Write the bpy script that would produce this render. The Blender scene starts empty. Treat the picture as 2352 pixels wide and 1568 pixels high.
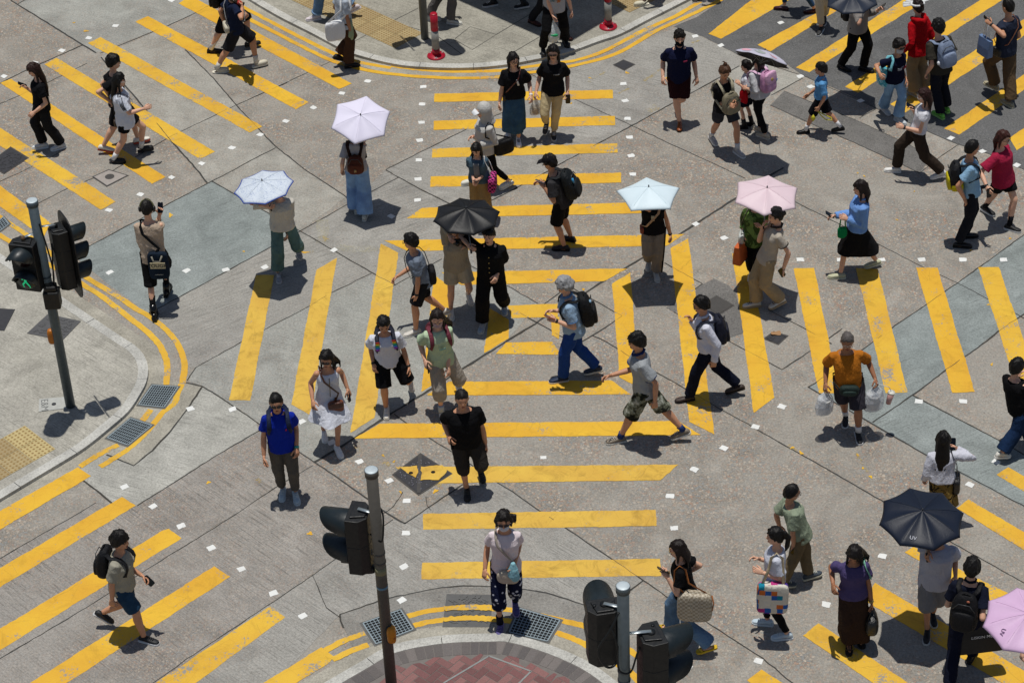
import bpy, math, random
import numpy as np
from mathutils import Vector, Matrix, Quaternion
random.seed(7); RNG = np.random.default_rng(7)
SC = bpy.context.scene; COL = SC.collection
rad = math.radians

# ------------------------------------------------------------------ camera
FPX = 5553.0; HCAM = 20.6; CX, CY = 1176.0, 784.0          # photograph read on a 2352 x 1568 grid
up_c = -Vector((336 / FPX, -7296 / FPX, -1)).normalized()
fw_c = Vector((0, 0, -1))
yw = (fw_c - fw_c.dot(up_c) * up_c).normalized(); xw = yw.cross(up_c)
ROT = Matrix((xw, yw, up_c))
pitch = math.asin(-(ROT @ fw_c).z)
CAM = Vector((0, -HCAM / math.tan(pitch), HCAM))
cd = bpy.data.cameras.new('camera'); cam = bpy.data.objects.new('camera', cd); COL.objects.link(cam)
cam.matrix_world = Matrix.Translation(CAM) @ ROT.to_4x4()
cd.sensor_width = 36; cd.sensor_fit = 'HORIZONTAL'; cd.lens = 36 * FPX / 2352; cd.clip_end = 500; cd.clip_start = .5
SC.camera = cam
def ray(x, y):
    return ROT @ Vector(((x - CX) / FPX, -(y - CY) / FPX, -1))
def px(x, y, z=0.0):
    """point of the street at height z that the photograph shows at x, y"""
    d = ray(x, y); return CAM + d * ((z - CAM.z) / d.z)
def on_plane(x, y, p, n):
    d = ray(x, y); k = d.dot(n)
    return CAM + d * ((p - CAM).dot(n) / k)
def to_px(p):
    v = ROT.transposed() @ (Vector(p) - CAM); return (CX - FPX * v.x / v.z, CY + FPX * v.y / v.z)

# ------------------------------------------------------------------ light
SUN_EL, SUN_AZ = 86.0, -30.0        # the noon sun stands almost overhead, a little beyond the crossing
w = bpy.data.worlds.new('World'); SC.world = w; w.use_nodes = True
wn = w.node_tree.nodes; wl = w.node_tree.links
sky = wn.new('ShaderNodeTexSky'); sky.sky_type = 'NISHITA'; sky.sun_disc = False
sky.sun_elevation = rad(SUN_EL); sky.sun_rotation = rad(SUN_AZ)
bg = wn['Background']; bg.inputs[1].default_value = .056; wl.new(sky.outputs[0], bg.inputs[0])
sd = bpy.data.lights.new('sun', 'SUN'); so = bpy.data.objects.new('sun', sd); COL.objects.link(so)
sd.energy = 3.5; sd.angle = rad(.53); sd.color = (1, .965, .9)
sv = Vector((math.cos(rad(SUN_EL)) * math.sin(rad(SUN_AZ)), math.cos(rad(SUN_EL)) * math.cos(rad(SUN_AZ)), math.sin(rad(SUN_EL))))
so.rotation_euler = sv.to_track_quat('Z', 'Y').to_euler(); so.location = (0, 0, 30)
SC.view_settings.view_transform = 'Standard'; SC.view_settings.look = 'None'; SC.view_settings.exposure = 0.0

# ------------------------------------------------------------------ colour and material helpers
def lin(c):
    if isinstance(c, str):
        c = c.lstrip('#'); c = [int(c[i:i + 2], 16) / 255 for i in (0, 2, 4)]
        c = [x / 12.92 if x <= .04045 else ((x + .055) / 1.055) ** 2.4 for x in c]
    return (c[0], c[1], c[2], 1)
MATS = {}
class NT:
    def __init__(s, name):
        s.m = bpy.data.materials.new(name); s.m.use_nodes = True
        s.n = s.m.node_tree.nodes; s.l = s.m.node_tree.links; s.b = s.n['Principled BSDF']
        s.pos = s.n.new('ShaderNodeNewGeometry').outputs['Position']
    def set(s, sock, v):
        if isinstance(v, bpy.types.NodeSocket): s.l.new(v, sock)
        else: sock.default_value = v
    def map(s, scale=(1, 1, 1), rot=0, vec=None):
        r = s.n.new('ShaderNodeMapping'); r.inputs['Rotation'].default_value = (0, 0, rot)
        q = s.n.new('ShaderNodeVectorMath'); q.operation = 'MULTIPLY'
        s.l.new(vec or s.pos, r.inputs[0]); s.l.new(r.outputs[0], q.inputs[0]); q.inputs[1].default_value = scale
        return q.outputs[0]
    def noise(s, scale, detail=4, rough=.55, vec=None, dist=0):
        t = s.n.new('ShaderNodeTexNoise'); t.inputs['Scale'].default_value = scale; t.inputs['Detail'].default_value = detail
        t.inputs['Roughness'].default_value = rough; t.inputs['Distortion'].default_value = dist
        s.l.new(vec or s.pos, t.inputs['Vector']); return t.outputs[0]
    def voro(s, scale, feature='F1', vec=None):
        t = s.n.new('ShaderNodeTexVoronoi'); t.feature = feature; t.inputs['Scale'].default_value = scale
        s.l.new(vec or s.pos, t.inputs['Vector']); return t
    def ramp(s, v, stops, interp='LINEAR'):
        r = s.n.new('ShaderNodeValToRGB'); e = r.color_ramp.elements; r.color_ramp.interpolation = interp
        while len(e) < len(stops): e.new(.5)
        for q, (p, c) in zip(e, stops):
            q.position = p
            if isinstance(c, str) and c[1:3] == c[3:5] == c[5:7]: c = int(c[1:3], 16) / 255      # greys steer an overlay: linear values
            q.color = (c, c, c, 1) if isinstance(c, (int, float)) else lin(c)
        s.l.new(v, r.inputs[0]); return r.outputs[0]
    def mix(s, a, b, f, mode='MIX'):
        m = s.n.new('ShaderNodeMix'); m.data_type = 'RGBA'; m.blend_type = mode
        s.set(m.inputs[0], f); s.set(m.inputs[6], a); s.set(m.inputs[7], b); return m.outputs[2]
    def math(s, op, a, b=0.0):
        m = s.n.new('ShaderNodeMath'); m.operation = op; s.set(m.inputs[0], a); s.set(m.inputs[1], b); return m.outputs[0]
    def bump(s, h, strength=.3, dist=.01):
        b = s.n.new('ShaderNodeBump'); b.inputs['Strength'].default_value = strength; b.inputs['Distance'].default_value = dist
        s.l.new(h, b.inputs['Height']); s.l.new(b.outputs[0], s.b.inputs['Normal'])
    def done(s, col, rough=.8, spec=.3, metal=0.0):
        s.set(s.b.inputs['Base Color'], col); s.set(s.b.inputs['Roughness'], rough)
        s.b.inputs['Specular IOR Level'].default_value = spec; s.b.inputs['Metallic'].default_value = metal
        return s.m

def ground_mat(name, c1, c2, pebble=0.0, pscale=34, brush=0.0, ang=0.0, pits=.5, warm=('#948779', '#a29281', '#8a8782', '#ada294', '#997f6f', '#838584', '#8a7e72')):
    t = NT(name)
    blot = t.noise(.55, 7, .62); blot2 = t.noise(2.3, 5, .6, dist=.6)
    c = t.mix(lin(c1), lin(c2), t.ramp(blot, [(.35, 0.0), (.65, 1.0)]))
    c = t.mix(c, t.ramp(blot2, [(.3, '#5c5c5c'), (.7, '#a6a6a6')]), .7, 'OVERLAY')
    g = t.noise(34, 5, .8)
    h = g
    if pebble > 0:
        v = t.voro(pscale); e = t.voro(pscale, 'DISTANCE_TO_EDGE')
        sep = t.n.new('ShaderNodeSeparateColor'); t.l.new(v.outputs['Color'], sep.inputs[0])
        pc = t.ramp(sep.outputs[0], [(i / len(warm), q) for i, q in enumerate(warm)], 'CONSTANT')
        pm = t.ramp(e.outputs['Distance'], [(.03, 0.0), (.12, 1.0)])
        keep = t.ramp(sep.outputs[1], [(.18, 0.0), (.3, 1.0)])
        area = t.ramp(t.noise(1.1, 5, .6), [(.38, .25), (.62, 1.0)])
        k = t.math('MULTIPLY', t.math('MULTIPLY', pm, keep), t.math('MULTIPLY', area, pebble))
        c = t.mix(c, pc, k)
        c = t.mix(c, lin('#46423e'), t.math('MULTIPLY', t.ramp(e.outputs['Distance'], [(.0, 1.0), (.07, 0.0)]), t.math('MULTIPLY', area, .62 * pebble)))
        c = t.mix(c, lin(c1), t.ramp(t.noise(.42, 5, .6, dist=.5), [(.5, 0.0), (.62, .55)]))          # smoother, paler areas worn free of stones
        h = t.math('ADD', g, t.math('MULTIPLY', pm, .6))
    if brush > 0:
        bn = t.noise(1, 3, .6, vec=t.map((70, 2.2, 1), ang))
        bt = t.ramp(bn, [(.3, '#383838'), (.48, '#808080'), (.75, '#989898')])
        bm = t.ramp(t.noise(.8, 4), [(.35, .2), (.6, 1.0)])
        c = t.mix(c, bt, t.math('MULTIPLY', bm, brush), 'OVERLAY')
        h = t.math('ADD', h, t.math('MULTIPLY', bn, brush))
    c = t.mix(c, t.ramp(g, [(.28, '#444444'), (.5, '#808080'), (.72, '#aaaaaa')]), .9, 'OVERLAY')
    fine = t.noise(140, 3, .7)
    c = t.mix(c, t.ramp(fine, [(.3, '#585858'), (.7, '#a8a8a8')]), .6, 'OVERLAY')
    if pits > 0:
        pv = t.voro(5.5); c = t.mix(c, lin('#3a3836'), t.math('MULTIPLY', t.ramp(pv.outputs['Distance'], [(.03, 1.0), (.07, 0.0)]), pits))
        st = t.ramp(t.noise(4.2, 8, .72), [(.62, 0.0), (.76, 1.0)]); c = t.mix(c, lin('#55524d'), t.math('MULTIPLY', st, pits * .55))
    t.bump(h, .35, .006)
    return t.done(c, .88, .2)

def paint_mat(name, col, wear=.5, base='#8d8982', dirt=.35, ghost=0):
    t = NT(name)
    n = t.noise(2.2, 8, .7); n2 = t.noise(30, 5, .75); n3 = t.noise(90, 3, .7)
    wmask = t.ramp(t.math('ADD', t.math('MULTIPLY', n, .6), t.math('MULTIPLY', n2, .4)), [(.60 - .06 * wear, 0.0), (.64 - .06 * wear, 1.0)])
    c = t.mix(lin(col), t.ramp(t.noise(1.2, 6), [(.3, '#686868'), (.7, '#949494')]), .8, 'OVERLAY')
    c = t.mix(c, t.ramp(n3, [(.3, '#6a6a6a'), (.7, '#929292')]), .5, 'OVERLAY')
    dm = t.ramp(t.noise(2.6, 9, .78, dist=1.2), [(.5, 0.0), (.72, 1.0)])
    c = t.mix(c, lin('#6b4e14') if wear > 0 else lin('#8a8880'), t.math('MULTIPLY', dm, dirt))
    cr = t.voro(3.1, 'DISTANCE_TO_EDGE', vec=t.mix(t.pos, t.noise(3, 4), .06))
    c = t.mix(c, lin('#6b5620') if wear > 0 else lin('#777777'), t.math('MULTIPLY', t.ramp(cr.outputs['Distance'], [(.0, 1.0), (.006, 0.0)]), .35))
    c = t.mix(c, lin(base), t.math('MULTIPLY', wmask, min(1, .35 + wear)))
    t.bump(n3, .2, .004)
    if ghost:                                                # old paint almost gone: only scraps still cover the concrete
        a = t.ramp(t.math('ADD', t.math('MULTIPLY', n, .45), t.math('MULTIPLY', n2, .55)), [(.47, 0.0), (.62, ghost)]); t.l.new(a, t.b.inputs['Alpha'])
    return t.done(c, .62, .35)

def cloth(col, kind='cloth', pat=None):
    key = ('cloth', col, kind, str(pat))
    if key in MATS: return MATS[key]
    t = NT('fabric')
    c = lin(col)
    tc = t.n.new('ShaderNodeTexCoord').outputs['Object']
    if pat:
        nm, cols = pat[0], pat[1:]
        if nm == 'camo':
            v = t.noise(9, 3, .5, vec=tc); c = t.ramp(v, [(0, cols[0]), (.44, cols[1]), (.5, cols[2]), (.57, cols[3])], 'CONSTANT')
        elif nm == 'spots':
            v = t.voro(pat[2], vec=tc); c = t.mix(lin(col), lin(cols[0]), t.ramp(v.outputs['Distance'], [(pat[3], 1.0), (pat[3] + .06, 0.0)]))
        elif nm == 'blotch':
            c = t.mix(lin(col), lin(cols[0]), t.ramp(t.noise(pat[2], 4, .6, vec=tc, dist=.8), [(.52, 0.0), (.56, 1.0)]))
        elif nm == 'check':
            ck = t.n.new('ShaderNodeTexChecker'); ck.inputs['Scale'].default_value = pat[2]; t.l.new(t.map((1, 1, 1), .4, vec=tc), ck.inputs[0])
            ck.inputs[1].default_value = lin(col); ck.inputs[2].default_value = lin(cols[0]); c = ck.outputs[0]
        elif nm == 'patch':
            v = t.voro(pat[2], vec=tc); v.distance = 'CHEBYCHEV'; v.inputs['Randomness'].default_value = .25
            sp = t.n.new('ShaderNodeSeparateColor'); t.l.new(v.outputs['Color'], sp.inputs[0])
            c = t.ramp(sp.outputs[0], [(i / len(pat[1]), q) for i, q in enumerate(pat[1])], 'CONSTANT')
    c = t.mix(c, t.ramp(t.noise(7, 4, vec=tc), [(.3, '#747474'), (.7, '#8c8c8c')]), .8 if kind != 'umbrella' else .3, 'OVERLAY')
    if kind == 'denim':
        c = t.mix(c, t.ramp(t.noise(3.5, 4, vec=tc), [(.35, '#5c5c5c'), (.7, '#a6a6a6')]), .8, 'OVERLAY')
        c = t.mix(c, t.ramp(t.noise(150, 2, .7, vec=tc), [(.3, '#6a6a6a'), (.7, '#969696')]), .6, 'OVERLAY')
    wr = t.noise(16, 3, .55, vec=t.map((1, 1, .55), 0, vec=tc), dist=1.2)
    t.bump(t.math('ADD', wr, t.math('MULTIPLY', t.noise(60, 3, .6, vec=tc), .25)), .8 if kind != 'umbrella' else .12, .02)
    t.b.inputs['Sheen Weight'].default_value = 0
    if kind == 'nylon': m = t.done(c, .62, .2)
    elif kind == 'leather': m = t.done(c, .38, .5)
    elif kind == 'umbrella': m = t.done(c, .5, .3)
    else: m = t.done(c, .9, .08)
    MATS[key] = m; return m
def plain(col, rough=.5, metal=0.0, spec=.4, name='painted_surface'):
    key = ('plain', str(col), rough, metal)
    if key in MATS: return MATS[key]
    t = NT(name)
    n = t.noise(14, 5, .6)
    c = t.mix(lin(col), t.ramp(n, [(.3, '#6e6e6e'), (.7, '#929292')]), .7, 'OVERLAY')
    r = t.ramp(t.noise(30, 4), [(.3, max(.05, rough - .1)), (.7, min(1, rough + .1))])
    t.bump(t.noise(90, 3), .06, .004)
    MATS[key] = t.done(c, r, spec, metal); return MATS[key]
def skin(col):
    key = ('skin', col)
    if key in MATS: return MATS[key]
    t = NT('skin'); tc = t.n.new('ShaderNodeTexCoord').outputs['Object']
    c = t.mix(lin(col), t.ramp(t.noise(9, 4, vec=tc), [(.3, '#6f6f6f'), (.7, '#8f8f8f')]), .8, 'OVERLAY')
    t.b.inputs['Subsurface Weight'].default_value = .08; t.b.inputs['Subsurface Radius'].default_value = (.01, .004, .002)
    t.bump(t.noise(70, 3, vec=tc), .15, .004)
    MATS[key] = t.done(c, .52, .35); return MATS[key]
def hairmat(col):
    key = ('hair', col)
    if key in MATS: return MATS[key]
    t = NT('hair'); tc = t.n.new('ShaderNodeTexCoord').outputs['Object']
    st = t.noise(1, 4, .65, vec=t.map((70, 70, 9), 0, vec=tc), dist=.3)
    c = t.mix(lin(col), t.ramp(st, [(.3, '#5a5a5a'), (.7, '#9a9a9a')]), .8, 'OVERLAY')
    t.bump(st, .5, .01); MATS[key] = t.done(c, .5, .22); return MATS[key]
def film(col, alpha=.55):
    key = ('film', col, alpha)
    if key in MATS: return MATS[key]
    t = NT('thin_plastic')
    tc = t.n.new('ShaderNodeTexCoord').outputs['Object']
    t.bump(t.noise(22, 4, .6, vec=tc, dist=1.5), .8, .02)
    t.b.inputs['Alpha'].default_value = alpha
    MATS[key] = t.done(lin(col), .3, .5); return MATS[key]

# ------------------------------------------------------------------ mesh helper
class M:
    def __init__(s): s.v = []; s.f = []
    def add(s, vs, fs):
        o = len(s.v); s.v += [tuple(x) for x in vs]; s.f += [tuple(i + o for i in q) for q in fs]; return s
    def loft(s, rings, n=16, cap=True, sq=1.0):
        """rings: (centre, u, v) with u, v half-axis vectors; sq < 1 squares the section"""
        vs = []; fs = []
        for c, u, v in rings:
            for i in range(n):
                a = 2 * math.pi * i / n; ca, sa = math.cos(a), math.sin(a)
                if sq != 1.0: ca = math.copysign(abs(ca) ** sq, ca); sa = math.copysign(abs(sa) ** sq, sa)
                vs.append(c + u * ca + v * sa)
        m = len(rings)
        for j in range(m - 1):
            for i in range(n):
                k = (i + 1) % n; fs.append((j * n + i, j * n + k, (j + 1) * n + k, (j + 1) * n + i))
        if cap: fs.append(tuple(range(n - 1, -1, -1))); fs.append(tuple((m - 1) * n + i for i in range(n)))
        return s.add(vs, fs)
    def tube(s, pts, rs, n=10, flat=None):
        """round tube through pts; flat=(normal, k): section squeezed by k along normal"""
        pts = [Vector(p) for p in pts]
        if not hasattr(rs, '__len__'): rs = [rs] * len(pts)
        rings = []; prev = None
        for i, p in enumerate(pts):
            d = (pts[min(i + 1, len(pts) - 1)] - pts[max(i - 1, 0)])
            if d.length < 1e-7: d = Vector((0, 0, 1))
            d.normalize()
            ref = prev if prev is not None else (Vector((1, 0, 0)) if abs(d.x) < .8 else Vector((0, 1, 0)))
            u = (ref - d * ref.dot(d)); u.normalize(); prev = u; v = d.cross(u)
            if flat is not None:
                nn = Vector(flat[0]) if not isinstance(flat[0], list) else Vector(flat[0][i])
                nn = nn - d * nn.dot(d)
                if nn.length > 1e-5:
                    nn.normalize(); u = nn * flat[1]; v = d.cross(nn); prev = nn
            rings.append((p, u * rs[i], v * rs[i]))
        return s.loft(rings, n)
    def ball(s, c, u, v, w, nu=16, nv=10, e=1.0):
        """ellipsoid with half-axis vectors; e < 1 makes a rounded box"""
        def pw(x): return math.copysign(abs(x) ** e, x)
        vs = []; fs = []
        vs.append(c + w)
        for j in range(1, nv):
            b = math.pi * j / nv; cb, sb = math.cos(b), math.sin(b)
            for i in range(nu):
                a = 2 * math.pi * i / nu
                vs.append(c + u * (pw(sb) * pw(math.cos(a))) + v * (pw(sb) * pw(math.sin(a))) + w * pw(cb))
        vs.append(c - w); L = len(vs) - 1
        for i in range(nu): fs.append((0, 1 + i, 1 + (i + 1) % nu)); fs.append((L, L - nu + (i + 1) % nu, L - nu + i))
        for j in range(nv - 2):
            for i in range(nu):
                k = (i + 1) % nu; a = 1 + j * nu; b = a + nu
                fs.append((a + i, b + i, b + k, a + k))
        return s.add(vs, fs)
    def box(s, c, u, v, w):
        vs = [c + u * a + v * b + w * d for a in (-1, 1) for b in (-1, 1) for d in (-1, 1)]
        return s.add(vs, [(0, 1, 3, 2), (4, 6, 7, 5), (0, 4, 5, 1), (2, 3, 7, 6), (0, 2, 6, 4), (1, 5, 7, 3)])
    def prism(s, pts, z0, z1):
        n = len(pts); vs = [(p[0], p[1], z0) for p in pts] + [(p[0], p[1], z1) for p in pts]
        return s.add(vs, [tuple(range(n - 1, -1, -1)), tuple(range(n, 2 * n))] + [(i, (i + 1) % n, n + (i + 1) % n, n + i) for i in range(n)])
X, Y, Z = Vector((1, 0, 0)), Vector((0, 1, 0)), Vector((0, 0, 1))
QUEUE = []
def mk(name, m, mat, parent=None, base=None, smooth=True, remesh=0, sm=0, disp=0, seed=0, extra=None):
    """link mesh m as ONE object; vertices are in world metres, kept relative to base"""
    b = Vector(base) if base is not None else (Vector(parent['base']) if parent is not None else Vector((0, 0, 0)))
    me = bpy.data.meshes.new(name)
    me.from_pydata([(v[0] - b[0], v[1] - b[1], v[2] - b[2]) for v in m.v], [], m.f); me.update()
    if mat is not None:
        for q in (mat if isinstance(mat, list) else [mat]): me.materials.append(q)
    o = bpy.data.objects.new(name, me); COL.objects.link(o)
    if parent is not None: o.parent = parent
    else: o.location = b
    o['base'] = tuple(b)
    if smooth: me.shade_smooth()
    if remesh:
        r = o.modifiers.new('r', 'REMESH'); r.mode = 'VOXEL'; r.voxel_size = remesh; r.use_smooth_shade = True
        if sm: q = o.modifiers.new('s', 'SMOOTH'); q.factor = .5; q.iterations = sm
        QUEUE.append((o, disp, seed, extra))
    return o
def folds(co, amp, seed):
    r = np.random.default_rng(seed); d = np.zeros(len(co))
    wx = co + .03 * np.sin(co[:, [1, 2, 0]] * 17 + r.uniform(0, 6, 3))
    for k, a in ((14, .5), (23, .45), (37, .35), (55, .22)):
        for _ in range(2):
            v = r.normal(size=3); v[2] *= .75; v /= np.linalg.norm(v)
            s = 1 - np.abs(np.sin(wx @ (v * k * .5) + r.uniform(0, 6.28))); d += a * (s ** 3 - .22) * .8
    return np.maximum(d, -.35) * amp
def bake():
    dg = bpy.context.evaluated_depsgraph_get(); out = []
    for o, disp, seed, extra in QUEUE:
        out.append(bpy.data.meshes.new_from_object(o.evaluated_get(dg)))
    for (o, disp, seed, extra), me in zip(QUEUE, out):
        old = o.data; o.modifiers.clear(); mats = list(old.materials)
        o.data = me; me.name = o.name
        me.materials.clear()
        for q in mats: me.materials.append(q)
        bpy.data.meshes.remove(old)
        if disp:
            n = len(me.vertices); co = np.empty(n * 3); me.vertices.foreach_get('co', co); co = co.reshape(-1, 3)
            no = np.empty(n * 3); me.vertex_normals.foreach_get('vector', no); no = no.reshape(-1, 3)
            co = co + no * folds(co, disp, seed)[:, None]
            me.vertices.foreach_set('co', co.ravel()); me.update()
        if extra is not None:                                     # join un-remeshed fine geometry (the hands) to the same mesh
            n0 = len(me.vertices); f0 = [tuple(p.vertices) for p in me.polygons]
            co = np.empty(n0 * 3); me.vertices.foreach_get('co', co); co = co.reshape(-1, 3)
            b = np.array(o['base']); ev = np.array(extra.v) - b
            m2 = bpy.data.meshes.new(o.name); m2.from_pydata(np.vstack([co, ev]).tolist(), [], f0 + [tuple(i + n0 for i in q) for q in extra.f]); m2.update()
            for q in mats: m2.materials.append(q)
            m2.shade_smooth(); o.data = m2; bpy.data.meshes.remove(me)
        else: me.shade_smooth()
    QUEUE.clear()
def empty(name, loc):
    o = bpy.data.objects.new(name, None); COL.objects.link(o); o.location = loc; o['base'] = tuple(loc); o.empty_display_size = .1; return o
def tag(o, label=None, cat=None, group=None, kind=None):
    if label: o['label'] = label
    if cat: o['category'] = cat
    if group: o['group'] = group
    if kind: o['kind'] = kind
    return o
def textmesh(name, s, size, origin, right, upv, mat, parent, depth=.0008, align='CENTER'):
    cu = bpy.data.curves.new(name, 'FONT'); cu.body = s; cu.size = size; cu.align_x = align; cu.align_y = 'CENTER'; cu.extrude = depth
    to = bpy.data.objects.new(name, cu); COL.objects.link(to)
    dg = bpy.context.evaluated_depsgraph_get(); me = bpy.data.meshes.new_from_object(to.evaluated_get(dg))
    COL.objects.unlink(to); bpy.data.objects.remove(to); me.name = name
    r = Vector(right).normalized(); n = r.cross(Vector(upv)).normalized(); u = n.cross(r)
    mt = Matrix((r, u, n)).transposed().to_4x4(); mt.translation = Vector(origin) - Vector(parent['base'])
    me.transform(mt); me.materials.clear(); me.materials.append(mat)
    o = bpy.data.objects.new(name, me); COL.objects.link(o); o.parent = parent; o['base'] = parent['base']; return o
# ================================================================== THE STREET
def W(pts, z=0.0): return [px(x, y, z) for x, y in pts]
def jag(pts, step=.06, amp=.006, closed=True):
    out = []; n = len(pts)
    for i in range(n if closed else n - 1):
        a, b = pts[i], pts[(i + 1) % n]; L = (b - a).length; k = max(1, int(L / step))
        d = (b - a) / L if L > 1e-6 else X; nn = Vector((-d.y, d.x, 0))
        for j in range(k):
            p = a + (b - a) * (j / k)
            q = (0 if j == 0 else 1) * amp * (random.gauss(0, .6) + .8 * math.sin(p.x * 9.1 + p.y * 5.3))
            out.append(p + nn * q)
    if not closed: out.append(pts[-1])
    return out
def sheet(m, pts, z, skirt=True):
    n = len(pts); vs = [(p.x, p.y, z) for p in pts]; fs = [tuple(range(n))]
    if skirt:                                                # the film's own edge, down to the road
        vs += [(p.x, p.y, 0.0005) for p in pts]; fs += [(i, n + i, n + (i + 1) % n, (i + 1) % n) for i in range(n)]
    return m.add(vs, fs)
def spline(pts, k=6):
    out = []; n = len(pts)
    for i in range(n - 1):
        p0, p1, p2, p3 = pts[max(i - 1, 0)], pts[i], pts[i + 1], pts[min(i + 2, n - 1)]
        for j in range(k):
            t = j / k; out.append(.5 * ((2 * p1) + (p2 - p0) * t + (2 * p0 - 5 * p1 + 4 * p2 - p3) * t * t + (3 * p1 - p0 - 3 * p2 + p3) * t ** 3))
    return out + [pts[-1]]
def offset(pts, d):
    out = []
    for i, p in enumerate(pts):
        t = (pts[min(i + 1, len(pts) - 1)] - pts[max(i - 1, 0)]); t = Vector((t.x, t.y, 0)).normalized()
        out.append(p + Vector((-t.y, t.x, 0)) * d)
    return out
def ribbon(m, pts, wd, z, jit=.004, wvar=.25):
    L = []; R = []
    for i, p in enumerate(pts):
        t = (pts[min(i + 1, len(pts) - 1)] - pts[max(i - 1, 0)]).normalized(); nn = Vector((-t.y, t.x, 0))
        w_ = wd * .5 * (1 + wvar * (math.sin(p.x * 6.1 + p.y * 3.7) * .6 + random.gauss(0, .35)))
        c = p + nn * random.gauss(0, jit)
        L.append(c + nn * w_); R.append(c - nn * w_)
    n = len(pts); vs = [(q.x, q.y, z) for q in L + R]
    return m.add(vs, [(n + i, n + i + 1, i + 1, i) for i in range(n - 1)])

AGG = ground_mat('exposed_aggregate', '#96928a', '#89847c', 1.0, 30)
CONC = ground_mat('smooth_concrete', '#9a9b95', '#8b8b86', .3, 40, .45, rad(120), pits=.6)
BLUE = ground_mat('new_concrete', '#888e8c', '#7d8482', 0, 34, .6, rad(62), pits=.6)
PALE = ground_mat('pale_concrete', '#a09e96', '#918e86', .4, 40, .35, rad(120), pits=.6)
def brushed(name, a, c1='#97958f', c2='#8b8984', peb=.25, am=.8): return ground_mat(name, c1, c2, peb, 40, am, rad(a), pits=.5)
BR_A = brushed('brushed_concrete_a', 60)
BR_B = brushed('brushed_concrete_b', 120)
BR_C = brushed('brushed_concrete_c', 136, '#938f89', '#88837d', .6, .9)
BR_D = brushed('brushed_concrete_d', 134)
LIGHT = brushed('light_brushed_concrete', 116, '#a3a29b', '#97968f', 0, .7)
PAVE = brushed('pavement_concrete', 134, '#a5a299', '#98958b', 0, .8)
PAVE2 = brushed('pavement_concrete_far', 127, '#9a978c', '#8d8a80', 0, .7)
ASPH = ground_mat('asphalt', '#626262', '#595959', .5, 60, pits=.25, warm=('#6b6b69', '#55585a', '#8c8b86', '#4c4e50', '#77787a'))
PATCH = ground_mat('asphalt_patch', '#6f6d6a', '#646260', .5, 60, pits=.2, warm=('#7c7a76', '#62625f', '#8a8782', '#595a5a', '#7d7c7a'))
KERB = ground_mat('kerb_granite', '#b5b4ae', '#a8a7a1', 0, pits=.3)
GUT = ground_mat('gutter_concrete', '#a09c90', '#928e83', 0, pits=.6)
SEAL = plain('#363634', .75, name='joint_sealant')
YEL = paint_mat('yellow_paint', '#d6a72d', .62)
YEL_W = paint_mat('worn_yellow_paint', '#d3a733', .95)
YEL_B = paint_mat('baked_yellow_paint', '#cfa844', .25, dirt=.6)
WHT = paint_mat('white_paint', '#dadbd8', 0.0, dirt=.15)

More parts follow.
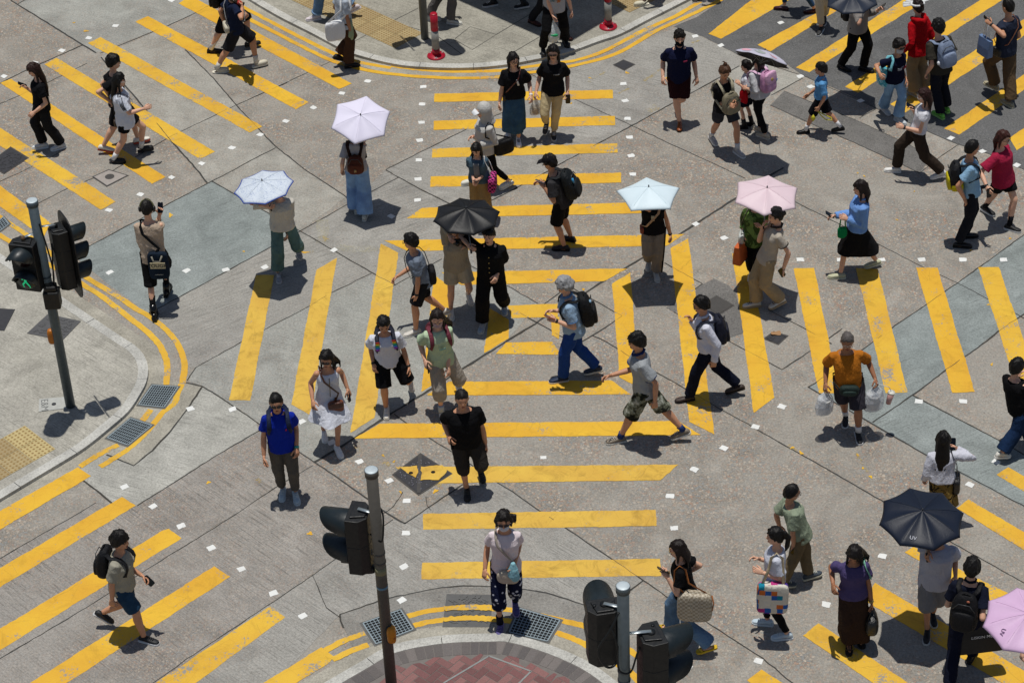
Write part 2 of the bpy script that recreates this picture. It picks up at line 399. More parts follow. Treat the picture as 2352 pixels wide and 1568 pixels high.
road = M(); road.add([(-26, -24, 0), (26, -24, 0), (26, 34, 0), (-26, 34, 0)], [(0, 1, 2, 3)])
ROAD = mk('road', road, AGG, smooth=False); tag(ROAD, kind='structure')
SLABS = [
 ('concrete_slab', CONC, [(40, 11), (220, 121), (385, 60), (450, 30), (497, 5), (510, -10), (60, -14)]),
 ('concrete_slab', PALE, [(232, 130), (385, 60), (425, 115), (490, 180), (542, 242), (588, 290), (388, 316), (345, 265), (288, 198)]),
 ('concrete_slab', PALE, [(388, 316), (542, 242), (588, 290), (625, 330), (700, 390), (795, 452), (690, 531), (540, 447), (486, 417), (476, 420), (452, 390)]),
 ('concrete_slab', BLUE, [(167, 586), (390, 467), (486, 416), (540, 447), (690, 531), (588, 587), (342, 720), (245, 650)]),
 ('concrete_slab', BR_A, [(342, 720), (588, 587), (690, 531), (860, 630), (760, 673), (608, 757), (553, 787), (450, 844), (428, 840), (400, 760)]),
 ('concrete_slab', BR_A, [(693, 530), (803, 467), (886, 392), (915, 408), (1036, 470), (1075, 560), (1098, 620), (1015, 595), (908, 655), (860, 630)]),
 ('concrete_slab', CONC, [(608, 757), (760, 673), (860, 630), (908, 655), (1015, 595), (1098, 620), (1236, 697), (1163, 784), (998, 889), (860, 974), (723, 1061), (508, 914), (464, 887), (430, 874), (450, 844)]),
 ('concrete_slab', LIGHT, [(464, 889), (508, 914), (588, 966), (594, 992), (500, 1044), (315, 1161), (255, 1154), (192, 1104), (180, 1080), (430, 880)]),
 ('concrete_slab', BR_B, [(886, 391), (1068, 299), (1163, 255), (1120, 190), (1300, 165), (1540, 70), (1560, 60), (1700, 130), (1698, 152), (1586, 215), (1451, 289), (1283, 379), (1176, 437), (1100, 475), (1036, 470)]),
 ('concrete_slab', PALE, [(1771, 152), (1846, 176), (1844, 180), (1771, 220), (1698, 222), (1640, 190), (1698, 152), (1720, 132)]),
 ('concrete_slab', BLUE, [(2370, 527), (2199, 650), (2124, 702), (1857, 889), (1979, 959), (2126, 1044), (2370, 1173), (2370, 1055), (2299, 1013), (2096, 908), (2174, 849), (2291, 762), (2370, 710)]),
 ('concrete_slab', BR_C, [(723, 1061), (588, 1149), (245, 1366), (-20, 1526), (-20, 1600), (345, 1590), (588, 1407), (903, 1193), (885, 1176), (788, 1106)]),
 ('concrete_slab', BR_C, [(220, 1154), (-20, 1295), (-20, 1526), (245, 1366), (588, 1149), (723, 1061), (594, 992), (500, 1044), (315, 1161), (265, 1160)]),
 ('concrete_slab', BR_D, [(903, 1193), (588, 1407), (345, 1590), (600, 1600), (780, 1411), (1013, 1349), (1176, 1348), (1348, 1391), (1446, 1356), (1476, 1333), (1306, 1217), (1176, 1129), (1138, 1106), (978, 1169), (930, 1203)]),
 ('asphalt_lane', ASPH, [(1548, 62), (1616, 85), (1696, 127), (1796, 140), (1846, 175), (1909, 200), (2014, 250), (2110, 292), (2189, 328), (2266, 352), (2370, 398), (2400, -60), (1640, -60), (1650, 8), (1600, 40)]),
 ('asphalt_trench', PATCH, [(1769, 242), (1801, 210), (1974, 280), (2082, 330), (2139, 362), (2112, 398), (2059, 372), (1921, 310), (1850, 280)]),
 ('asphalt_patch', PATCH, [(1597, 662), (1640, 640), (1672, 655), (1690, 672), (1706, 745), (1716, 762), (1655, 782), (1625, 765), (1610, 720)]),
 ('asphalt_patch', PATCH, [(1530, 707), (1550, 694), (1600, 668), (1610, 690), (1575, 712), (1548, 717)]),
 ('drain_surround', GUT, [(337, 860), (464, 889), (391, 991), (307, 1069), (245, 1044), (200, 1030), (300, 950)]),
 ('drain_surround', ground_mat('grey_apron', '#878580', '#7c7a75', .2, 40), [(780, 1411), (873, 1379), (1013, 1349), (1176, 1348), (1256, 1361), (1348, 1391), (1420, 1440), (1500, 1590), (1400, 1590), (1326, 1500), (1176, 1450), (1013, 1450), (900, 1470), (820, 1510), (790, 1441)]),
]
for i, (nm, mt, pts) in enumerate(SLABS):
    mk(nm, sheet(M(), jag(W(pts), .15, .008), .001 + .00015 * i), mt, ROAD, smooth=False)

JOINTS = [
 (5, [(15, -6), (40, 11), (115, 57), (190, 104), (221, 122)]), (3, [(40, 11), (66, -6)]), (4, [(-10, 197), (60, 162), (190, 104)]),
 (3, [(230, 123), (262, 110), (385, 60), (450, 30), (500, 2)]), (4.5, [(232, 132), (288, 198), (345, 265), (390, 320), (452, 390), (476, 420)]),
 (4.5, [(425, 115), (490, 180), (542, 242), (588, 290), (625, 330), (700, 390), (795, 452), (803, 465)]),
 (2.5, [(82, 470), (158, 432), (260, 392), (388, 316), (542, 242)]), (2.5, [(542, 242), (600, 216), (660, 190)]), (2, [(-10, 243), (50, 218), (100, 195), (200, 146)]),
 (2, [(-10, 422), (60, 390), (140, 350)]), (3.5, [(167, 586), (390, 467), (486, 417), (533, 393), (588, 363), (633, 340)]),
 (3.5, [(486, 416), (540, 447), (673, 522), (688, 530), (860, 630), (908, 655)]), (3.5, [(342, 720), (450, 662), (588, 586), (690, 531), (803, 467), (850, 442), (915, 408)]),
 (3.5, [(886, 391), (915, 408), (975, 440), (1036, 470), (1075, 520)]), (3.5, [(886, 390), (1068, 299), (1163, 255), (1200, 236)]),
 (2.5, [(430, 874), (450, 844), (553, 787), (608, 757), (713, 702), (760, 673), (853, 628)]), (2.5, [(860, 672), (908, 655), (1015, 595)]),
 (4, [(428, 879), (464, 887), (508, 914), (588, 968), (690, 1041), (723, 1061), (788, 1106), (850, 1149), (885, 1176), (930, 1203)]),
 (4, [(930, 1203), (978, 1169), (1063, 1112)]),
 (7, [(723, 1061), (770, 1034), (813, 1006), (860, 974), (945, 921), (998, 889), (1058, 850), (1163, 784), (1228, 745), (1281, 705), (1341, 676), (1388, 644), (1481, 590), (1563, 537), (1636, 490), (1698, 451), (1764, 406), (1800, 386)]),
 (3.5, [(1075, 608), (1098, 620), (1176, 663), (1236, 697)]), (3, [(1248, 700), (1281, 676), (1330, 640)]),
 (4, [(1316, 662), (1336, 675), (1376, 696), (1428, 726), (1391, 752), (1338, 784), (1290, 806)]), (4, [(1165, 700), (1206, 726), (1276, 765), (1320, 790)]),
 (3, [(1361, 771), (1391, 784), (1448, 820), (1498, 850), (1573, 892), (1653, 939), (1726, 978), (1764, 1001), (1859, 1054), (2036, 1156), (2120, 1208), (2191, 1248), (2370, 1348)]),
 (4, [(1100, 475), (1176, 437), (1261, 392), (1283, 379), (1451, 289), (1586, 215), (1633, 190), (1698, 152)]), (3, [(1771, 220), (1844, 180)]),
 (2.5, [(1200, 160), (1323, 230), (1451, 289), (1521, 322), (1671, 391), (1711, 410)]), (2, [(1826, 464), (1946, 524), (2004, 554), (2121, 614), (2199, 650)]),
 (3.5, [(2370, 527), (2199, 650), (2124, 702), (2046, 755), (1985, 800), (1874, 879), (1856, 890)]), (3, [(2199, 650), (2275, 690), (2370, 740)]),
 (4, [(1857, 889), (1889, 908), (1979, 959), (2126, 1044), (2209, 1086), (2370, 1172)]), (4, [(2096, 908), (2200, 962), (2299, 1013), (2370, 1055)]),
 (4, [(2004, 970), (2096, 908), (2174, 849), (2266, 784), (2291, 762), (2370, 710)]), (3, [(1764, 712), (1849, 755), (1910, 790)]), (3, [(1676, 784), (1716, 806), (1764, 831), (1796, 849), (1884, 791), (1935, 755)]),
 (3, [(1526, 604), (1613, 652), (1598, 663), (1551, 692)]), (3, [(1548, 717), (1598, 742), (1676, 784)]),
 (3.5, [(315, 1161), (400, 1108), (500, 1044), (594, 990), (650, 960)]), (5, [(245, 1044), (307, 1069), (350, 1035), (391, 991), (430, 940), (464, 889)]), (5, [(192, 1104), (220, 1125), (258, 1156)]),
 (2.5, [(-10, 1518), (150, 1424), (245, 1366), (320, 1318), (450, 1238), (550, 1176), (588, 1149), (638, 1116), (718, 1069)]), (2.5, [(-10, 1288), (185, 1176), (220, 1154)]),
 (2.5, [(335, 1580), (430, 1513), (588, 1408), (718, 1321), (775, 1280), (903, 1193)]),
 (2, [(718, 1321), (735, 1360), (750, 1395), (782, 1418)]),
 (3.5, [(983, 1004), (1048, 1044), (1138, 1106), (1176, 1129), (1238, 1172), (1306, 1217), (1371, 1261), (1406, 1284), (1476, 1331), (1531, 1369), (1576, 1399), (1660, 1452), (1751, 1511), (1821, 1568), (1850, 1590)]),
 (3.5, [(1476, 1333), (1446, 1356), (1400, 1385)]), (4, [(905, 951), (933, 971), (983, 1004)]),
 (4, [(780, 1411), (795, 1406), (873, 1379), (913, 1369), (1013, 1349), (1063, 1345), (1176, 1348), (1188, 1351), (1256, 1361), (1348, 1391), (1400, 1420)]), (5, [(780, 1411), (782, 1425), (790, 1441)]),
 (2, [(1769, 242), (1921, 310), (2059, 372), (2112, 398)]), (2, [(1801, 210), (1974, 280), (2082, 330), (2139, 362)]),
 (2, [(1696, 127), (1846, 175), (2014, 250), (2189, 328), (2266, 352), (2370, 398)]), (2, [(2112, 398), (2160, 360), (2205, 330)]), (2, [(1974, 272), (2014, 250)]),
 (2, [(588, 222), (690, 175), (780, 132)]), (2, [(925, 1130), (905, 1162), (880, 1180)]), (2.5, [(978, 1140), (981, 1160), (990, 1172)]),
]
jm = M(); jt = M()
for wd, pts in JOINTS:
    wp = W(pts); q = []
    for a, b in zip(wp[:-1], wp[1:]):
        k = max(1, int((b - a).length / .09)); q += [a + (b - a) * (i / k) for i in range(k)]
    q.append(wp[-1])
    ribbon(jm, q, wd / 205, .0046, .003, .3)
    run = []
    for p in q:                                            # the same cracks come through the paint as broken hairlines
        if math.sin(p.x * 3.1 + p.y * 4.3) + random.gauss(0, .5) > -.2: run.append(p)
        else:
            if len(run) > 1: ribbon(jt, run, wd / 175 * .3, .0060, .004, .5)
            run = []
    if len(run) > 1: ribbon(jt, run, wd / 175 * .3, .0060, .004, .5)
mk('joint_sealant', jm, SEAL, ROAD, smooth=False)
mk('paint_crack', jt, plain('#3f3a30', .8, name='cracked_paint'), ROAD, smooth=False)

Y1, Y2, Y3 = YEL, YEL_W, YEL_B
STRIPES = [
 (Y1, [(410, 9), (430, -4), (446, -4), (808, 193), (779, 205)]), (Y1, [(311, 51), (340, 38), (709, 236), (680, 252)]), (Y2, [(202, 100), (231, 86), (603, 291), (573, 305)]),
 (Y2, [(102, 149), (130, 134), (494, 349), (460, 366)]), (Y1, [(0, 191), (26, 182), (380, 407), (349, 423)]), (Y2, [(-20, 281), (266, 464), (232, 482), (-20, 322)]), (Y1, [(-20, 412), (118, 513), (100, 545), (-20, 460)]),
 (Y1, [(179, 1073), (209, 1093), (0, 1216), (-20, 1226), (-20, 1184)]), (Y1, [(280, 1141), (312, 1161), (-20, 1360), (-20, 1316)]), (Y1, [(374, 1218), (388, 1214), (417, 1236), (-20, 1505), (-20, 1456)]),
 (Y1, [(492, 1300), (529, 1324), (120, 1590), (35, 1590)]), (Y2, [(620, 1392), (655, 1417), (420, 1590), (325, 1590)]), (Y2, [(738, 1486), (768, 1508), (750, 1526), (645, 1590), (570, 1590)]),
 (Y1, [(998, 216), (1407, 207), (1408, 227), (997, 235)]), (Y1, [(997, 278), (1412, 267), (1413, 288), (996, 299)]), (Y2, [(993, 342), (1418, 330), (1419, 351), (992, 363)]), (Y1, [(989, 406), (1426, 397), (1427, 420), (988, 430)]),
 (Y1, [(934, 502), (970, 478), (1450, 466), (1478, 490)]), (Y1, [(883, 553), (1573, 538), (1531, 565), (935, 577)]),
 (Y1, [(1014, 626), (1441, 617), (1388, 646), (1060, 655)]), (Y2, [(1165, 702), (1281, 698), (1281, 728), (1176, 731)]), (Y1, [(1125, 708), (1169, 735), (1168, 778), (1112, 811)]),
 (Y1, [(1139, 813), (1162, 787), (1268, 785), (1290, 815)]), (Y2, [(1267, 730), (1285, 728), (1284, 779), (1267, 770)]), (Y1, [(979, 908), (1030, 877), (1405, 874), (1448, 906)]), (Y1, [(814, 1007), (872, 973), (1558, 967), (1610, 999)]),
 (Y3, [(908, 1073), (1558, 1067), (1516, 1103), (975, 1110)]), (Y3, [(972, 1180), (1506, 1171), (1508, 1208), (972, 1216)]), (Y3, [(970, 1292), (1516, 1283), (1519, 1322), (968, 1330)]),
 (Y3, [(588, 632), (630, 632), (575, 920), (526, 919)]), (Y3, [(774, 593), (713, 954), (669, 929), (727, 620)]), (Y3, [(875, 560), (915, 581), (860, 960), (805, 994)]), (Y1, [(997, 632), (1038, 660), (998, 882), (968, 900)]),
 (Y1, [(1448, 626), (1468, 890), (1423, 867), (1406, 652)]), (Y1, [(1581, 548), (1641, 998), (1583, 969), (1540, 571)]),
 (Y1, [(1682, 582), (1725, 612), (1779, 913), (1731, 948)]), (Y1, [(1823, 617), (1870, 616), (1927, 904), (1881, 903)]), (Y2, [(1966, 616), (2016, 618), (2084, 901), (2034, 903)]), (Y1, [(2104, 615), (2153, 615), (2239, 900), (2187, 902)]), (Y2, [(2246, 614), (2294, 614), (2392, 898), (2340, 900)]),
 (Y1, [(1627, 79), (1656, 90), (1815, 0), (1832, -12), (1742, -12)]), (Y1, [(1740, 104), (1770, 119), (1963, 0), (1982, -12), (1955, -12)]), (Y1, [(1828, 156), (1859, 167), (2130, 0), (2148, -12), (2094, -12)]), (Y1, [(1941, 200), (1971, 214), (2322, -12), (2272, -12)]),
 (Y1, [(2045, 240), (2078, 260), (2370, 72), (2370, 34)]), (Y1, [(2168, 296), (2203, 310), (2370, 195), (2370, 160)]), (Y1, [(2318, 318), (2335, 346), (2370, 325), (2370, 283)]),
 (Y2, [(2289, 1090), (2316, 1073), (2370, 1104), (2370, 1139)]), (Y1, [(2197, 1167), (2224, 1147), (2370, 1233), (2370, 1274)]), (Y1, [(2078, 1268), (2098, 1256), (2370, 1388), (2370, 1440)]),
 (Y1, [(1985, 1378), (2010, 1338), (2380, 1556), (2380, 1600), (2340, 1590)]), (Y2, [(1844, 1459), (1880, 1431), (2120, 1590), (2038, 1590)]), (Y1, [(1716, 1562), (1749, 1537), (1832, 1592), (1762, 1592)]),
]
for i, (mt, pts) in enumerate(STRIPES):
    mk('crossing_stripe', sheet(M(), jag(W(pts), .045, .0042), .0052 + .000008 * i), mt, ROAD, smooth=False)
LINES = [
 [(-10, 492), (32, 520), (72, 547), (120, 585), (178, 625), (264, 677), (307, 706), (344, 728), (383, 759), (411, 795), (424, 837), (419, 880)], [(-10, 535), (27, 557), (75, 585), (120, 612), (184, 650), (246, 690), (295, 728), (344, 768), (371, 801), (384, 837), (382, 884)],
 [(418, 882), (407, 905), (402, 925), (375, 947), (350, 977), (322, 1007), (300, 1027), (262, 1053), (230, 1072)], [(347, 941), (326, 967)], [(272, 1022), (250, 1032), (217, 1050), (184, 1072)],
 [(746, 1494), (793, 1470), (838, 1454)], [(764, 1515), (800, 1497), (846, 1480)],
 [(925, 1419), (965, 1407), (1013, 1399), (1060, 1396), (1128, 1397), (1190, 1403), (1240, 1413), (1290, 1425), (1348, 1440), (1400, 1466), (1456, 1500), (1495, 1528), (1540, 1568), (1560, 1590)],
 [(938, 1441), (975, 1430), (1013, 1424), (1060, 1421), (1133, 1422), (1182, 1428)], [(1276, 1452), (1310, 1464), (1348, 1482), (1416, 1522), (1456, 1552), (1490, 1590)],
 [(518, -6), (545, 10), (588, 33), (650, 66), (700, 92), (778, 129), (830, 145), (898, 157)], [(898, 152), (960, 160), (1040, 165), (1150, 163), (1201, 156), (1260, 148), (1323, 139), (1388, 118), (1476, 72), (1551, 38), (1596, 12), (1630, -6)],
 [(520, 12), (545, 30), (588, 53), (650, 85), (700, 111), (770, 143), (848, 163), (920, 173), (988, 178), (1060, 180), (1140, 178), (1203, 169), (1301, 155), (1413, 125), (1501, 75), (1576, 40), (1638, 10), (1665, -6)],
]
for i, pts in enumerate(LINES):
    sp = spline(W(pts), 7)
    mk('yellow_line', ribbon(M(), sp, .088, .0057 + .00001 * i, .003, .1), YEL_W if i < 7 else YEL, ROAD, smooth=False)
MARKS = [(265, 60), (142, 117), (204, 88), (9, 176), (394, 2), (80, 145), (463, 376), (533, 340), (598, 310), (656, 279), (720, 248), (785, 215), (845, 187), (394, 408), (322, 447), (250, 483), (176, 524), (972, 200), (970, 240), (968, 282), (964, 323), (962, 368), (960, 412), (959, 460), (899, 497), (767, 575), (608, 614), (518, 620), (429, 622), (252, 626), (336, 624), (1432, 193), (1436, 232), (1441, 273), (1446, 316), (1450, 358), (1454, 401), (1598, 515), (1663, 547), (1838, 597), (1930, 597), (2025, 597), (2117, 597), (2212, 597), (2305, 597), (2110, 922), (2212, 922), (2288, 1061), (2228, 1113), (1796, 934), (1735, 980), (1663, 1029), (1595, 1078), (1539, 1139), (1549, 1213), (826, 1060), (894, 1104), (935, 1150), (932, 1224), (928, 1301), (922, 1378), (696, 1414), (628, 1362), (555, 1307), (485, 1258), (416, 1208), (352, 1163), (286, 1118), (437, 939), (534, 940), (693, 968), (761, 1016), (2027, 1277), (1897, 1388), (1742, 1517), (1580, 1533), (1597, 84), (1656, 105), (1720, 127), (1838, 176), (1862, 200), (1976, 232), (2184, 318), (2256, 348), (2335, 380), (1794, 53), (1248, 1051), (235, 857)]
for i, (x, y) in enumerate(MARKS):
    c = px(x, y); a = 0 if 930 < x < 1560 or (1780 < x and 590 < y < 930) else (-.55 if (x < 930) == (y < 560) else .55); a += random.gauss(0, .12)
    wx, wy = (.05, .043) if i < len(MARKS) - 2 else (.04, .03)
    pts = [c + Vector((math.cos(a) * u * wx - math.sin(a) * v * wy, math.sin(a) * u * wx + math.cos(a) * v * wy, 0)) * random.uniform(.88, 1.12) for u, v in ((-1, -1), (.0, -1.02), (1, -1), (1.03, .1), (1, 1), (.1, 1.03), (-1, 1), (-1.04, 0))]
    mk('white_mark', sheet(M(), jag(pts, .02, .0035), .0062 + .000005 * i), WHT, ROAD, smooth=False)
GH = paint_mat('ghost_yellow_paint', '#c9ab45', .2, ghost=.75); GW = paint_mat('ghost_pale_paint', '#c5bfa0', .2, ghost=.5)
for i, (gm, wd, pts) in enumerate([(GW, .16, [(742, 505), (741, 535), (738, 560)]), (GH, .12, [(737, 545), (750, 553)]), (GW, .15, [(775, 568), (810, 574), (872, 570)]), (GH, .05, [(1352, 190), (1370, 178), (1390, 165)]), (GH, .04, [(1405, 220), (1425, 212), (1445, 204)]), (GH, .06, [(1478, 186), (1500, 172), (1520, 160)]), (GH, .16, [(1488, 255), (1510, 245)]), (GH, .05, [(1590, 100), (1606, 94)]), (GH, .06, [(700, 580), (722, 578)]), (GH, .05, [(1810, 1022), (1830, 1036)]), (GH, .04, [(1968, 1040), (1978, 1062), (1992, 1084)]), (GH, .05, [(590, 1100), (600, 1108)]), (GH, .08, [(895, 1068), (880, 1062)]), (GH, .05, [(830, 1040), (812, 1020)]), (GH, .06, [(1000, 1110), (1012, 1116)])]):
    q = W(pts); q = [q[0] + (q[1] - q[0]) * (k / 4) for k in range(4)] + [q[j] + (q[min(j + 1, len(q) - 1)] - q[j]) * (k / 4) for j in range(1, len(q) - 1) for k in range(4)] + [q[-1]]
    mk('faded_paint', ribbon(M(), q, wd, .0049 + .00001 * i, .008, .35), gm, ROAD, smooth=False)
SPL = [(170, 53, 5), (197, 72, 9), (392, 495, 11), (178, 105 * 1, 0), (1213, 710, 5), (1340, 665, 5), (712, 1225, 7), (479, 1108, 6), (1970, 1045, 4), (1982, 1075, 5), (2000, 1095, 6), (2278, 837, 7), (2320, 548, 4), (1310, 700, 4), (1820, 1028, 6), (1430, 722, 5), (1150, 1290, 4), (960, 1080, 4), (1312, 238, 5), (1355, 180, 6), (1440, 168, 8), (1530, 180, 5), (1240, 1010, 3), (920, 1130, 6), (1000, 1128, 9), (1395, 1095, 4), (700, 580, 11), (560, 578, 4), (2270, 700, 4), (1985, 405, 5), (1970, 398, 3), (2060, 505, 4), (2230, 575, 4), (2100, 440, 3), (1840, 1040, 8), (905, 1060, 5), (880, 1046, 5), (1350, 730, 6), (1330, 745, 4)]
sp_ = M()
for x, y, r in SPL:
    if r == 0: continue
    c = px(x, y); n = 14; ph = random.uniform(0, 6.3); el = random.uniform(.35, .9); a0 = random.uniform(0, 3.1)
    pts = []
    for k in range(n):
        a = 2 * math.pi * k / n; q = r / 200 * (1 + .45 * math.sin(3 * a + ph) * random.uniform(.5, 1)); u, v = math.cos(a) * q, math.sin(a) * q * el
        pts.append(c + Vector((u * math.cos(a0) - v * math.sin(a0), u * math.sin(a0) + v * math.cos(a0), 0)))
    sheet(sp_, pts, .0067)
mk('paint_splash', sp_, YEL, ROAD, smooth=False)

# ------------------------------------------------------------------ pavements
PZ = .05
def pavement(name, edge, out, mat, kerb_w=.14, flip=1, gut=.22):
    """edge: outer top edge of the kerb (photograph), out: closing points beyond it; body, kerb stones, gutter"""
    e = spline(W(edge, PZ), 5); inner = offset(e, flip * kerb_w); gutter = offset(e, -flip * gut)
    m = M(); tail = W(out, PZ); body = inner + tail
    sheet(m, body if flip > 0 else body, PZ)
    p = mk(name, m, mat, smooth=False); tag(p, kind='structure')
    k = M(); n = len(e); stone = 0
    L = 0; start = 0
    for i in range(1, n):                                   # stones about 0.9 m long with a 6 mm joint
        L += (e[i] - e[i - 1]).length
        if L > .85 or i == n - 1:
            s0 = start; L = 0; start = i; st = M(); A = []; B = []
            for j in range(s0, i + 1):
                t = 0
                a, b = e[j].copy(), inner[j].copy()
                if j == s0: d = (e[j + 1] - e[j]).normalized(); a += d * .004; b += d * .004
                if j == i: d = (e[j] - e[j - 1]).normalized(); a -= d * .004; b -= d * .004
                A.append(a); B.append(b)
            q = len(A); dz = random.uniform(-.002, .003)
            vs = [(v.x, v.y, PZ + .004 + dz) for v in A] + [(v.x, v.y, PZ + .004 + dz) for v in B] + [(v.x, v.y, -.02) for v in A] + [(v.x, v.y, -.02) for v in B]
            fs = []
            for j in range(q - 1): fs += [(j, j + 1, q + j + 1, q + j), (j + 1, j, 2 * q + j, 2 * q + j + 1), (q + j, q + j + 1, 3 * q + j + 1, 3 * q + j)]
            fs += [(0, q, 3 * q, 2 * q), (q - 1, 3 * q - 1, 4 * q - 1, 2 * q - 1)]
            mk('kerb_stone', st.add(vs, fs), KERB, p, smooth=False)
    bed = M(); n2 = len(inner)
    bed.add([(v.x, v.y, .02) for v in e] + [(v.x, v.y, .02) for v in inner], [(i, i + 1, n2 + i + 1, n2 + i) for i in range(n2 - 1)])
    mk('kerb_bed', bed, SEAL, p, smooth=False)
    g = M(); go = jag(gutter, .2, .02, False)
    sheet(g, [Vector((v.x, v.y, 0)) for v in offset(e, flip * .02)] + go[::-1], .0044)
    mk('gutter', g, GUT, p, smooth=False)
    return p, e, inner
LP, le, li = pavement('pavement_left', [(-30, 560), (0, 582), (75, 633), (150, 687), (217, 732), (285, 777), (312, 795), (332, 818), (340, 846), (336, 876), (322, 904), (295, 944), (250, 984), (200, 1024), (157, 1052), (80, 1098), (0, 1146), (-40, 1170)], [(-700, 1300), (-700, 500)], PAVE, flip=-1)
TP, te, ti = pavement('pavement_far', [(520, -36), (575, 0), (640, 38), (715, 76), (775, 108), (815, 125), (908, 148), (998, 156), (1088, 156), (1163, 149), (1241, 135), (1301, 122), (1376, 95), (1426, 78), (1490, 45), (1575, 2), (1640, -32)], [(1640, -160), (1500, -420), (600, -420), (480, -120)], PAVE2, flip=1)
BP, be, bi = pavement('pavement_near', [(700, 1592), (743, 1568), (828, 1519), (900, 1481), (1013, 1459), (1128, 1454), (1176, 1456), (1251, 1476), (1326, 1506), (1376, 1534), (1421, 1568), (1450, 1592)], [(1450, 1800), (700, 1800)], plain('#6f6a66', .9, name='brick_mortar'), flip=-1)
# herringbone brick of the near pavement, a border course of grey bricks along the kerb
def brickmat(name, cols):
    t = NT(name); r = t.n.new('ShaderNodeObjectInfo'); g = t.n.new('ShaderNodeNewGeometry')
    c = t.ramp(g.outputs['Random Per Island'], [(i / len(cols), q) for i, q in enumerate(cols)], 'CONSTANT')
    c = t.mix(c, t.ramp(t.noise(60, 4, .7), [(.3, '#606060'), (.7, '#9a9a9a')]), .7, 'OVERLAY')
    c = t.mix(c, lin('#b8b0a8'), t.ramp(t.voro(38).outputs['Distance'], [(.03, .6), (.08, 0.0)]))
    t.bump(t.noise(80, 3), .2, .004); return t.done(c, .85, .2)
def inside(p, poly):
    r = False; n = len(poly)
    for i in range(n):
        a, b = poly[i], poly[(i + 1) % n]
        if (a.y > p.y) != (b.y > p.y) and p.x < (b.x - a.x) * (p.y - a.y) / (b.y - a.y) + a.x: r = not r
    return r
b2 = offset(bi, -.012); b3 = offset(bi, -.215)
m = M(); acc = 0; seg = [b2[0]]
dens = spline(b2, 8); dens3 = spline(b3, 8)
i0 = 0
for i in range(1, len(dens)):
    if (dens[i] - dens[i0]).length > .105 or i == len(dens) - 1:
        a, b, c, d = dens[i0].copy(), dens[i].copy(), dens3[i].copy(), dens3[i0].copy(); g_ = (b - a).normalized() * .004
        q = [d + g_, c - g_, b - g_, a + g_]; m.prism(q, PZ - .02, PZ + .003 + random.uniform(-.001, .001)); i0 = i
mk('brick_border', m, brickmat('grey_brick', ('#6b6664', '#635e5c', '#736d6a', '#5d5958')), BP, smooth=False)
m = M(); zone = [Vector(p) for p in b3] + W([(1450, 1800), (700, 1800)], PZ)
ca, sa = math.cos(rad(48)), math.sin(rad(48)); o0 = px(1100, 1560, PZ); A_ = Vector((ca, sa, 0)); B_ = Vector((-sa, ca, 0)); bl, bw = .2, .1
tz = px(1010, 1590, PZ)
def brick(c, u, v):
    if not inside(c, zone): return
    u2, v2 = u * (bl / 2 - .004), v * (bw / 2 - .004); h = random.uniform(-.001, .0012)
    cs = [c - u2 - v2, c + u2 - v2, c + u2 + v2, c - u2 + v2]
    if not all(inside(k, zone) for k in cs): cs = [k if inside(k, zone) else k + (c - k) * .55 for k in cs]
    m.prism(cs, PZ - .02, PZ + .003 + h)
for i in range(-60, 60):
    for j in range(-22, 22):
        o = o0 + A_ * (bw * i + bl * j) + B_ * (bw * i - bl * j) * 1.0
        p = o0 + (A_ * i + B_ * i) * bw + (A_ - B_) * (bl * j)
        if (p - o0).length > 3.6: continue
        brick(p + A_ * bw + B_ * (bw / 2), A_, B_)
        brick(p + A_ * (bw / 2) + B_ * (2 * bw), B_, A_)
mk('brick_paving', m, brickmat('red_brick', ('#775453', '#805a58', '#6d4e4d', '#86625f', '#7a5856')), BP, smooth=False)
# inspection frame set in the bricks
m = M()
for (x0, y0), (x1, y1) in (((1123, 1506), (1019, 1568)), ((1123, 1506), (1220, 1541)), ((1220, 1541), (1160, 1600))):
    a, b = px(x0, y0, PZ), px(x1, y1, PZ); ribbon(m, [a + (b - a) * (k / 6) for k in range(7)], .022, PZ + .0062, 0, 0)
mk('cover_edge', m, plain('#8b8f8d', .5, .3, name='steel_edge'), BP, smooth=False)
# tactile paving with studs
TAC = [plain('#998763', .85, name='tactile_old'), plain('#b3a273', .85, name='tactile_new'), plain('#a1906a', .85, name='tactile_mid')]
STUD = plain('#8f7548', .8, name='tactile_stud')
def tactile(parent, o, u, v, ni, nj, skip=(), fresh=()):
    for i in range(ni):
        for j in range(nj):
            if (i, j) in skip: continue
            a = o + u * i + v * j; m = M(); eu, ev = u.normalized() * .003, v.normalized() * .003
            q = [a + eu + ev, a + u - eu + ev, a + u + v - eu - ev, a + v + eu - ev]
            if (u.cross(v)).z < 0: q = q[::-1]
            m.prism(q, PZ - .01, PZ + .006)
            ms = M()
            for s in range(6):
                for t in range(6):
                    c = a + u * ((s + .5) / 6) + v * ((t + .5) / 6); ring = []
                    vs = [(c.x + r * math.cos(k * math.pi / 4), c.y + r * math.sin(k * math.pi / 4), PZ + z) for r, z in ((.0175, .0055), (.012, .0105)) for k in range(8)]
                    ms.add(vs, [(k, (k + 1) % 8, 8 + (k + 1) % 8, 8 + k) for k in range(8)] + [tuple(range(8, 16))])
            sl = mk('tactile_slab', m, TAC[1] if (i, j) in fresh else TAC[(i * 3 + j) % 2 * 2], parent, smooth=False); mk('studs', ms, STUD, sl, smooth=False)
o = px(128, 1031, PZ); u = px(70, 987, PZ) - o; v = px(85, 1058, PZ) - o
u = u.normalized() * .36; v = Vector((-u.y, u.x, 0)); v = v if v.dot(px(40, 1086, PZ) - o) > 0 else -v
tactile(LP, o, u, v, 2, 5, fresh=((0, 0), (1, 0)))
o = px(908, 112, PZ); u = px(946, 91, PZ) - o; u = u.normalized() * .33; v = Vector((-u.y, u.x, 0)); v = v if v.dot(px(640, -10, PZ) - o) > 0 else -v
tactile(TP, o, u, v, 2, 13)
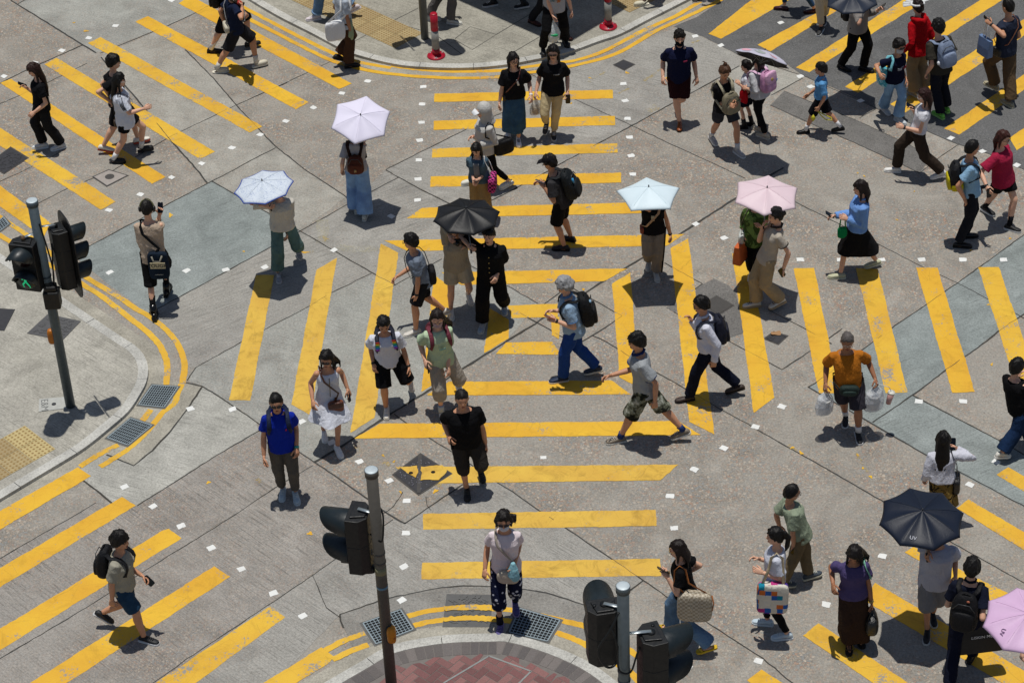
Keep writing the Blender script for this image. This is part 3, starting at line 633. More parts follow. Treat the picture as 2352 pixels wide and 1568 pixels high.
o = px(1500, 18, PZ); v2 = px(1460, 38, PZ) - o; v2 = v2.normalized() * .33; u2 = Vector((-v2.y, v2.x, 0)); u2 = u2 if u2.y > 0 else -u2
tactile(TP, px(1446, 30, PZ), -v2, u2, 3, 3, skip=((0, 2),))
# paving joints of the far pavement
m = M()
for pts in ([(815, 95), (900, 50), (960, 20)], [(870, 42), (1000, 80), (1060, 125)], [(1045, 90), (1080, 62), (1140, 80), (1085, 115), (1045, 92)], [(1140, 80), (1240, 20)], [(1180, 120), (1240, 85)]):
    ribbon(m, W(pts, PZ), .012, PZ + .003, .001, .2)
mk('paving_joint', m, SEAL, TP, smooth=False)

# ------------------------------------------------------------------ covers and drains
IRON = plain('#3d3d40', .55, .35, name='cast_iron'); IRON2 = plain('#4a4846', .6, .3, name='worn_iron'); STEEL = plain('#87949a', .5, .1, name='galvanised_steel')
PIT = plain('#0b0c0d', .9, name='drain_pit')
def quad_frame(c4):
    return c4[0], c4[1] - c4[0], c4[3] - c4[0]
def drain(pts, nu, nv, label, z=.010, bar=.011, edge=.02):
    """pts: a, b, c, d corners; nu openings along a-b and nv along a-d"""
    P = [Vector((q.x, q.y, 0)) for q in W(pts)]; c = sum(P, Vector()) / 4
    t = empty('drain_grate', c); tag(t, label, 'drain grate', 'drain grates along the kerbs')
    sgn = 1 if (P[1] - P[0]).cross(P[3] - P[0]).z > 0 else -1
    m = M(); q = [p + (p - c).normalized() * .045 for p in P]; m.prism(q if sgn > 0 else q[::-1], .0, .0075); mk('frame', m, plain('#5c5c5a', .8, name='grate_seat'), t, smooth=False)
    m = M(); sheet(m, P if sgn > 0 else P[::-1], .0081, False); mk('pit', m, PIT, t, smooth=False)
    m = M()
    def f(u, v): return P[0] * (1 - u) * (1 - v) + P[1] * u * (1 - v) + P[2] * u * v + P[3] * (1 - u) * v
    def barq(a, b, w, z1):
        d = (b - a).normalized(); nn = Vector((-d.y, d.x, 0)) * w; m.prism([a - nn, b - nn, b + nn, a + nn], .0083, z1)
    for i in range(nu + 1): barq(f(i / nu, 0), f(i / nu, 1), edge * .42 if i in (0, nu) else bar * .36, z + .004 + .0012 * (i in (0, nu)))
    for j in range(nv + 1): barq(f(0, j / nv), f(1, j / nv), edge * .42 if j in (0, nv) else bar * .36, z + .005 + .0012 * (j in (0, nv)))
    mk('grid', m, STEEL, t, smooth=False)
drain([(350, 886), (409, 890), (377, 936), (319, 930)], 11, 9, 'steel drain grate by the left kerb, the one nearest the yellow stripes')
drain([(300, 962), (349, 978), (294, 1023), (247, 1006)], 11, 9, 'steel drain grate by the left kerb, below another grate towards the tactile slabs')
drain([(834, 1432), (920, 1401), (949, 1446), (864, 1479)], 11, 9, 'steel drain grate at the near kerb with the signal pole standing in front of it')
drain([(1194, 1398), (1286, 1425), (1257, 1473), (1170, 1452)], 11, 9, 'steel drain grate at the near kerb beside the woman in flowered trousers')
drain([(-14, 520), (8, 500), (20, 516), (-6, 536)], 5, 5, 'small steel drain grate cut by the left edge of the photo')
def cover(pts, label, mat, z=.0, cat='manhole cover', ribs=None, lift=.008, group=None, frame=True):
    P = [Vector((q.x, q.y, 0)) for q in W(pts, z)]; c = sum(P, Vector()) / len(P); c.z = 0
    if (P[1] - P[0]).cross(P[2] - P[0]).z < 0: P = P[::-1]
    t = empty('manhole_cover', (c.x, c.y, z)); tag(t, label, cat, group)
    if frame:
        m = M(); q = [p + (p - c).normalized() * .035 for p in P]; m.prism(q, z - .005, z + lift - .002); mk('frame', m, IRON2, t, smooth=False)
    m = M(); m.prism(P, z - .01, z + lift + .002); mk('plate', m, mat, t, smooth=False)
    if ribs:
        m = M()
        for k in range(ribs):
            u, v = random.uniform(.1, .9), random.uniform(.1, .9)
            p = P[0] * (1 - u) * (1 - v) + P[1] * u * (1 - v) + P[2] * u * v + P[3] * (1 - u) * v
            a = random.choice((0, .8, 1.57, 2.4)); d = Vector((math.cos(a), math.sin(a), 0)); nn = Vector((-d.y, d.x, 0)); p.z = z + lift + .003 + k * .00006
            m.box(p, d * .04, nn * .009, Z * .0035)
        mk('raised_pattern', m, mat, t, smooth=False)
    return t
D4 = [(906, 1090), (966, 1044), (1034, 1088), (962, 1134)]
t = cover(D4, 'black diamond manhole cover with worn yellow stripe painted over it', IRON)
m = M(); a, b = px(965, 1045), px(962, 1133); ribbon(m, [a, (a + b) / 2, b], .05, .0125, 0, 0); mk('centre_rib', m, IRON2, t, smooth=False)
m = M()
for k in range(70):
    u, v = random.uniform(.06, .94), random.uniform(.06, .94); P = W(D4); p = P[0] * (1 - u) * (1 - v) + P[1] * u * (1 - v) + P[2] * u * v + P[3] * (1 - u) * v
    p.z = .0105; m.ball(p, X * .016, Y * .016, Z * .006, 8, 4)
mk('studs', m, plain('#55555c', .4, .5, name='polished_stud'), t)
for pts in ([(917, 1074), (958, 1071), (961, 1086), (955, 1099), (935, 1088)], [(967, 1073), (1016, 1070), (1027, 1083), (1008, 1104), (966, 1105)]):
    mk('paint', sheet(M(), jag(W(pts), .04, .008), .0185, False), YEL_B, t, smooth=False)
m = M()
for x, y in ((944, 1088), (995, 1086)):
    p = px(x, y); p.z = .019; m.ball(p, X * .03, Y * .028, Z * .004, 12, 4)
mk('lifting_hole', m, PIT, t)
cover([(-24, 376), (24, 340), (62, 364), (10, 398)], 'black iron manhole cover with raised bumps by the left photo edge', IRON, ribs=40)
cover([(110, 722), (186, 738), (144, 782), (62, 766)], 'grey iron pavement cover with raised bars behind the left signal pole', plain('#565657', .6, .3, name='grey_iron'), PZ, ribs=46, lift=.006, frame=False)
cover([(-16, 708), (35, 711), (10, 760), (-40, 758)], 'perforated iron cover on the left pavement, cut by the photo edge', IRON, PZ, lift=.006, frame=False)
kc_ = cover([(1026, 1364), (1132, 1366), (1126, 1440), (1016, 1440)], 'grey ribbed cover at the near kerb crossed by double yellow lines', plain('#5a5a59', .65, .1, name='grey_cover'), ribs=90, lift=.0055, frame=False)
for ln in ([(1020, 1399), (1060, 1396), (1100, 1396), (1130, 1397)], [(1018, 1424), (1060, 1421), (1100, 1421), (1128, 1422)]):
    mk('paint', ribbon(M(), spline(W(ln), 6), .085, .0175, .005, .2), YEL_W, kc_, smooth=False)
cover([(1412, 150), (1432, 140), (1455, 149), (1434, 161)], 'small dark square cover with a white paint dab beside the far double yellow lines', IRON, lift=.007)
lidc = cover([(216, 407), (250, 392), (291, 404), (246, 427)], 'square concrete cover with a round iron lid beside the girl in white', plain('#97908a', .85, name='cover_concrete'), lift=.007, frame=True)
p = px(252, 407); m = M(); m.prism([p + Vector((math.cos(k * .524), math.sin(k * .524), 0)) * .075 for k in range(12)], .005, .013); lid = mk('round_lid', m, IRON2, lidc, smooth=False)
cover([(1758, 778), (1778, 764), (1806, 772), (1787, 789)], 'small iron grating cover with a dry brown leaf on it', IRON, ribs=8, lift=.007)
cover([(1616, 700), (1646, 682), (1682, 702), (1650, 722)], 'iron cover in the dark asphalt patch beside the white shirted man', IRON2, lift=.007)
cover([(90, 917), (152, 912), (154, 938), (89, 946)], 'pale rectangular cover plate marked E&M at the left signal pole foot', plain('#a9aaa5', .7, name='pale_plate'), PZ, lift=.008, frame=False)
EMT = [o for o in bpy.data.objects if o.name.startswith('manhole_cover') and 'E&M' in o.get('label', '')][0]
r_ = px(101, 918, PZ) - px(102, 940, PZ)
textmesh('lettering', 'E&M', .14, px(102, 930, PZ + .0115), -r_, Z.cross(-r_), plain('#6d6f6d', .8, name='grey_lettering'), EMT)
m = M(); p = px(124, 929, PZ); m.prism([p + Vector((math.cos(k * .524), math.sin(k * .524), 0)) * .032 for k in range(12)], PZ, PZ + .013); mk('keyhole', m, IRON, EMT, smooth=False)
p = px(1782, 768); m = M(); n = 10
m.add([p + Vector((.075 * math.cos(a * .628), .05 * math.sin(a * .628) + .016 * math.sin(a * 1.9), .026 + .01 * math.sin(a * 1.3))) for a in range(n)] + [p + Vector((0, 0, .022))], [(i, (i + 1) % n, n) for i in range(n)])
lf = mk('dry_leaf', m, plain('#9a7550', .7, name='dry_leaf'), None, base=p); tag(lf, 'dry brown leaf lying on a small iron cover between the stripes', 'leaf')
# ================================================================== PEOPLE
SK = {'l': '#d3a489', 'm': '#c08c6d', 'd': '#9c6b4e'}
HEIGHTS = []
class P: pass
def ik(a, c, l1, l2, bend):
    d = c - a; L = d.length; mx = (l1 + l2) * .998
    if L > mx: c = a + d * (mx / L); d = c - a; L = mx
    x = (l1 * l1 - l2 * l2 + L * L) / (2 * L); h = math.sqrt(max(l1 * l1 - x * x, 1e-8)); n = d / L
    b = bend - n * bend.dot(n)
    if b.length < 1e-5: b = Vector((0, 0, 1)) - n * n.z
    return a + n * x + b.normalized() * h, c

def hand_mesh(m, wr, d, side, palm_n, s, curl, skinny=1.0):
    """palm and five jointed fingers; d = forearm direction, palm_n = where the palm faces, side = towards the thumb"""
    pl = .088 * s; pw_ = .040 * s; pt = .0145 * s
    c0 = wr - d * .02 * s
    m.loft([(c0, side * .026 * s, palm_n * .021 * s), (wr + d * .02 * s, side * .034 * s, palm_n * .017 * s), (wr + d * .055 * s, side * pw_, palm_n * pt), (wr + d * pl, side * pw_ * .98, palm_n * .012 * s)], 10, sq=.75)
    for k, (off, ln) in enumerate(((.030, .070), (.010, .080), (-.010, .074), (-.029, .058))):
        b = wr + d * (pl - .008 * s) + side * off * s; ln *= s; pts = [b]; dd = d.copy(); a = curl * (.75 + .12 * k)
        for j, f in enumerate((.44, .31, .25)):
            dd = (dd * math.cos(a) + palm_n * math.sin(a)) if j == 0 else (dd * math.cos(a * .9) + (palm_n - dd * palm_n.dot(dd)).normalized() * math.sin(a * .9))
            dd.normalize(); pts.append(pts[-1] + dd * ln * f)
        m.tube(pts, [.0098 * s, .0092 * s, .0084 * s, .0066 * s], 7)
    b = wr + d * .022 * s + side * .028 * s
    td = (d * .62 + side * (.72 - .35 * min(1, curl)) + palm_n * (.2 + .6 * min(1, curl))).normalized()
    t2 = (d * .86 + side * .2 + palm_n * (.25 + .5 * min(1, curl))).normalized()
    m.tube([b - td * .008 * s, b + td * .034 * s, b + td * .034 * s + t2 * .034 * s, b + td * .034 * s + t2 * .056 * s], [.014 * s, .0118 * s, .0098 * s, .0072 * s], 7)

def person(label, head=None, L=None, R=None, h=180, lh=None, rh=None, top=None, bot=None, hair=None, shoe=None, sk='l', bw=1.0, fem=False, look=0, nod=8, lean=.05,
           ht=None, belly=0.0, curl=(.62, .62), glasses=None, mask=None, twist=0, sway=0.0, group=None, armspread=.06, elbow=None, kids=False, swing=None, seedy=0):
    p = P(); p.label = label
    F = Vector((math.sin(rad(h)), math.cos(rad(h)), 0)); Rt = Vector((F.y, -F.x, 0)); p.F, p.R = F, Rt
    f3 = lambda q: (q[0], q[1], q[2] if len(q) > 2 else 0)
    base_h = ht or (1.6 if fem else 1.7)
    feet = []
    for q in (L, R):
        x, y, z = f3(q); g = PZ if len(q) > 3 and q[3] else 0
        v = px(x, y, .035 + z + g); feet.append(v)
    g = PZ if (len(L) > 3 and L[3]) else 0
    mid = (feet[0] + feet[1]) / 2
    plant = [(feet[i], f3(q)[2]) for i, q in enumerate((L, R))]
    for it in range(3):
        H = base_h; s = H / 1.7
        fd = []; an = []
        for v, z in plant:
            back = (v - mid).dot(F) < -.02
            pit = min(1.05, z * 5.0) if back or z > .12 else min(.0, -z * 1.5)
            d = (F * math.cos(pit) - Z * math.sin(pit)); fd.append(d); n = (Z * math.cos(pit) + F * math.sin(pit))
            an.append(v - d * .055 * s + n * .06 * s)
        wts = [1 / (1 + 3 * z) for _, z in plant]; tot = sum(wts)
        pc = (feet[0] * wts[0] + feet[1] * wts[1]) / tot
        lg = .468 * H; zz = .525 * H + g
        for (v, z), a in zip(plant, an):
            dh = math.hypot(a.x - pc.x, a.y - pc.y); zz = min(zz, math.sqrt(max(lg * lg - dh * dh, .01)) * .995 + a.z)
        pel = Vector((pc.x, pc.y, zz)) + Rt * sway
        if head is not None and it: pel = pel + Rt * max(-.09, min(.09, .7 * mis))
        tgt = pel + F * lean
        if head is not None:
            r_ = ray(*head); hd = Vector((r_.x, r_.y, 0)).normalized(); crown = on_plane(head[0], head[1], tgt + F * .02, hd)
            mis = (crown - Vector((pc.x, pc.y, 0)) - Rt * sway).dot(Rt)
            base_h = (crown.z - g) + (.525 * H + g - zz) + nod * .0015
            if ht: base_h = ht
        else: crown = Vector((tgt.x, tgt.y, zz + .475 * H))
    if head is not None: HEIGHTS.append((round(base_h, 2), label[:46], round((crown - tgt).dot(Rt), 2)))
    H = min(max(base_h, .9), 1.95); s = H / 1.7; s = s if H < 1.45 else 1 + (s - 1) * .45 - (.03 if fem else 0); p.H, p.s = H, s
    hs = s * (1.1 if kids else 1.05) + (.06 if kids else 0)      # children carry larger heads
    Hd = rad(h + look); HF0 = Vector((math.sin(Hd), math.cos(Hd), 0)); HR = Vector((HF0.y, -HF0.x, 0))
    nd = rad(nod); HFv = HF0 * math.cos(nd) - Z * math.sin(nd); HU = HF0 * math.sin(nd) + Z * math.cos(nd)
    hc = crown - Z * .118 * hs; p.hc, p.HF, p.HU, p.HR, p.crown, p.hs = hc, HFv, HU, HR, crown, hs
    nb = hc - Z * .185 * s - F * (.02 + .02 * nod / 30) * s
    ax = nb - pel; U = ax.normalized(); Ft = (F - U * F.dot(U)).normalized(); p.pel, p.nb, p.U, p.Ft = pel, nb, U, Ft
    Sd = rad(h + twist); Rs = Vector((math.cos(Sd), -math.sin(Sd), 0)); Rs = (Rs - U * Rs.dot(U)).normalized(); p.Rs = Rs
    p.zz = zz; p.g = g
    if head is not None:
        v = ax - Z * ax.dot(Z)
    def pt(t, r=0, f=0):
        rr = (Rt * (1 - max(0, min(1, t))) + Rs * max(0, min(1, t))).normalized(); return pel + ax * t + rr * r * s + Ft * f * s
    p.pt = pt
    shw = (.142 if fem else .160) * (.5 + .5 * bw)
    sh = [pt(.855, -shw), pt(.855, shw)]; p.sh = sh
    hp = [pel - Rt * .088 * s * (.6 + .4 * bw), pel + Rt * .088 * s * (.6 + .4 * bw)]; p.hp = hp
    kn = []; ank = []
    for i in (0, 1):
        sgn = -1 if i == 0 else 1
        k, a = ik(hp[i], an[i], .238 * H, .232 * H, F + Rt * .08 * sgn); kn.append(k); ank.append(a)
    p.kn, p.an, p.fd, p.feet = kn, ank, fd, feet
    # ---- arms
    el = []; wr = []; ua, fa = .176 * H, .150 * H; p.hand = []
    fwdness = abs(F.y)
    stride = [(feet[i] - mid).dot(F) for i in (0, 1)]
    for i, spec in ((0, lh), (1, rh)):
        sgn = -1 if i == 0 else 1; out = Rs * sgn
        if spec is None:
            sw = -stride[i] * .55 if swing is None else swing * (1 if i == 0 else -1)
            w_ = sh[i] - Z * .47 * s + F * (sw + .03) + out * armspread * s; hand = w_ - Z * .07 * s
        elif spec[0] == 'rel':                                   # forward, outward, up from the shoulder
            hand = sh[i] + F * spec[1] * s + out * spec[2] * s + Z * spec[3] * s
            w_ = hand - (hand - sh[i]).normalized() * .06 * s
        else:
            x, y = spec[0], spec[1]; dd = spec[2] if len(spec) > 2 else 0.0
            if fwdness > .6: hand = on_plane(x, y, sh[i] + F * dd, F)
            else: hand = on_plane(x, y, sh[i] + out * dd, Rt)
            w_ = hand - (hand - sh[i]).normalized() * .05 * s
        bend = -F * .95 + out * .16 - Z * .3
        if elbow and elbow[i]: bend = F * elbow[i][0] + out * elbow[i][1] + Z * elbow[i][2]
        e, w2 = ik(sh[i], w_, ua, fa, bend); el.append(e); wr.append(w2)
        p.hand.append(w2 + (w2 - e).normalized() * .07 * s)
    p.el, p.wr = el, wr
    base = Vector((pc.x, pc.y, g)); p.base = base
    # ---- the body, one surface
    b = M(); tk = .93 if top else 1.0
    chest = (.150 if fem else .163) * (.45 + .55 * bw); wst = (.120 if fem else .140) * (.3 + .7 * bw); hip = (.163 if fem else .155) * (.4 + .6 * bw)
    def ring(t, w_, d_, fo=0.0, k=1.0):
        rr = (Rt * (1 - max(0, min(1, t))) + Rs * max(0, min(1, t))).normalized(); return (pt(t, 0, fo), rr * w_ * s * k, Ft * d_ * s * k)
    bl = belly
    tor = [(-.16, .085, .08, -.005), (-.06, hip * .96, .112, -.01), (.06, hip, .116 + bl * .3, -.008 + bl * .3), (.32, wst, .096 * (.4 + .6 * bw) + bl * .55, bl * .55), (.55, chest * .93, .104 * (.5 + .5 * bw) + bl * .35, .006 + bl * .3), (.72, chest, .112 * (.6 + .4 * bw), .01), (.86, chest * .96, .098, 0), (.95, chest * .62, .072, -.008), (1.02, .055, .055, -.004)]
    b.loft([ring(t, w_, d_, fo, tk) for t, w_, d_, fo in tor], 18)
    b.tube([nb - U * .06 * s, nb + U * .03 * s, hc - HU * .05 * hs - HFv * .015 * hs], [.058 * s, .052 * s, .05 * s], 12)
    b.ball(hc, HR * .074 * hs, HFv * .092 * hs, HU * .110 * hs, 18, 12)
    b.ball(hc + HFv * .026 * hs - HU * .058 * hs, HR * .053 * hs, HFv * .060 * hs, HU * .060 * hs, 14, 10)
    b.ball(hc + HFv * .093 * hs - HU * .022 * hs, HR * .014 * hs, HFv * .018 * hs, HU * .022 * hs, 8, 6)
    b.ball(hc + HFv * .079 * hs - HU * .083 * hs, HR * .02 * hs, HFv * .012 * hs, HU * .012 * hs, 8, 6)
    for q in (-1, 1): b.ball(hc + HR * .076 * q * hs - HU * .012 * hs - HFv * .005 * hs, HR * .012 * hs, HFv * .020 * hs, HU * .032 * hs, 8, 6)
    aw = .55 + .45 * bw
    for i in (0, 1):
        kc = .7 if top and top.get('sleeve', 1) else 1.0; b.ball(sh[i], Rs * .05 * s * aw * kc, Ft * .05 * s * aw * kc, U * .05 * s * kc, 12, 8)
        d1 = (el[i] - sh[i]); d2 = wr[i] - el[i]
        b.tube([sh[i], sh[i] + d1 * .45, el[i]], [.045 * s * aw * kc, .042 * s * aw * kc, .036 * s * aw], 12)
        b.ball(el[i], X * .037 * s * aw, Y * .037 * s * aw, Z * .037 * s * aw, 10, 6)
        b.tube([el[i], el[i] + d2 * .3, wr[i]], [.037 * s * aw, .039 * s * aw, .026 * s * (.7 + .3 * bw)], 12)
        d1 = kn[i] - hp[i]; d2 = ank[i] - kn[i]; lw = .6 + .4 * bw; cvd = bot and (bot['kind'] != 'shorts' or bot.get('len', .9) > 1.1); q_ = .8 if cvd else 1.0; tq = .86 if bot else 1.0
        b.tube([hp[i] + Z * .02 * s, hp[i] + d1 * .45, kn[i]], [.085 * s * lw * tq, .073 * s * lw * tq, .054 * s * lw * q_], 14)
        b.ball(kn[i], X * .054 * s * lw * q_, Y * .054 * s * lw * q_, Z * .054 * s * lw * q_, 10, 6)
        cv = -F * .012 * s
        b.tube([kn[i], kn[i] + d2 * .32 + cv, kn[i] + d2 * .7 + cv * .4, ank[i]], [.052 * s * lw * q_, .057 * s * lw * q_, .042 * s * lw * (q_ if not bot or bot['kind'] != 'skirt' else 1), .034 * s * lw], 12)
        ff = fd[i]; up = (Z - ff * ff.z).normalized(); b.ball(feet[i] + up * -.004 * s + ff * .0, ff * .1 * s, up.cross(ff) * .03 * s, up * .018 * s, 12, 8)
    hm = M()
    for i in (0, 1):
        d = (wr[i] - el[i]).normalized(); sgn = -1 if i == 0 else 1
        bent = 1 - max(0, (el[i] - sh[i]).normalized().dot(d))
        if bent < .25:                                           # hanging: palm towards the thigh, thumb forward
            pn = -Rs * sgn; pn = (pn - d * pn.dot(d)).normalized(); sd_ = F - d * F.dot(d) - pn * F.dot(pn)
        else:                                                    # raised: palm inwards and up, thumb up
            sd_ = (Z * .8 - Rs * sgn * .5); sd_ = sd_ - d * sd_.dot(d); sd_.normalize(); pn = -Rs * sgn + Z * .3; pn = pn - d * pn.dot(d) - sd_ * pn.dot(sd_)
        if sd_.length < 1e-3: sd_ = d.cross(pn)
        sd_.normalize(); pn.normalize()
        hand_mesh(hm, wr[i], d, sd_, pn, s, curl[i])
    body = mk('person', b, skin(SK.get(sk, sk)), None, base, remesh=.0105, sm=4, extra=hm); tag(body, label, 'person', group or 'people crossing the junction'); p.o = body
    # ---- clothes
    sd0 = (hash(label) if False else sum(ord(c) * (i + 3) for i, c in enumerate(label))) % 9973
    if top: garment_top(p, top, tor, ring, sd0, fem, bw, bl)
    if bot: garment_bottom(p, bot, tor, ring, sd0, fem, bw, bl)
    if shoe: shoes(p, shoe)
    if hair: hairdo(p, hair, sd0)
    if head is None or head[1] > -30: face(p, glasses, mask, abs(((h + look + 180) % 360) - 180) > 60)
    return p

def garment_top(p, t, tor, ring, sd0, fem, bw, bl):
    s, U, Rs, Ft = p.s, p.U, p.Rs, p.Ft; lo = t.get('loose', .018); m = M(); hem = t.get('hem', -.14); c = t['c']
    rings = []
    hw = max(tor[1][1], tor[2][1]) + lo * 1.15; flare = t.get('flare', 0)
    pts = [(hem, hw + flare, .125 + bl * .35 + lo + flare, bl * .3), (hem * .4 + .05, hw - .002 + flare * .6, .122 + bl * .45 + lo, bl * .4), (.32, tor[3][1] + lo * 1.5, tor[3][2] + lo * 1.3, tor[3][3]), (.55, tor[4][1] + lo * 1.25, tor[4][2] + lo * 1.1, tor[4][3]), (.72, tor[5][1] + lo, tor[5][2] + lo, tor[5][3]), (.84, tor[6][1] * .98 + lo * .8, tor[6][2] + lo * .8, tor[6][3]), (.91, tor[6][1] * .78 + lo * .7, tor[7][2] + .012 + lo * .6, tor[7][3]), (t.get('neck', .955), .092, .078, -.004)]
    if t.get('crop'): pts = [q for q in pts if q[0] > hem - .001]
    rings = [ring(max(q[0], hem), *q[1:]) for q in pts if q[0] >= hem - 1e-6]
    m.loft(rings, 22, sq=.88)
    sl = t.get('sleeve', .55); aw = .55 + .45 * bw; sr = t.get('sr', .068) * (.6 + .4 * bw)
    for i in (0, 1):
        a, e, w_ = p.sh[i], p.el[i], p.wr[i]; d = (e - a)
        inn = a - Rs * (-1 if i == 0 else 1) * .06 * s + U * .012
        if sl == 0: continue
        if sl == 'long' or sl > 1:
            k = 1.0 if sl == 'long' else sl - 1; d2 = (w_ - e)
            m.tube([inn, a, a + d * .5, e, e + d2 * .5 * k, e + d2 * k], [.05 * s * aw, sr * s * .86, sr * s * .93, sr * s * .86, sr * s * .76, sr * s * t.get('cuff', .66)], 14)
        else:
            m.tube([inn, a, a + d * sl * .5, a + d * sl], [.05 * s * aw, sr * s * .84, sr * s * .95, sr * s * 1.12], 14)
    if t.get('strap'):                                            # narrow shoulders of a vest or sun dress
        for q in (-1, 1): m.tube([p.pt(.86, q * .1, .06), p.pt(.97, q * .085, 0), p.pt(.88, q * .095, -.075)], .022 * s, 8, flat=([Ft, U, Ft], .4))
    if t.get('hood'):
        m.tube([p.pt(1.0, -.08, .06), p.pt(1.02, -.1, -.02), p.pt(.98, -.06, -.1), p.pt(.93, 0, -.13), p.pt(.98, .06, -.1), p.pt(1.02, .1, -.02), p.pt(1.0, .08, .06)], [.03, .045, .055, .06, .055, .045, .03], 10)
    if t.get('collar'):
        m.tube([p.pt(1.0, 0, .07), p.pt(1.03, -.055, .03), p.pt(1.05, -.06, -.03), p.pt(1.05, 0, -.065), p.pt(1.05, .06, -.03), p.pt(1.03, .055, .03), p.pt(1.0, 0, .07)], .02 * s, 8)
    nm = t.get('name', 'shirt')
    o = mk(nm, m, cloth(c, t.get('k', 'cloth'), t.get('pat')), p.o, remesh=.0115, sm=3, disp=t.get('fold', .013), seed=sd0); p.top = o
    if t.get('trim'):
        tr = cloth(t['trim'])
        mm = M()
        mm.tube([p.pt(.985, 0, .085), p.pt(1.04, -.06, .035), p.pt(1.065, -.062, -.035), p.pt(1.07, 0, -.072), p.pt(1.065, .062, -.035), p.pt(1.04, .06, .035), p.pt(.985, 0, .085)], .017 * s, 8)
        if isinstance(sl, float) and 0 < sl < 1:
            for i in (0, 1):
                a, d = p.sh[i], p.el[i] - p.sh[i]; mm.tube([a + d * (sl - .03), a + d * (sl + .015)], [sr * s * 1.07 + .004, sr * s * 1.08 + .004], 14)
        mk('collar', mm, tr, p.o)

def garment_bottom(p, t, tor, ring, sd0, fem, bw, bl):
    s, F = p.s, p.F; m = M(); k = t['kind']; c = t['c']; wst = t.get('waist', .2)
    hipw = tor[2][1]
    if k == 'skirt' or k == 'dress':
        hz = t['hem']; mid = (p.an[0] + p.an[1]) / 2; kz = (p.kn[0] + p.kn[1]) / 2
        tgt = kz if hz > .3 * p.H else (mid * .75 + kz * .25)
        c1 = Vector((tgt.x, tgt.y, p.g + hz)); st = abs((p.feet[0] - p.feet[1]).dot(F)) * .5
        w1 = t.get('w', .2); d1 = t.get('d', .17) + st * t.get('stride', .35); n = 36; c0 = p.pel
        rr = p.R * s
        rings = [ring(wst, tor[3][1] + .012, tor[3][2] + .014, 0), ring(.06, hipw + .014, .126 + bl * .3, -.005)]
        for q in (.2, .45, .75, 1.0):
            cc = c0 + (c1 - c0) * q; rings.append((cc, rr * (hipw + .016 + (w1 - hipw - .016) * q), F * s * (.13 + (d1 - .13) * q)))
        b0 = len(m.v); m.loft(rings[::-1], n)
        for i in (0, 1):                                         # the cloth rides over the leading leg
            a, kk, e = p.hp[i], p.kn[i], p.an[i]; z1 = p.g + hz
            if kk.z > z1:
                q = min(1, (kk.z - z1) / max(.01, kk.z - e.z)); m.tube([a, a + (kk - a) * .5, kk, kk + (e - kk) * q], [.095 * s, .092 * s, .082 * s, .085 * s], 14)
            else: q = (a.z - z1) / max(.01, a.z - kk.z); m.tube([a, a + (kk - a) * q], [.095 * s, .09 * s], 14)
        fl = t.get('fl', .012)
        for j, q in enumerate((1.0, .75, .45, .2)):              # pleats deepen towards the hem
            for i in range(n):
                v = Vector(m.v[b0 + j * n + i]); cc = c0 + (c1 - c0) * q; r = v - cc; m.v[b0 + j * n + i] = tuple(v + r.normalized() * math.sin(i * 2 * math.pi / n * t.get('pl', 7) + sd0) * fl * q)
    else:
        rings = [ring(wst, tor[3][1] + .014, tor[3][2] + .015 + bl * .05, tor[3][3]), ring(.06, hipw + .014, .128 + bl * .3, -.006 + bl * .3), ring(-.06, hipw + .012, .126, -.01), ring(-.17, .1, .09, -.005)]
        m.loft(rings[::-1], 20)
        lw = .6 + .4 * bw; rt, rk, rh = t.get('r', {'pants': (.098, .076, .068), 'wide': (.106, .102, .125), 'slim': (.09, .064, .048), 'shorts': (.104, .102, .1), 'capri': (.098, .084, .076)}.get(k, (.098, .076, .068)))
        ln = t.get('len', {'pants': 1.97, 'wide': 1.99, 'slim': 1.93, 'shorts': .92, 'capri': 1.4}[k])
        for i in (0, 1):
            a, kk, e = p.hp[i], p.kn[i], p.an[i]; d1, d2 = kk - a, e - kk; bk = -F * .01 * s
            if ln <= 1: m.tube([a + Z * .03 * s, a + d1 * .35, a + d1 * ln], [rt * s * lw * .95, rt * s * lw, rk * s * lw], 16)
            else:
                q = ln - 1; m.tube([a + Z * .03 * s, a + d1 * .45, kk, kk + d2 * q * .5 + bk, kk + d2 * q + bk * .5], [rt * s * lw * .95, rt * s * lw * .95, rk * s * lw, (rk + rh) / 2 * s * lw, rh * s * lw], 16)
    nm = t.get('name', {'skirt': 'skirt', 'dress': 'skirt', 'shorts': 'shorts'}.get(k, 'trousers'))
    p.bot = mk(nm, m, cloth(c, t.get('k', 'cloth'), t.get('pat')), p.o, remesh=.0115, sm=2 if k in ('skirt', 'dress') else 3, disp=t.get('fold', .013), seed=sd0 + 5)
    if t.get('cuff'):
        mm = M()
        for i in (0, 1): d2 = (p.an[i] - p.kn[i]); q = ln - 1; mm.tube([p.kn[i] + d2 * (q - .06), p.kn[i] + d2 * (q + .02)], rh * s * lw + .006, 14)
        mk('cuff', mm, cloth(t['cuff'], 'denim'), p.o)

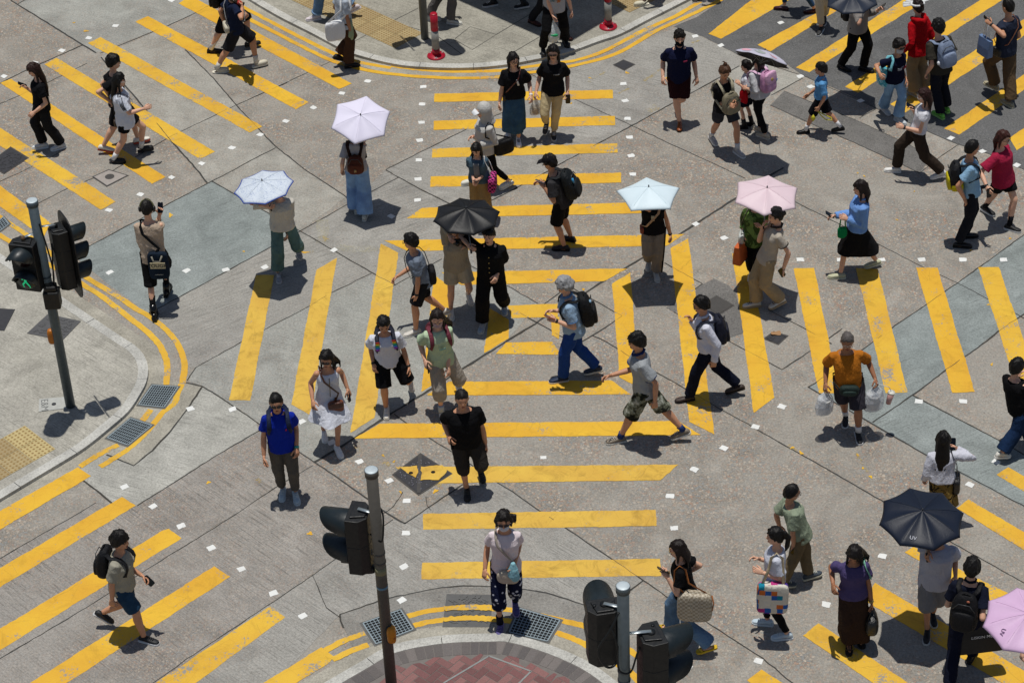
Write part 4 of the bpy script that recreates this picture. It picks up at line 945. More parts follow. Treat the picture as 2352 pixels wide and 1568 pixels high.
def shoes(p, t):
    """t: c upper, s sole, kind, sock colour"""
    s = p.s
    for i in (0, 1):
        ff = p.fd[i]; up = (Z - ff * ff.z).normalized(); sd = ff.cross(up); ft = p.feet[i]; a = rad(7) * (-1 if i == 0 else 1)
        ff = (ff * math.cos(a) + sd * math.sin(a)).normalized(); sd = ff.cross(up)
        L_ = .138 * s; bz = ft - up * .034
        k = t.get('kind', 'trainer')
        sole = M(); th = t.get('th', .024)
        prof = [(-1.0, .55), (-.9, .78), (-.5, .84), (0, .9), (.45, 1.08), (.75, .98), (.93, .68), (1.0, .35)]
        left = [bz + ff * (u * L_) + sd * (w_ * .044 * s) for u, w_ in prof]; right = [bz + ff * (u * L_) - sd * (w_ * .044 * s) for u, w_ in prof[::-1]]
        ol = left + right; n = len(ol)
        sole.add([tuple(q) for q in ol] + [tuple(q + up * th) for q in ol], [tuple(range(n))[::-1], tuple(range(n, 2 * n))] + [(j, (j + 1) % n, n + (j + 1) % n, n + j) for j in range(n)])
        u_ = M(); z0 = bz + up * (th - .004)
        if k == 'flipflop':
            u_.tube([z0 + ff * .05 + up * .012 - sd * .04, z0 + ff * .075 + up * .04, z0 + ff * .05 + up * .012 + sd * .04], .009, 8)
        elif k == 'clog':
            u_.ball(z0 + ff * .03 * s + up * .026 * s, ff * .108 * s, sd * .049 * s, up * .044 * s, 16, 10, .85)
            u_.tube([z0 - ff * .02 + sd * .047 + up * .035, z0 - ff * .11 + up * .05, z0 - ff * .02 - sd * .047 + up * .035], .009, 8)
        else:
            hgt = {'boot': .17, 'hightop': .11, 'loafer': .055}.get(k, .072)
            rings = []
            for q, wd, hh in ((-.97, .5, .5), (-.8, .78, 1.0), (-.45, .82, 1.0), (-.15, .86, .92), (.2, .96, .68), (.55, 1.0, .52), (.82, .8, .44), (.97, .4, .3)):
                hq = max(hgt if hh > .9 and k not in ('boot', 'hightop') else .072 * s, .03) * hh
                rings.append((z0 + ff * (q * L_) + up * hq * .5, sd * wd * .042 * s, up * hq * .5))
            u_.loft(rings, 12, sq=.8)
            if k in ('boot', 'hightop'): u_.tube([z0 - ff * .06 * s + up * .03, p.an[i] + (p.kn[i] - p.an[i]).normalized() * (hgt - .06)], [.05 * s, .052 * s], 12)
        so_ = mk('shoe', u_, plain(t['c'], t.get('rough', .6), name='shoe_upper'), p.o)
        q = mk('sole', sole, plain(t.get('s', '#e6e3dc'), .7, name='rubber_sole'), None, base=Vector(p.o['base']), smooth=False); q.location = (0, 0, 0); q.parent = so_
        if t.get('lace'):
            lm = M()
            for j in range(3): lm.tube([z0 + ff * (.01 + .022 * j) * s + up * (.066 - .007 * j) * s - sd * .024 * s, z0 + ff * (.016 + .022 * j) * s + up * (.073 - .009 * j) * s, z0 + ff * (.01 + .022 * j) * s + up * (.066 - .007 * j) * s + sd * .024 * s], .0045, 6)
            q = mk('lace', lm, plain(t['lace'], .8, name='lace'), None, base=Vector(p.o['base'])); q.location = (0, 0, 0); q.parent = so_
        if t.get('sock'):
            k2 = M(); d = (p.kn[i] - p.an[i]).normalized(); e = t.get('sh', .11); k2.tube([p.an[i] - d * .02, p.an[i] + d * e * .5, p.an[i] + d * e], [.042 * s, .041 * s, .046 * s], 12)
            mk('sock', k2, cloth(t['sock']), p.o)

def hairdo(p, t, sd0):
    kind, c = t['k'], t.get('c', '#17130f')
    hc, HF, HU, HR, s = p.hc, p.HF, p.HU, p.HR, p.hs; r = np.random.default_rng(sd0); m = M()
    a0, b0, vol = {'short': (-.24, .84, 1.15), 'crop': (-.2, .82, 1.09), 'bowl': (-.38, .72, 1.2), 'curly': (-.36, .74, 1.24), 'bald': (-.5, .9, 1.03)}.get(kind, (-.28, .88, 1.13))
    if kind == 'bald': a0 = -.1
    nu, nv = 30, 20; vs = []; fs = []
    ph = r.uniform(0, 6, 8)
    for j in range(nv + 1):
        b = math.pi * j / nv
        for i in range(nu):
            a = 2 * math.pi * i / nu; x, y, z = math.sin(b) * math.sin(a), math.sin(b) * math.cos(a), math.cos(b)
            lim = a0 + b0 * y + .05 * math.sin(5 * a + ph[0])
            if y > .55: lim += t.get('fringe', 0.0) * -.35
            k = min(1, max(0, (z - lim + .07) / .30)) ** .7
            tex = .04 * math.sin(7 * a + 5 * b + ph[1]) + .03 * math.sin(12 * a - 8 * b + ph[2]) + .03 * math.sin(3 * a + ph[5]) + (.06 * math.sin(13 * a + ph[3]) * math.sin(12 * b + ph[4]) if kind == 'curly' else 0)
            rr = .90 + (vol - .90 + tex * (1 if z < .85 else .3)) * k
            vs.append(hc + HR * x * .078 * s * rr + HF * (y * .096 * rr - .006) * s + HU * (z * .114 * rr + .003) * s)
    for j in range(nv):
        for i in range(nu): k = (i + 1) % nu; fs.append((j * nu + i, (j + 1) * nu + i, (j + 1) * nu + k, j * nu + k))
    m.add(vs, fs)
    if kind not in ('bald', 'crop'):                            # loose locks break the outline of the cap
        for g in range(34 if kind != 'curly' else 60):
            a = r.uniform(0, 6.283); b = r.uniform(.25, 1.5); x, y, z = math.sin(b) * math.sin(a), math.sin(b) * math.cos(a), math.cos(b)
            if z < a0 + b0 * y + .12: continue
            def at(bb, k, aa): return hc + HR * math.sin(bb) * math.sin(aa) * .078 * s * k + HF * (math.sin(bb) * math.cos(aa) * .096 * k - .006) * s + HU * (math.cos(bb) * .114 * k + .003) * s
            da = r.normal(0, .25); ln_ = r.uniform(.25, .5)
            m.tube([at(b, vol * .97, a), at(b + ln_ * .5, vol * 1.02 + r.uniform(0, .03), a + da * .5), at(b + ln_, vol * r.uniform(1.0, 1.09), a + da)], [.011 * s, .010 * s, .003 * s], 6)
    D = (-Z * .92 - p.F * .25).normalized()
    def q(r_, f, u): return hc + HR * r_ * s + HF * f * s + HU * u * s
    if kind in ('long', 'bob', 'half'):
        ln = t.get('len', .3); w_ = t.get('w', .085)
        root = q(0, -.055, .0)
        body_b = p.pt(.72, 0, -.135); tip = root + Z * -ln
        kk = body_b - tip; tip2 = tip + Vector((kk.x, kk.y, 0)) * min(1, ln / .3) * .85 + t.get('blow', Vector((0, 0, 0)))
        midp = (root + tip2) / 2 - HF * .02 * s
        m.loft([(q(0, -.03, .06), HR * .07 * s, HF * .06 * s), (root, HR * .084 * s, HF * .058 * s), (midp, HR * w_ * s, HF * .05 * s), (tip2 + Z * .05, HR * w_ * .95 * s, HF * .034 * s), (tip2, HR * w_ * .6 * s, HF * .016 * s)], 16)
        if t.get('side', 1):
            for g in (-1, 1):                                    # locks falling in front of the ears
                e = q(g * .072, .022, -.05) ; e2 = e + Z * -min(ln * .55, .2) + HF * .0 * s + HR * g * .012
                m.tube([q(g * .072, .01, .05), q(g * .085, .004, -.01), e - HF * .02, e2 - HF * .02], [.024 * s, .026 * s, .025 * s, .012 * s], 8)
        for g in range(5):                                       # separate ends
            o = (g - 2) / 2 * w_ * .8; st = tip2 + HR * o * s + Z * .06; m.tube([st, st - Z * .1 + HR * r.normal(0, .012), st - Z * (.14 + r.uniform(0, .05)) + HR * r.normal(0, .02) - HF * .01], [.02, .012, .004], 6)
    if kind == 'pony' or kind == 'bun':
        m.ball(q(0, -.115, .03 if kind == 'pony' else t.get('bz', .06)), HR * .034 * s, HF * .034 * s, HU * .034 * s, 10, 8)
        if kind == 'pony':
            tl = t.get('len', .22); m.tube([q(0, -.12, .03), q(0, -.15, -.03), q(0, -.14, -.03) - Z * tl * .6, q(0, -.12, -.03) - Z * tl], [.026 * s, .034 * s, .03 * s, .008], 10)
    if kind == 'topknot': m.ball(q(0, -.05, .125), HR * .034 * s, HF * .034 * s, HU * .04 * s, 10, 8)
    if kind == 'topknot': m.tube([q(0, -.05, .15), q(.02, -.08, .17), q(.04, -.1, .15)], [.014, .012, .004], 6)
    p.hair = mk('hair', m, hairmat(c), p.o, remesh=.0085, sm=1, disp=.007 if kind != 'curly' else .014, seed=sd0 + 9)

def face(p, glasses, mask, seen):
    hc, HF, HU, HR, s = p.hc, p.HF, p.HU, p.HR, p.hs
    def q(r_, f, u): return hc + HR * r_ * s + HF * f * s + HU * u * s
    if not glasses or glasses[0] != 'sun':
        for g in (-1, 1):
            m = M(); m.ball(q(g * .031, .0815, .004), HR * .0095 * s, HF * .005 * s, HU * .005 * s, 8, 6); mk('eye', m, plain('#3a2820', .35, name='eye'), p.o)
            m = M(); m.tube([q(g * .014, .088, .024), q(g * .032, .087, .029), q(g * .05, .076, .022)], [.0025 * s, .0032 * s, .002 * s], 6); mk('eyebrow', m, hairmat('#6b4b3a'), p.o)
    if not mask:
        m = M(); m.ball(q(0, .0875, -.066), HR * .022 * s, HF * .006 * s, HU * .007 * s, 10, 6); mk('mouth', m, skin('#8f4a42'), p.o)
    else:
        m = M(); vs = []; fs = []; nu, nv = 12, 7
        for j in range(nv):
            u = -.105 + .085 * j / (nv - 1)
            for i in range(nu):
                a = -1.25 + 2.5 * i / (nu - 1); k = math.cos(a); bul = .012 * math.sin(math.pi * j / (nv - 1)) * max(0, k)
                wd = .071 - .012 * (1 - j / (nv - 1)); vs.append(q(math.sin(a) * wd, k * (.098 - .012 * (1 - j / (nv - 1))) + bul * .9 - .004, u))
        for j in range(nv - 1):
            for i in range(nu - 1): a = j * nu + i; fs.append((a, a + 1, a + nu + 1, a + nu))
        m.add(vs, fs); o = mk('face_mask', m, cloth(mask), p.o); sm = o.modifiers.new('t', 'SOLIDIFY'); sm.thickness = .003
    if glasses:
        k, c = glasses[0], glasses[1]; m = M()
        if k == 'sun':
            for g in (-1, 1): m.ball(q(g * .033, .092, .004), (HR * .03 - HF * g * .008) * s, HF * .006 * s, HU * .02 * s, 12, 8, .7)
            mat = plain(c, .12, name='dark_lens')
        else:
            for g in (-1, 1):
                ring_ = [q(g * .033 + .026 * math.cos(a * .524), .097 - abs(.026 * math.cos(a * .524) * .12), .002 + .021 * math.sin(a * .524)) for a in range(13)]; m.tube(ring_, .003, 5)
            mat = plain(c, .3, .3, name='spectacle_frame')
        m.tube([q(-.012, .097, .008), q(.012, .097, .008)], .0032, 5)
        for g in (-1, 1): m.tube([q(g * .06, .088, .006), q(g * .079, .03, .008), q(g * .08, -.012, .002)], .003, 5)
        mk('sunglasses' if k == 'sun' else 'glasses', m, mat, p.o)

def decal(p, t, col, w_, h_, r=0.0, f=.14, n=None, name='print', mat=None, shape=None):
    """a printed motif on the chest: a small curved patch proud of the cloth"""
    m = M(); nu, nv = 8, 5; vs = []; fs = []; s = p.s
    for j in range(nv):
        for i in range(nu):
            u = (i / (nu - 1) - .5) * w_ + r; v = (j / (nv - 1) - .5) * h_
            vs.append(p.pt(t, u, 0) + p.U * v * s + p.Ft * (f - u * u * 1.9) * s)
    for j in range(nv - 1):
        for i in range(nu - 1):
            if shape and not shape(i, j): continue
            a = j * nu + i; fs.append((a, a + 1, a + nu + 1, a + nu))
    m.add(vs, fs); o = mk(name, m, mat or cloth(col), p.o); q = o.modifiers.new('t', 'SOLIDIFY'); q.thickness = .004; return o
def watch(p, i, c='#151515', band='#222222'):
    m = M(); d = (p.wr[i] - p.el[i]).normalized(); a = p.wr[i] - d * .012; m.tube([a - d * .014, a + d * .014], .031 * p.s, 12); w = mk('watch', m, plain(band, .5), p.o)
# ================================================================== THINGS CARRIED
def umbrella(label, hand, apex, az, Rr, n, col, tilt=(0, 0), phase=0.0, depth=.26, under=None, edge=None, motif=None, text=None, rimlen=None, patt=None, group='umbrellas held against the sun'):
    """apex: photograph point of the ferrule at height az; tilt = lean of the axis (right, away)"""
    A = px(apex[0], apex[1], az); ax = Vector((tilt[0], tilt[1], 1)).normalized()
    u = (X - ax * ax.x).normalized(); v = ax.cross(u)
    t = empty('umbrella', hand); tag(t, label, 'umbrella', group)
    def surf(rr, a):
        k = (a - phase) / (2 * math.pi / n); fr = k - math.floor(k); mid = math.cos((fr - .5) * math.pi)   # 1 between two ribs, 0 on a rib
        half = math.pi / n; ch = math.cos(half) / math.cos((fr - .5) * 2 * half)                # straight hem between the tips
        r = Rr * rr * (1 + (ch - 1) * min(1, rr * 1.1) - .035 * mid * rr ** 3)
        z = -Rr * depth * (.42 * rr + .58 * rr ** 2.2) - Rr * .05 * mid * math.sin(math.pi * min(1, rr * .95)) * 1.0
        if rr > .92: z -= Rr * .03 * (rr - .92) / .08
        return A + (u * math.cos(a) + v * math.sin(a)) * r + ax * z
    seg = n * 10; rs = [.0, .04, .12, .22, .34, .46, .58, .7, .8, .88, .94, 1.0]
    m = M(); vs = [surf(.001, 0)]; fs = []
    for r in rs[1:]: vs += [surf(r, 2 * math.pi * i / seg + phase) for i in range(seg)]
    for i in range(seg): fs.append((0, 1 + i, 1 + (i + 1) % seg))
    for j in range(len(rs) - 2):
        for i in range(seg): k = (i + 1) % seg; a = 1 + j * seg; b = a + seg; fs.append((a + i, b + i, b + k, a + k))
    m.add(vs, fs)
    mat = patt or cloth(col, 'umbrella')
    c = mk('canopy', m, [mat, cloth(under or col, 'umbrella')], t, smooth=True)
    so_ = c.modifiers.new('t', 'SOLIDIFY'); so_.thickness = .004; so_.offset = -1 if True else 1; so_.material_offset = 1; so_.use_rim = True; so_.material_offset_rim = 0
    if edge:
        m = M(); m.tube([surf(1.0, 2 * math.pi * i / seg + phase) for i in range(seg + 1)], .008, 5); mk('hem', m, cloth(edge), t)
    seams = M()
    for k in range(n):
        a = phase + 2 * math.pi * k / n
        m = M(); m.tube([surf(r, a) - ax * .012 for r in (.02, .2, .4, .6, .8, 1.0)], .0032, 5)
        st = A - ax * (.30 * Rr + .06); m.tube([st, surf(.55, a) - ax * .014], .0028, 5)
        mk('rib', m, plain('#8b8f92', .35, .7, name='umbrella_steel'), t)
        seams.tube([surf(r, a) + ax * .0015 for r in (.03, .2, .4, .6, .8, .99)], .0028, 5)
    mk('seam', seams, mat, t)
    m = M(); m.tube([A - ax * .02, A + ax * .012, A + ax * .03], [.012, .01, .007], 8); mk('ferrule', m, plain('#3b3d42', .5), t)
    lo = Vector(hand) - (A - Vector(hand)).normalized() * .05
    m = M(); m.tube([A - ax * .01, A - ax * (.28 * Rr + .08), lo + (A - lo) * .2, lo + (A - lo) * .1], .0062, 8); mk('shaft', m, plain('#8b8f92', .35, .7, name='umbrella_steel'), t)
    m = M(); m.tube([lo + (A - lo) * .14, lo, lo - (A - lo).normalized() * .03], [.012, .015, .013], 8); mk('handle', m, plain('#1b1b1c', .6), t)
    if text:
        s_, a, r, sz, tc, roll = text
        p0 = surf(r, a); e = .01; tr = (surf(r, a + e) - surf(r, a - e)).normalized(); up = (surf(r - .02, a) - surf(r + .02, a)).normalized()
        nn = tr.cross(up).normalized()
        if nn.dot(ax) < 0: tr = -tr; nn = -nn
        if roll: tr, up = tr * math.cos(roll) + up * math.sin(roll), up * math.cos(roll) - tr * math.sin(roll)
        textmesh('lettering', s_, sz, p0 + nn * .009, tr, up, plain(tc, .7, name='print_ink'), t)
    if motif:
        for (a, r, rad_, colr) in motif:
            m = M(); vs = [surf(r, a) + ax * .004]; k = 20
            ea = rad_ / (Rr * max(r, .2)); er = rad_ / Rr
            vs += [surf(min(.97, max(.02, r + er * math.sin(2 * math.pi * i / k))), a + ea * math.cos(2 * math.pi * i / k)) + ax * .004 for i in range(k)]
            m.add(vs, [(0, 1 + i, 1 + (i + 1) % k) for i in range(k)]); mk('printed_spot', m, cloth(colr, 'umbrella'), t)
    return t
STRAPG = 'bags carried across the junction'
def sling(p, h, sh_i, hip_side, f=0.0):
    """path of a cross-body strap over shoulder sh_i to the hip point h; returns the tube points"""
    q = -1 if sh_i == 0 else 1
    top = p.pt(.975, q * .105, .0) + p.U * .03
    return [h, p.pt(.3, hip_side * .11, .155), p.pt(.55, q * .0 + hip_side * .02, .168), p.pt(.78, q * .075, .15), p.pt(.93, q * .1, .09), top, p.pt(.93, q * .1, -.105), p.pt(.75, q * .07, -.15), p.pt(.5, hip_side * .04, -.152), p.pt(.3, hip_side * .12, -.135), h]
def backpack(p, label, c='#17181a', size=(.29, .17, .43), t0=.60, c2=None, front=False, strapc=None, straps=True, top_loop=True, extra=None, back=.115, padc=None):
    s = p.s; sg = 1 if front else -1
    w_, d_, h_ = size; U, F, Rr = p.U, p.Ft, p.Rs
    ctr = p.pt(t0, 0, 0) + F * sg * (back * s + d_ / 2)
    t = empty('backpack', ctr); tag(t, label, 'backpack', 'backpacks worn in the crowd')
    m = M(); m.ball(ctr, Rr * w_ / 2, F * d_ / 2, U * h_ / 2, 24, 16, .62)
    for i, v in enumerate(m.v):                              # fuller at the bottom, leaning in at the top
        v = Vector(v) - ctr; k = v.dot(U) / (h_ / 2); a_, b_ = v.dot(Rr), v.dot(F)
        m.v[i] = tuple(ctr + Rr * a_ * (1 - .14 * k) + F * ((b_ + sg * d_ / 2) * (1 - .28 * max(0, k) + .06 * min(0, k)) - sg * d_ / 2) + U * v.dot(U) * (1 if k > 0 else 1.03))
    mk('bag_body', m, cloth(c, 'nylon'), t, remesh=.012, sm=2, disp=.009, seed=len(label))
    m = M(); m.ball(ctr + F * sg * d_ * .42 - U * h_ * .17, Rr * w_ * .40, F * d_ * .2, U * h_ * .27, 18, 12, .55); mk('front_pocket', m, cloth(c2 or c, 'nylon'), t)
    m = M(); pz = ctr + F * sg * d_ * .36 + U * h_ * .2; m.tube([pz - Rr * w_ * .40 - U * .03, pz - Rr * w_ * .2 + U * .06 + F * sg * .012, pz + Rr * w_ * .2 + U * .06 + F * sg * .012, pz + Rr * w_ * .40 - U * .03], .006, 6); mk('zip', m, plain('#3b3d40', .4, .3), t)
    if top_loop: m = M(); m.tube([ctr + U * h_ * .47 - Rr * .05, ctr + U * (h_ * .5 + .03), ctr + U * h_ * .47 + Rr * .05], .009, 6); mk('grab_handle', m, cloth(strapc or c, 'nylon'), t)
    if straps:
        for q in (-1, 1):
            m = M(); o = .03 * s
            bf = .022 * (1 if s < .95 else s); pts = [ctr + U * h_ * .4 + Rr * q * .07 - F * sg * d_ * .3, p.pt(.91, q * .112, -.085) + U * .01, p.pt(.955, q * .112, -.02) + U * .01, p.pt(.93, q * .113, .055) + U * .008, p.pt(.84, q * .118, .092 + bf), p.pt(.7, q * .125, .112 + bf), p.pt(.52, q * .145, .09 + bf), p.pt(.42, q * .165, -.04)]
            if front: pts = [ctr + U * h_ * .4 + Rr * q * .07 - F * d_ * .3, p.pt(.92, q * .1, .11), p.pt(.99, q * .1, .03) + U * o, p.pt(.98, q * .1, -.05) + U * o * .6, p.pt(.85, q * .11, -.12), p.pt(.6, q * .14, -.13), p.pt(.42, q * .17, -.02), ctr - U * h_ * .3 + Rr * q * w_ * .45]
            nr = [U, U, U, U + F, F, F, F + Rr * q, F]
            m.tube(pts, [.03 * s] * 6 + [.022 * s] * 2, 10, flat=(nr, .3)); mk('strap', m, cloth(padc or strapc or c, 'nylon'), t)
    if extra: extra(t, ctr, Rr, F * sg, U)
    return t
def shoulder_bag(p, label, hip_side, c, size, z=.02, f=.03, strap=None, over=None, mat=None, strapc=None, name='shoulder_bag', e=.5, out=.21, kind='leather', flap=None, cat='bag', squash=0, flapc=None):
    """bag at the hip; over = shoulder index of a cross-body strap, else it hangs from the near shoulder"""
    s = p.s; w_, d_, h_ = size; i = 0 if hip_side < 0 else 1
    h0 = p.pt(z, hip_side * out, f)
    t = empty(name, h0); tag(t, label, cat, STRAPG)
    aw, ad = (p.F, p.R) if out > .12 else (p.R, p.F)
    m = M(); m.ball(h0 - Z * h_ * .4, aw * w_ / 2, ad * d_ / 2, Z * h_ / 2, 20, 14, e); mk('bag_body', m, mat or cloth(c, kind), t, remesh=.011, sm=1, disp=.007, seed=len(label))
    top = h0 + Z * h_ * .08
    m = M()
    if over is not None: pts = sling(p, top, over, hip_side); fl = [p.Ft] * 5 + [p.U] + [p.Ft] * 5
    else: pts = [top + aw * w_ * .32, p.pt(.6, hip_side * .2, .09), p.pt(.93, hip_side * .14, .06), p.pt(1.0, hip_side * .115, 0) + Z * .02, p.pt(.93, hip_side * .14, -.07), p.pt(.6, hip_side * .2, -.09), top - aw * w_ * .32]; fl = [p.R] * 3 + [p.U] + [p.R] * 3
    m.tube(pts, .014 if strap is None else strap, 8, flat=(fl, .35)); mk('strap', m, cloth(strapc or c, kind), t)
    if flap:
        m = M(); m.ball(h0 - Z * h_ * .2 + ad * hip_side * d_ * .3 * (1 if out > .12 else hip_side), aw * w_ * .47, ad * d_ * .3, Z * h_ * .28, 16, 10, .5); mk('flap', m, cloth(flapc or c, kind), t)
    return t, h0
def hand_bag(p, i, label, c, size, hl=.14, mat=None, name='handbag', kind='leather', e=.5, turn=0.0, cat='bag', group=STRAPG, disp=.007, two=True):
    """hangs from hand i by its handles"""
    h = p.hand[i]; w_, d_, h_ = size; a = rad(turn); aw = p.F * math.cos(a) + p.R * math.sin(a); ad = p.R * math.cos(a) - p.F * math.sin(a)
    c0 = h - Z * (hl + h_ / 2); t = empty(name, c0); tag(t, label, cat, group)
    m = M(); m.ball(c0, aw * w_ / 2, ad * d_ / 2, Z * h_ / 2, 20, 14, e); mk('bag_body', m, mat or cloth(c, kind), t, remesh=.011, sm=1, disp=disp, seed=len(label))
    for q in ((-1, 1) if two else (0,)):
        m = M(); b = c0 + Z * h_ * .42 + ad * q * d_ * .3; m.tube([b - aw * w_ * .28, h - aw * .03 - Z * .02, h + Z * .006, h + aw * .03 - Z * .02, b + aw * w_ * .28], .008, 6); mk('handle', m, mat or cloth(c, kind), t)
    return t, c0
def paper_bag(p, i, label, c, size, turn=0, hl=.16, text=None, handle='#e9e9e9'):
    h = p.hand[i]; w_, d_, h_ = size; a = rad(turn); aw = p.F * math.cos(a) + p.R * math.sin(a); ad = p.R * math.cos(a) - p.F * math.sin(a)
    c0 = h - Z * (hl + h_ / 2); t = empty('paper_bag', c0); tag(t, label, 'bag', STRAPG)
    m = M(); m.loft([(c0 - Z * h_ / 2, aw * w_ / 2 * 1.38, ad * d_ / 2 * 1.38), (c0, aw * w_ / 2 * 1.4, ad * d_ / 2 * 1.25), (c0 + Z * h_ / 2, aw * w_ / 2 * 1.4, ad * d_ / 2 * .8)], 24, sq=.25); mk('bag_body', m, plain(c, .5, name='coated_paper'), t, smooth=False)
    for q in (-1, 1):
        m = M(); b = c0 + Z * h_ * .45 + ad * q * d_ * .35; m.tube([b - aw * w_ * .2, h - aw * .02, h + aw * .02, b + aw * w_ * .2], .005, 6); mk('handle', m, cloth(handle), t)
    return t, c0, aw, ad
def plastic_bag(p, i, label, c='#e8eceb', alpha=.6, size=(.16, .12, .2), hl=.16, inner=None, mark=None, off=Vector((0, 0, 0)), fmt='plastic_bag'):
    h = p.hand[i]; w_, d_, h_ = size; c0 = h - Z * (hl + h_ / 2) + off; t = empty('plastic_bag', c0); tag(t, label, 'plastic bag', 'plastic carrier bags in hand')
    m = M(); rr = p.F * .5 + p.R * .85; rr.normalize(); dd = rr.cross(Z)
    m.loft([(c0 - Z * h_ * .5, rr * w_ * .34, dd * d_ * .34), (c0 - Z * h_ * .42, rr * w_ * .5, dd * d_ * .5), (c0, rr * w_ * .55, dd * d_ * .52), (c0 + Z * h_ * .4, rr * w_ * .42, dd * d_ * .4), (c0 + Z * (h_ * .5 + hl * .45), rr * w_ * .16, dd * d_ * .14), (h - Z * .03 + off * .3, rr * .016, dd * .014), (h + Z * .02, rr * .02, dd * .02)], 18)
    mk('film', m, film(c, alpha), t, remesh=.011, sm=1, disp=.014, seed=len(label) * 7)
    if inner:
        for (dz, rr_, hh, ci) in inner:
            m = M(); q = c0 + Z * (dz - h_ * .4); m.tube([q, q + Z * hh * .92, q + Z * hh], [rr_ * .86, rr_, rr_ * .98], 16); mk('food_tub', m, plain(ci, .5), t)
    if mark:
        m = M(); m.ball(c0 - Y * (d_ * .5) + Z * mark[1], X * w_ * .3, Y * .02, Z * .022, 12, 6, .5); mk('printed_mark', m, plain(mark[0], .6), t)
    return t
def phone(p, i, label, c='#101114', tilt=35, face_dir=None, roll=0):
    """a phone lying in hand i, screen towards the face"""
    h = p.hand[i]; d = (p.hc - h).normalized() if face_dir is None else Vector(face_dir).normalized()
    u = (p.R - d * p.R.dot(d)).normalized(); v = d.cross(u)
    if roll: u, v = u * math.cos(roll) + v * math.sin(roll), v * math.cos(roll) - u * math.sin(roll)
    c0 = h + d * .02 + v * .03; t = empty('phone', c0); tag(t, label, 'phone', 'phones held by pedestrians')
    m = M(); m.ball(c0, u * .039, v * .079, d * .005, 20, 8, .3); mk('case', m, plain(c, .3, name='phone_case'), t)
    m = M(); q = c0 + d * .0056; m.add([q + u * a * .034 + v * b * .072 for a, b in ((-1, -1), (1, -1), (1, 1), (-1, 1))], [(0, 1, 2, 3)]); mk('screen', m, plain('#0b0d12', .08, name='phone_screen'), t, smooth=False)
    return t
# ================================================================== WHO IS CROSSING
def T(c, **k): k['c'] = c; return k
def B(kind, c, **k): k['kind'] = kind; k['c'] = c; return k
def H(k, **q): q['k'] = k; return q
BLK, BK2, WHT_ = '#17171a', '#1d1e21', '#d3d4d8'
DKH = '#100d0b'
def S(c, s='#e4e1da', **k): k.update(c=c, s=s); return k
WS = S('#d8d8d6', '#eceae6', lace='#e8e8e8'); BS = S('#19191b', '#dcdad5'); BB = S('#151517', '#26262a')

# ---- upper left
p1 = person('long haired woman in all black looking down at her phone', (75, 145), (134, 338), (92, 336), 255, lh=(77, 265, .03), rh=(57, 208, -.1), top=T(BLK, hem=-.2, loose=.022, sleeve=.6), bot=B('pants', BK2, r=(.1, .088, .088), len=1.95), hair=H('long', c='#2b1a14', len=.44), shoe=S('#cfd2d2', '#dfe3e4', lace='#eeeeee'), fem=True, nod=26, look=-4)
phone(p1, 1, 'dark phone held low by the long haired woman in all black')
p2 = person('young man in black tee and black shorts beside the girl in white', (258, 126), (325, 321, .03), (245, 342, .05), 80, rh=(249, 238), top=T(BLK, loose=.025, sleeve=.62), bot=B('shorts', '#18181b', len=.95), hair=H('bowl', c=DKH), shoe=S('#ddd8cc', '#a8452f'), look=5)
p3 = person('girl in an oversized white tee with black shoulder stripes', (271, 169), (334, 342, .04), (270, 370), 88, rh=(338, 252), lh=('rel', .05, .05, -.45), top=T('#cfd3de', hem=-.34, loose=.034, sleeve=.78, sr=.082), bot=B('shorts', '#141416', len=.6), hair=H('long', c='#121010', len=.5), shoe=S('#151517', '#1c1c1e', kind='clog', sock='#e2e2e2'), fem=True, glasses=('frame', '#e9e9e6'))
mm = M()
for k in (-1, 0, 1):
    a, d = p3.sh[1], p3.el[1] - p3.sh[1]; o = Vector((0, 0, 1)) * .088 + p3.F * .022 * k; mm.tube([a - p3.Rs * .06 + o * .78, a + o * .98 + p3.Rs * .012, a + d * .35 + p3.Rs * .086 + p3.F * .022 * k, a + d * .62 + p3.Rs * .09 + p3.F * .022 * k], .006, 6)
mk('shoulder_stripes', mm, cloth('#101012'), p3.o)
shoulder_bag(p3, 'small brown bag on a thin strap worn by the girl in white', -1, '#3a2c22', (.1, .06, .13), out=-.02, f=-.16, z=-.12, over=1, strap=.007)
p4 = person('walker in white socks and black shorts with a backpack, cut by the top edge', None, (580, 100, .05), (494, 117), 82, ht=1.76, top=T(BLK, loose=.02), bot=B('shorts', '#161619', len=1.05), hair=H('short'), shoe=S('#161618', '#1e1e20', sock='#e2e2e4', sh=.2), sk='l')
backpack(p4, 'black backpack on the walker in white socks at the top edge', '#141416', t0=.45)
p5 = person('walker in navy tee and black shorts carrying a bottle, cut off by the top edge', None, (597, 147, .02), (507, 162), 76, ht=1.74, rh=(563, 16, .08), top=T('#1a2238', loose=.025, sleeve=.7), bot=B('shorts', '#232327', len=.98), hair=H('short'), shoe=S('#c9c1ae', '#d8d2c2', kind='clog', sock='#d8d4ca'), sk='m')
shoulder_bag(p5, 'cream belt bag with a patterned strap across the navy tee', 1, '#b9b3a2', (.28, .09, .14), out=.02, f=-.15, z=.16, over=0, strap=.022, kind='cloth', strapc='#8f8f90')
h = p5.hand[1]; t = empty('drink_bottle', h); tag(t, 'brown drink bottle with red label in the raised hand of the navy tee walker', 'bottle')
d_ = Vector((-.85, .1, .35)).normalized(); m = M(); m.tube([h - d_ * .03, h + d_ * .1, h + d_ * .17, h + d_ * .2, h + d_ * .26], [.033, .034, .03, .016, .014], 14); mk('glass', m, plain('#2c2113', .15, name='brown_glass'), t)
m = M(); m.tube([h + d_ * .02, h + d_ * .09], .0355, 14); mk('paper_label', m, plain('#a33126', .6), t)
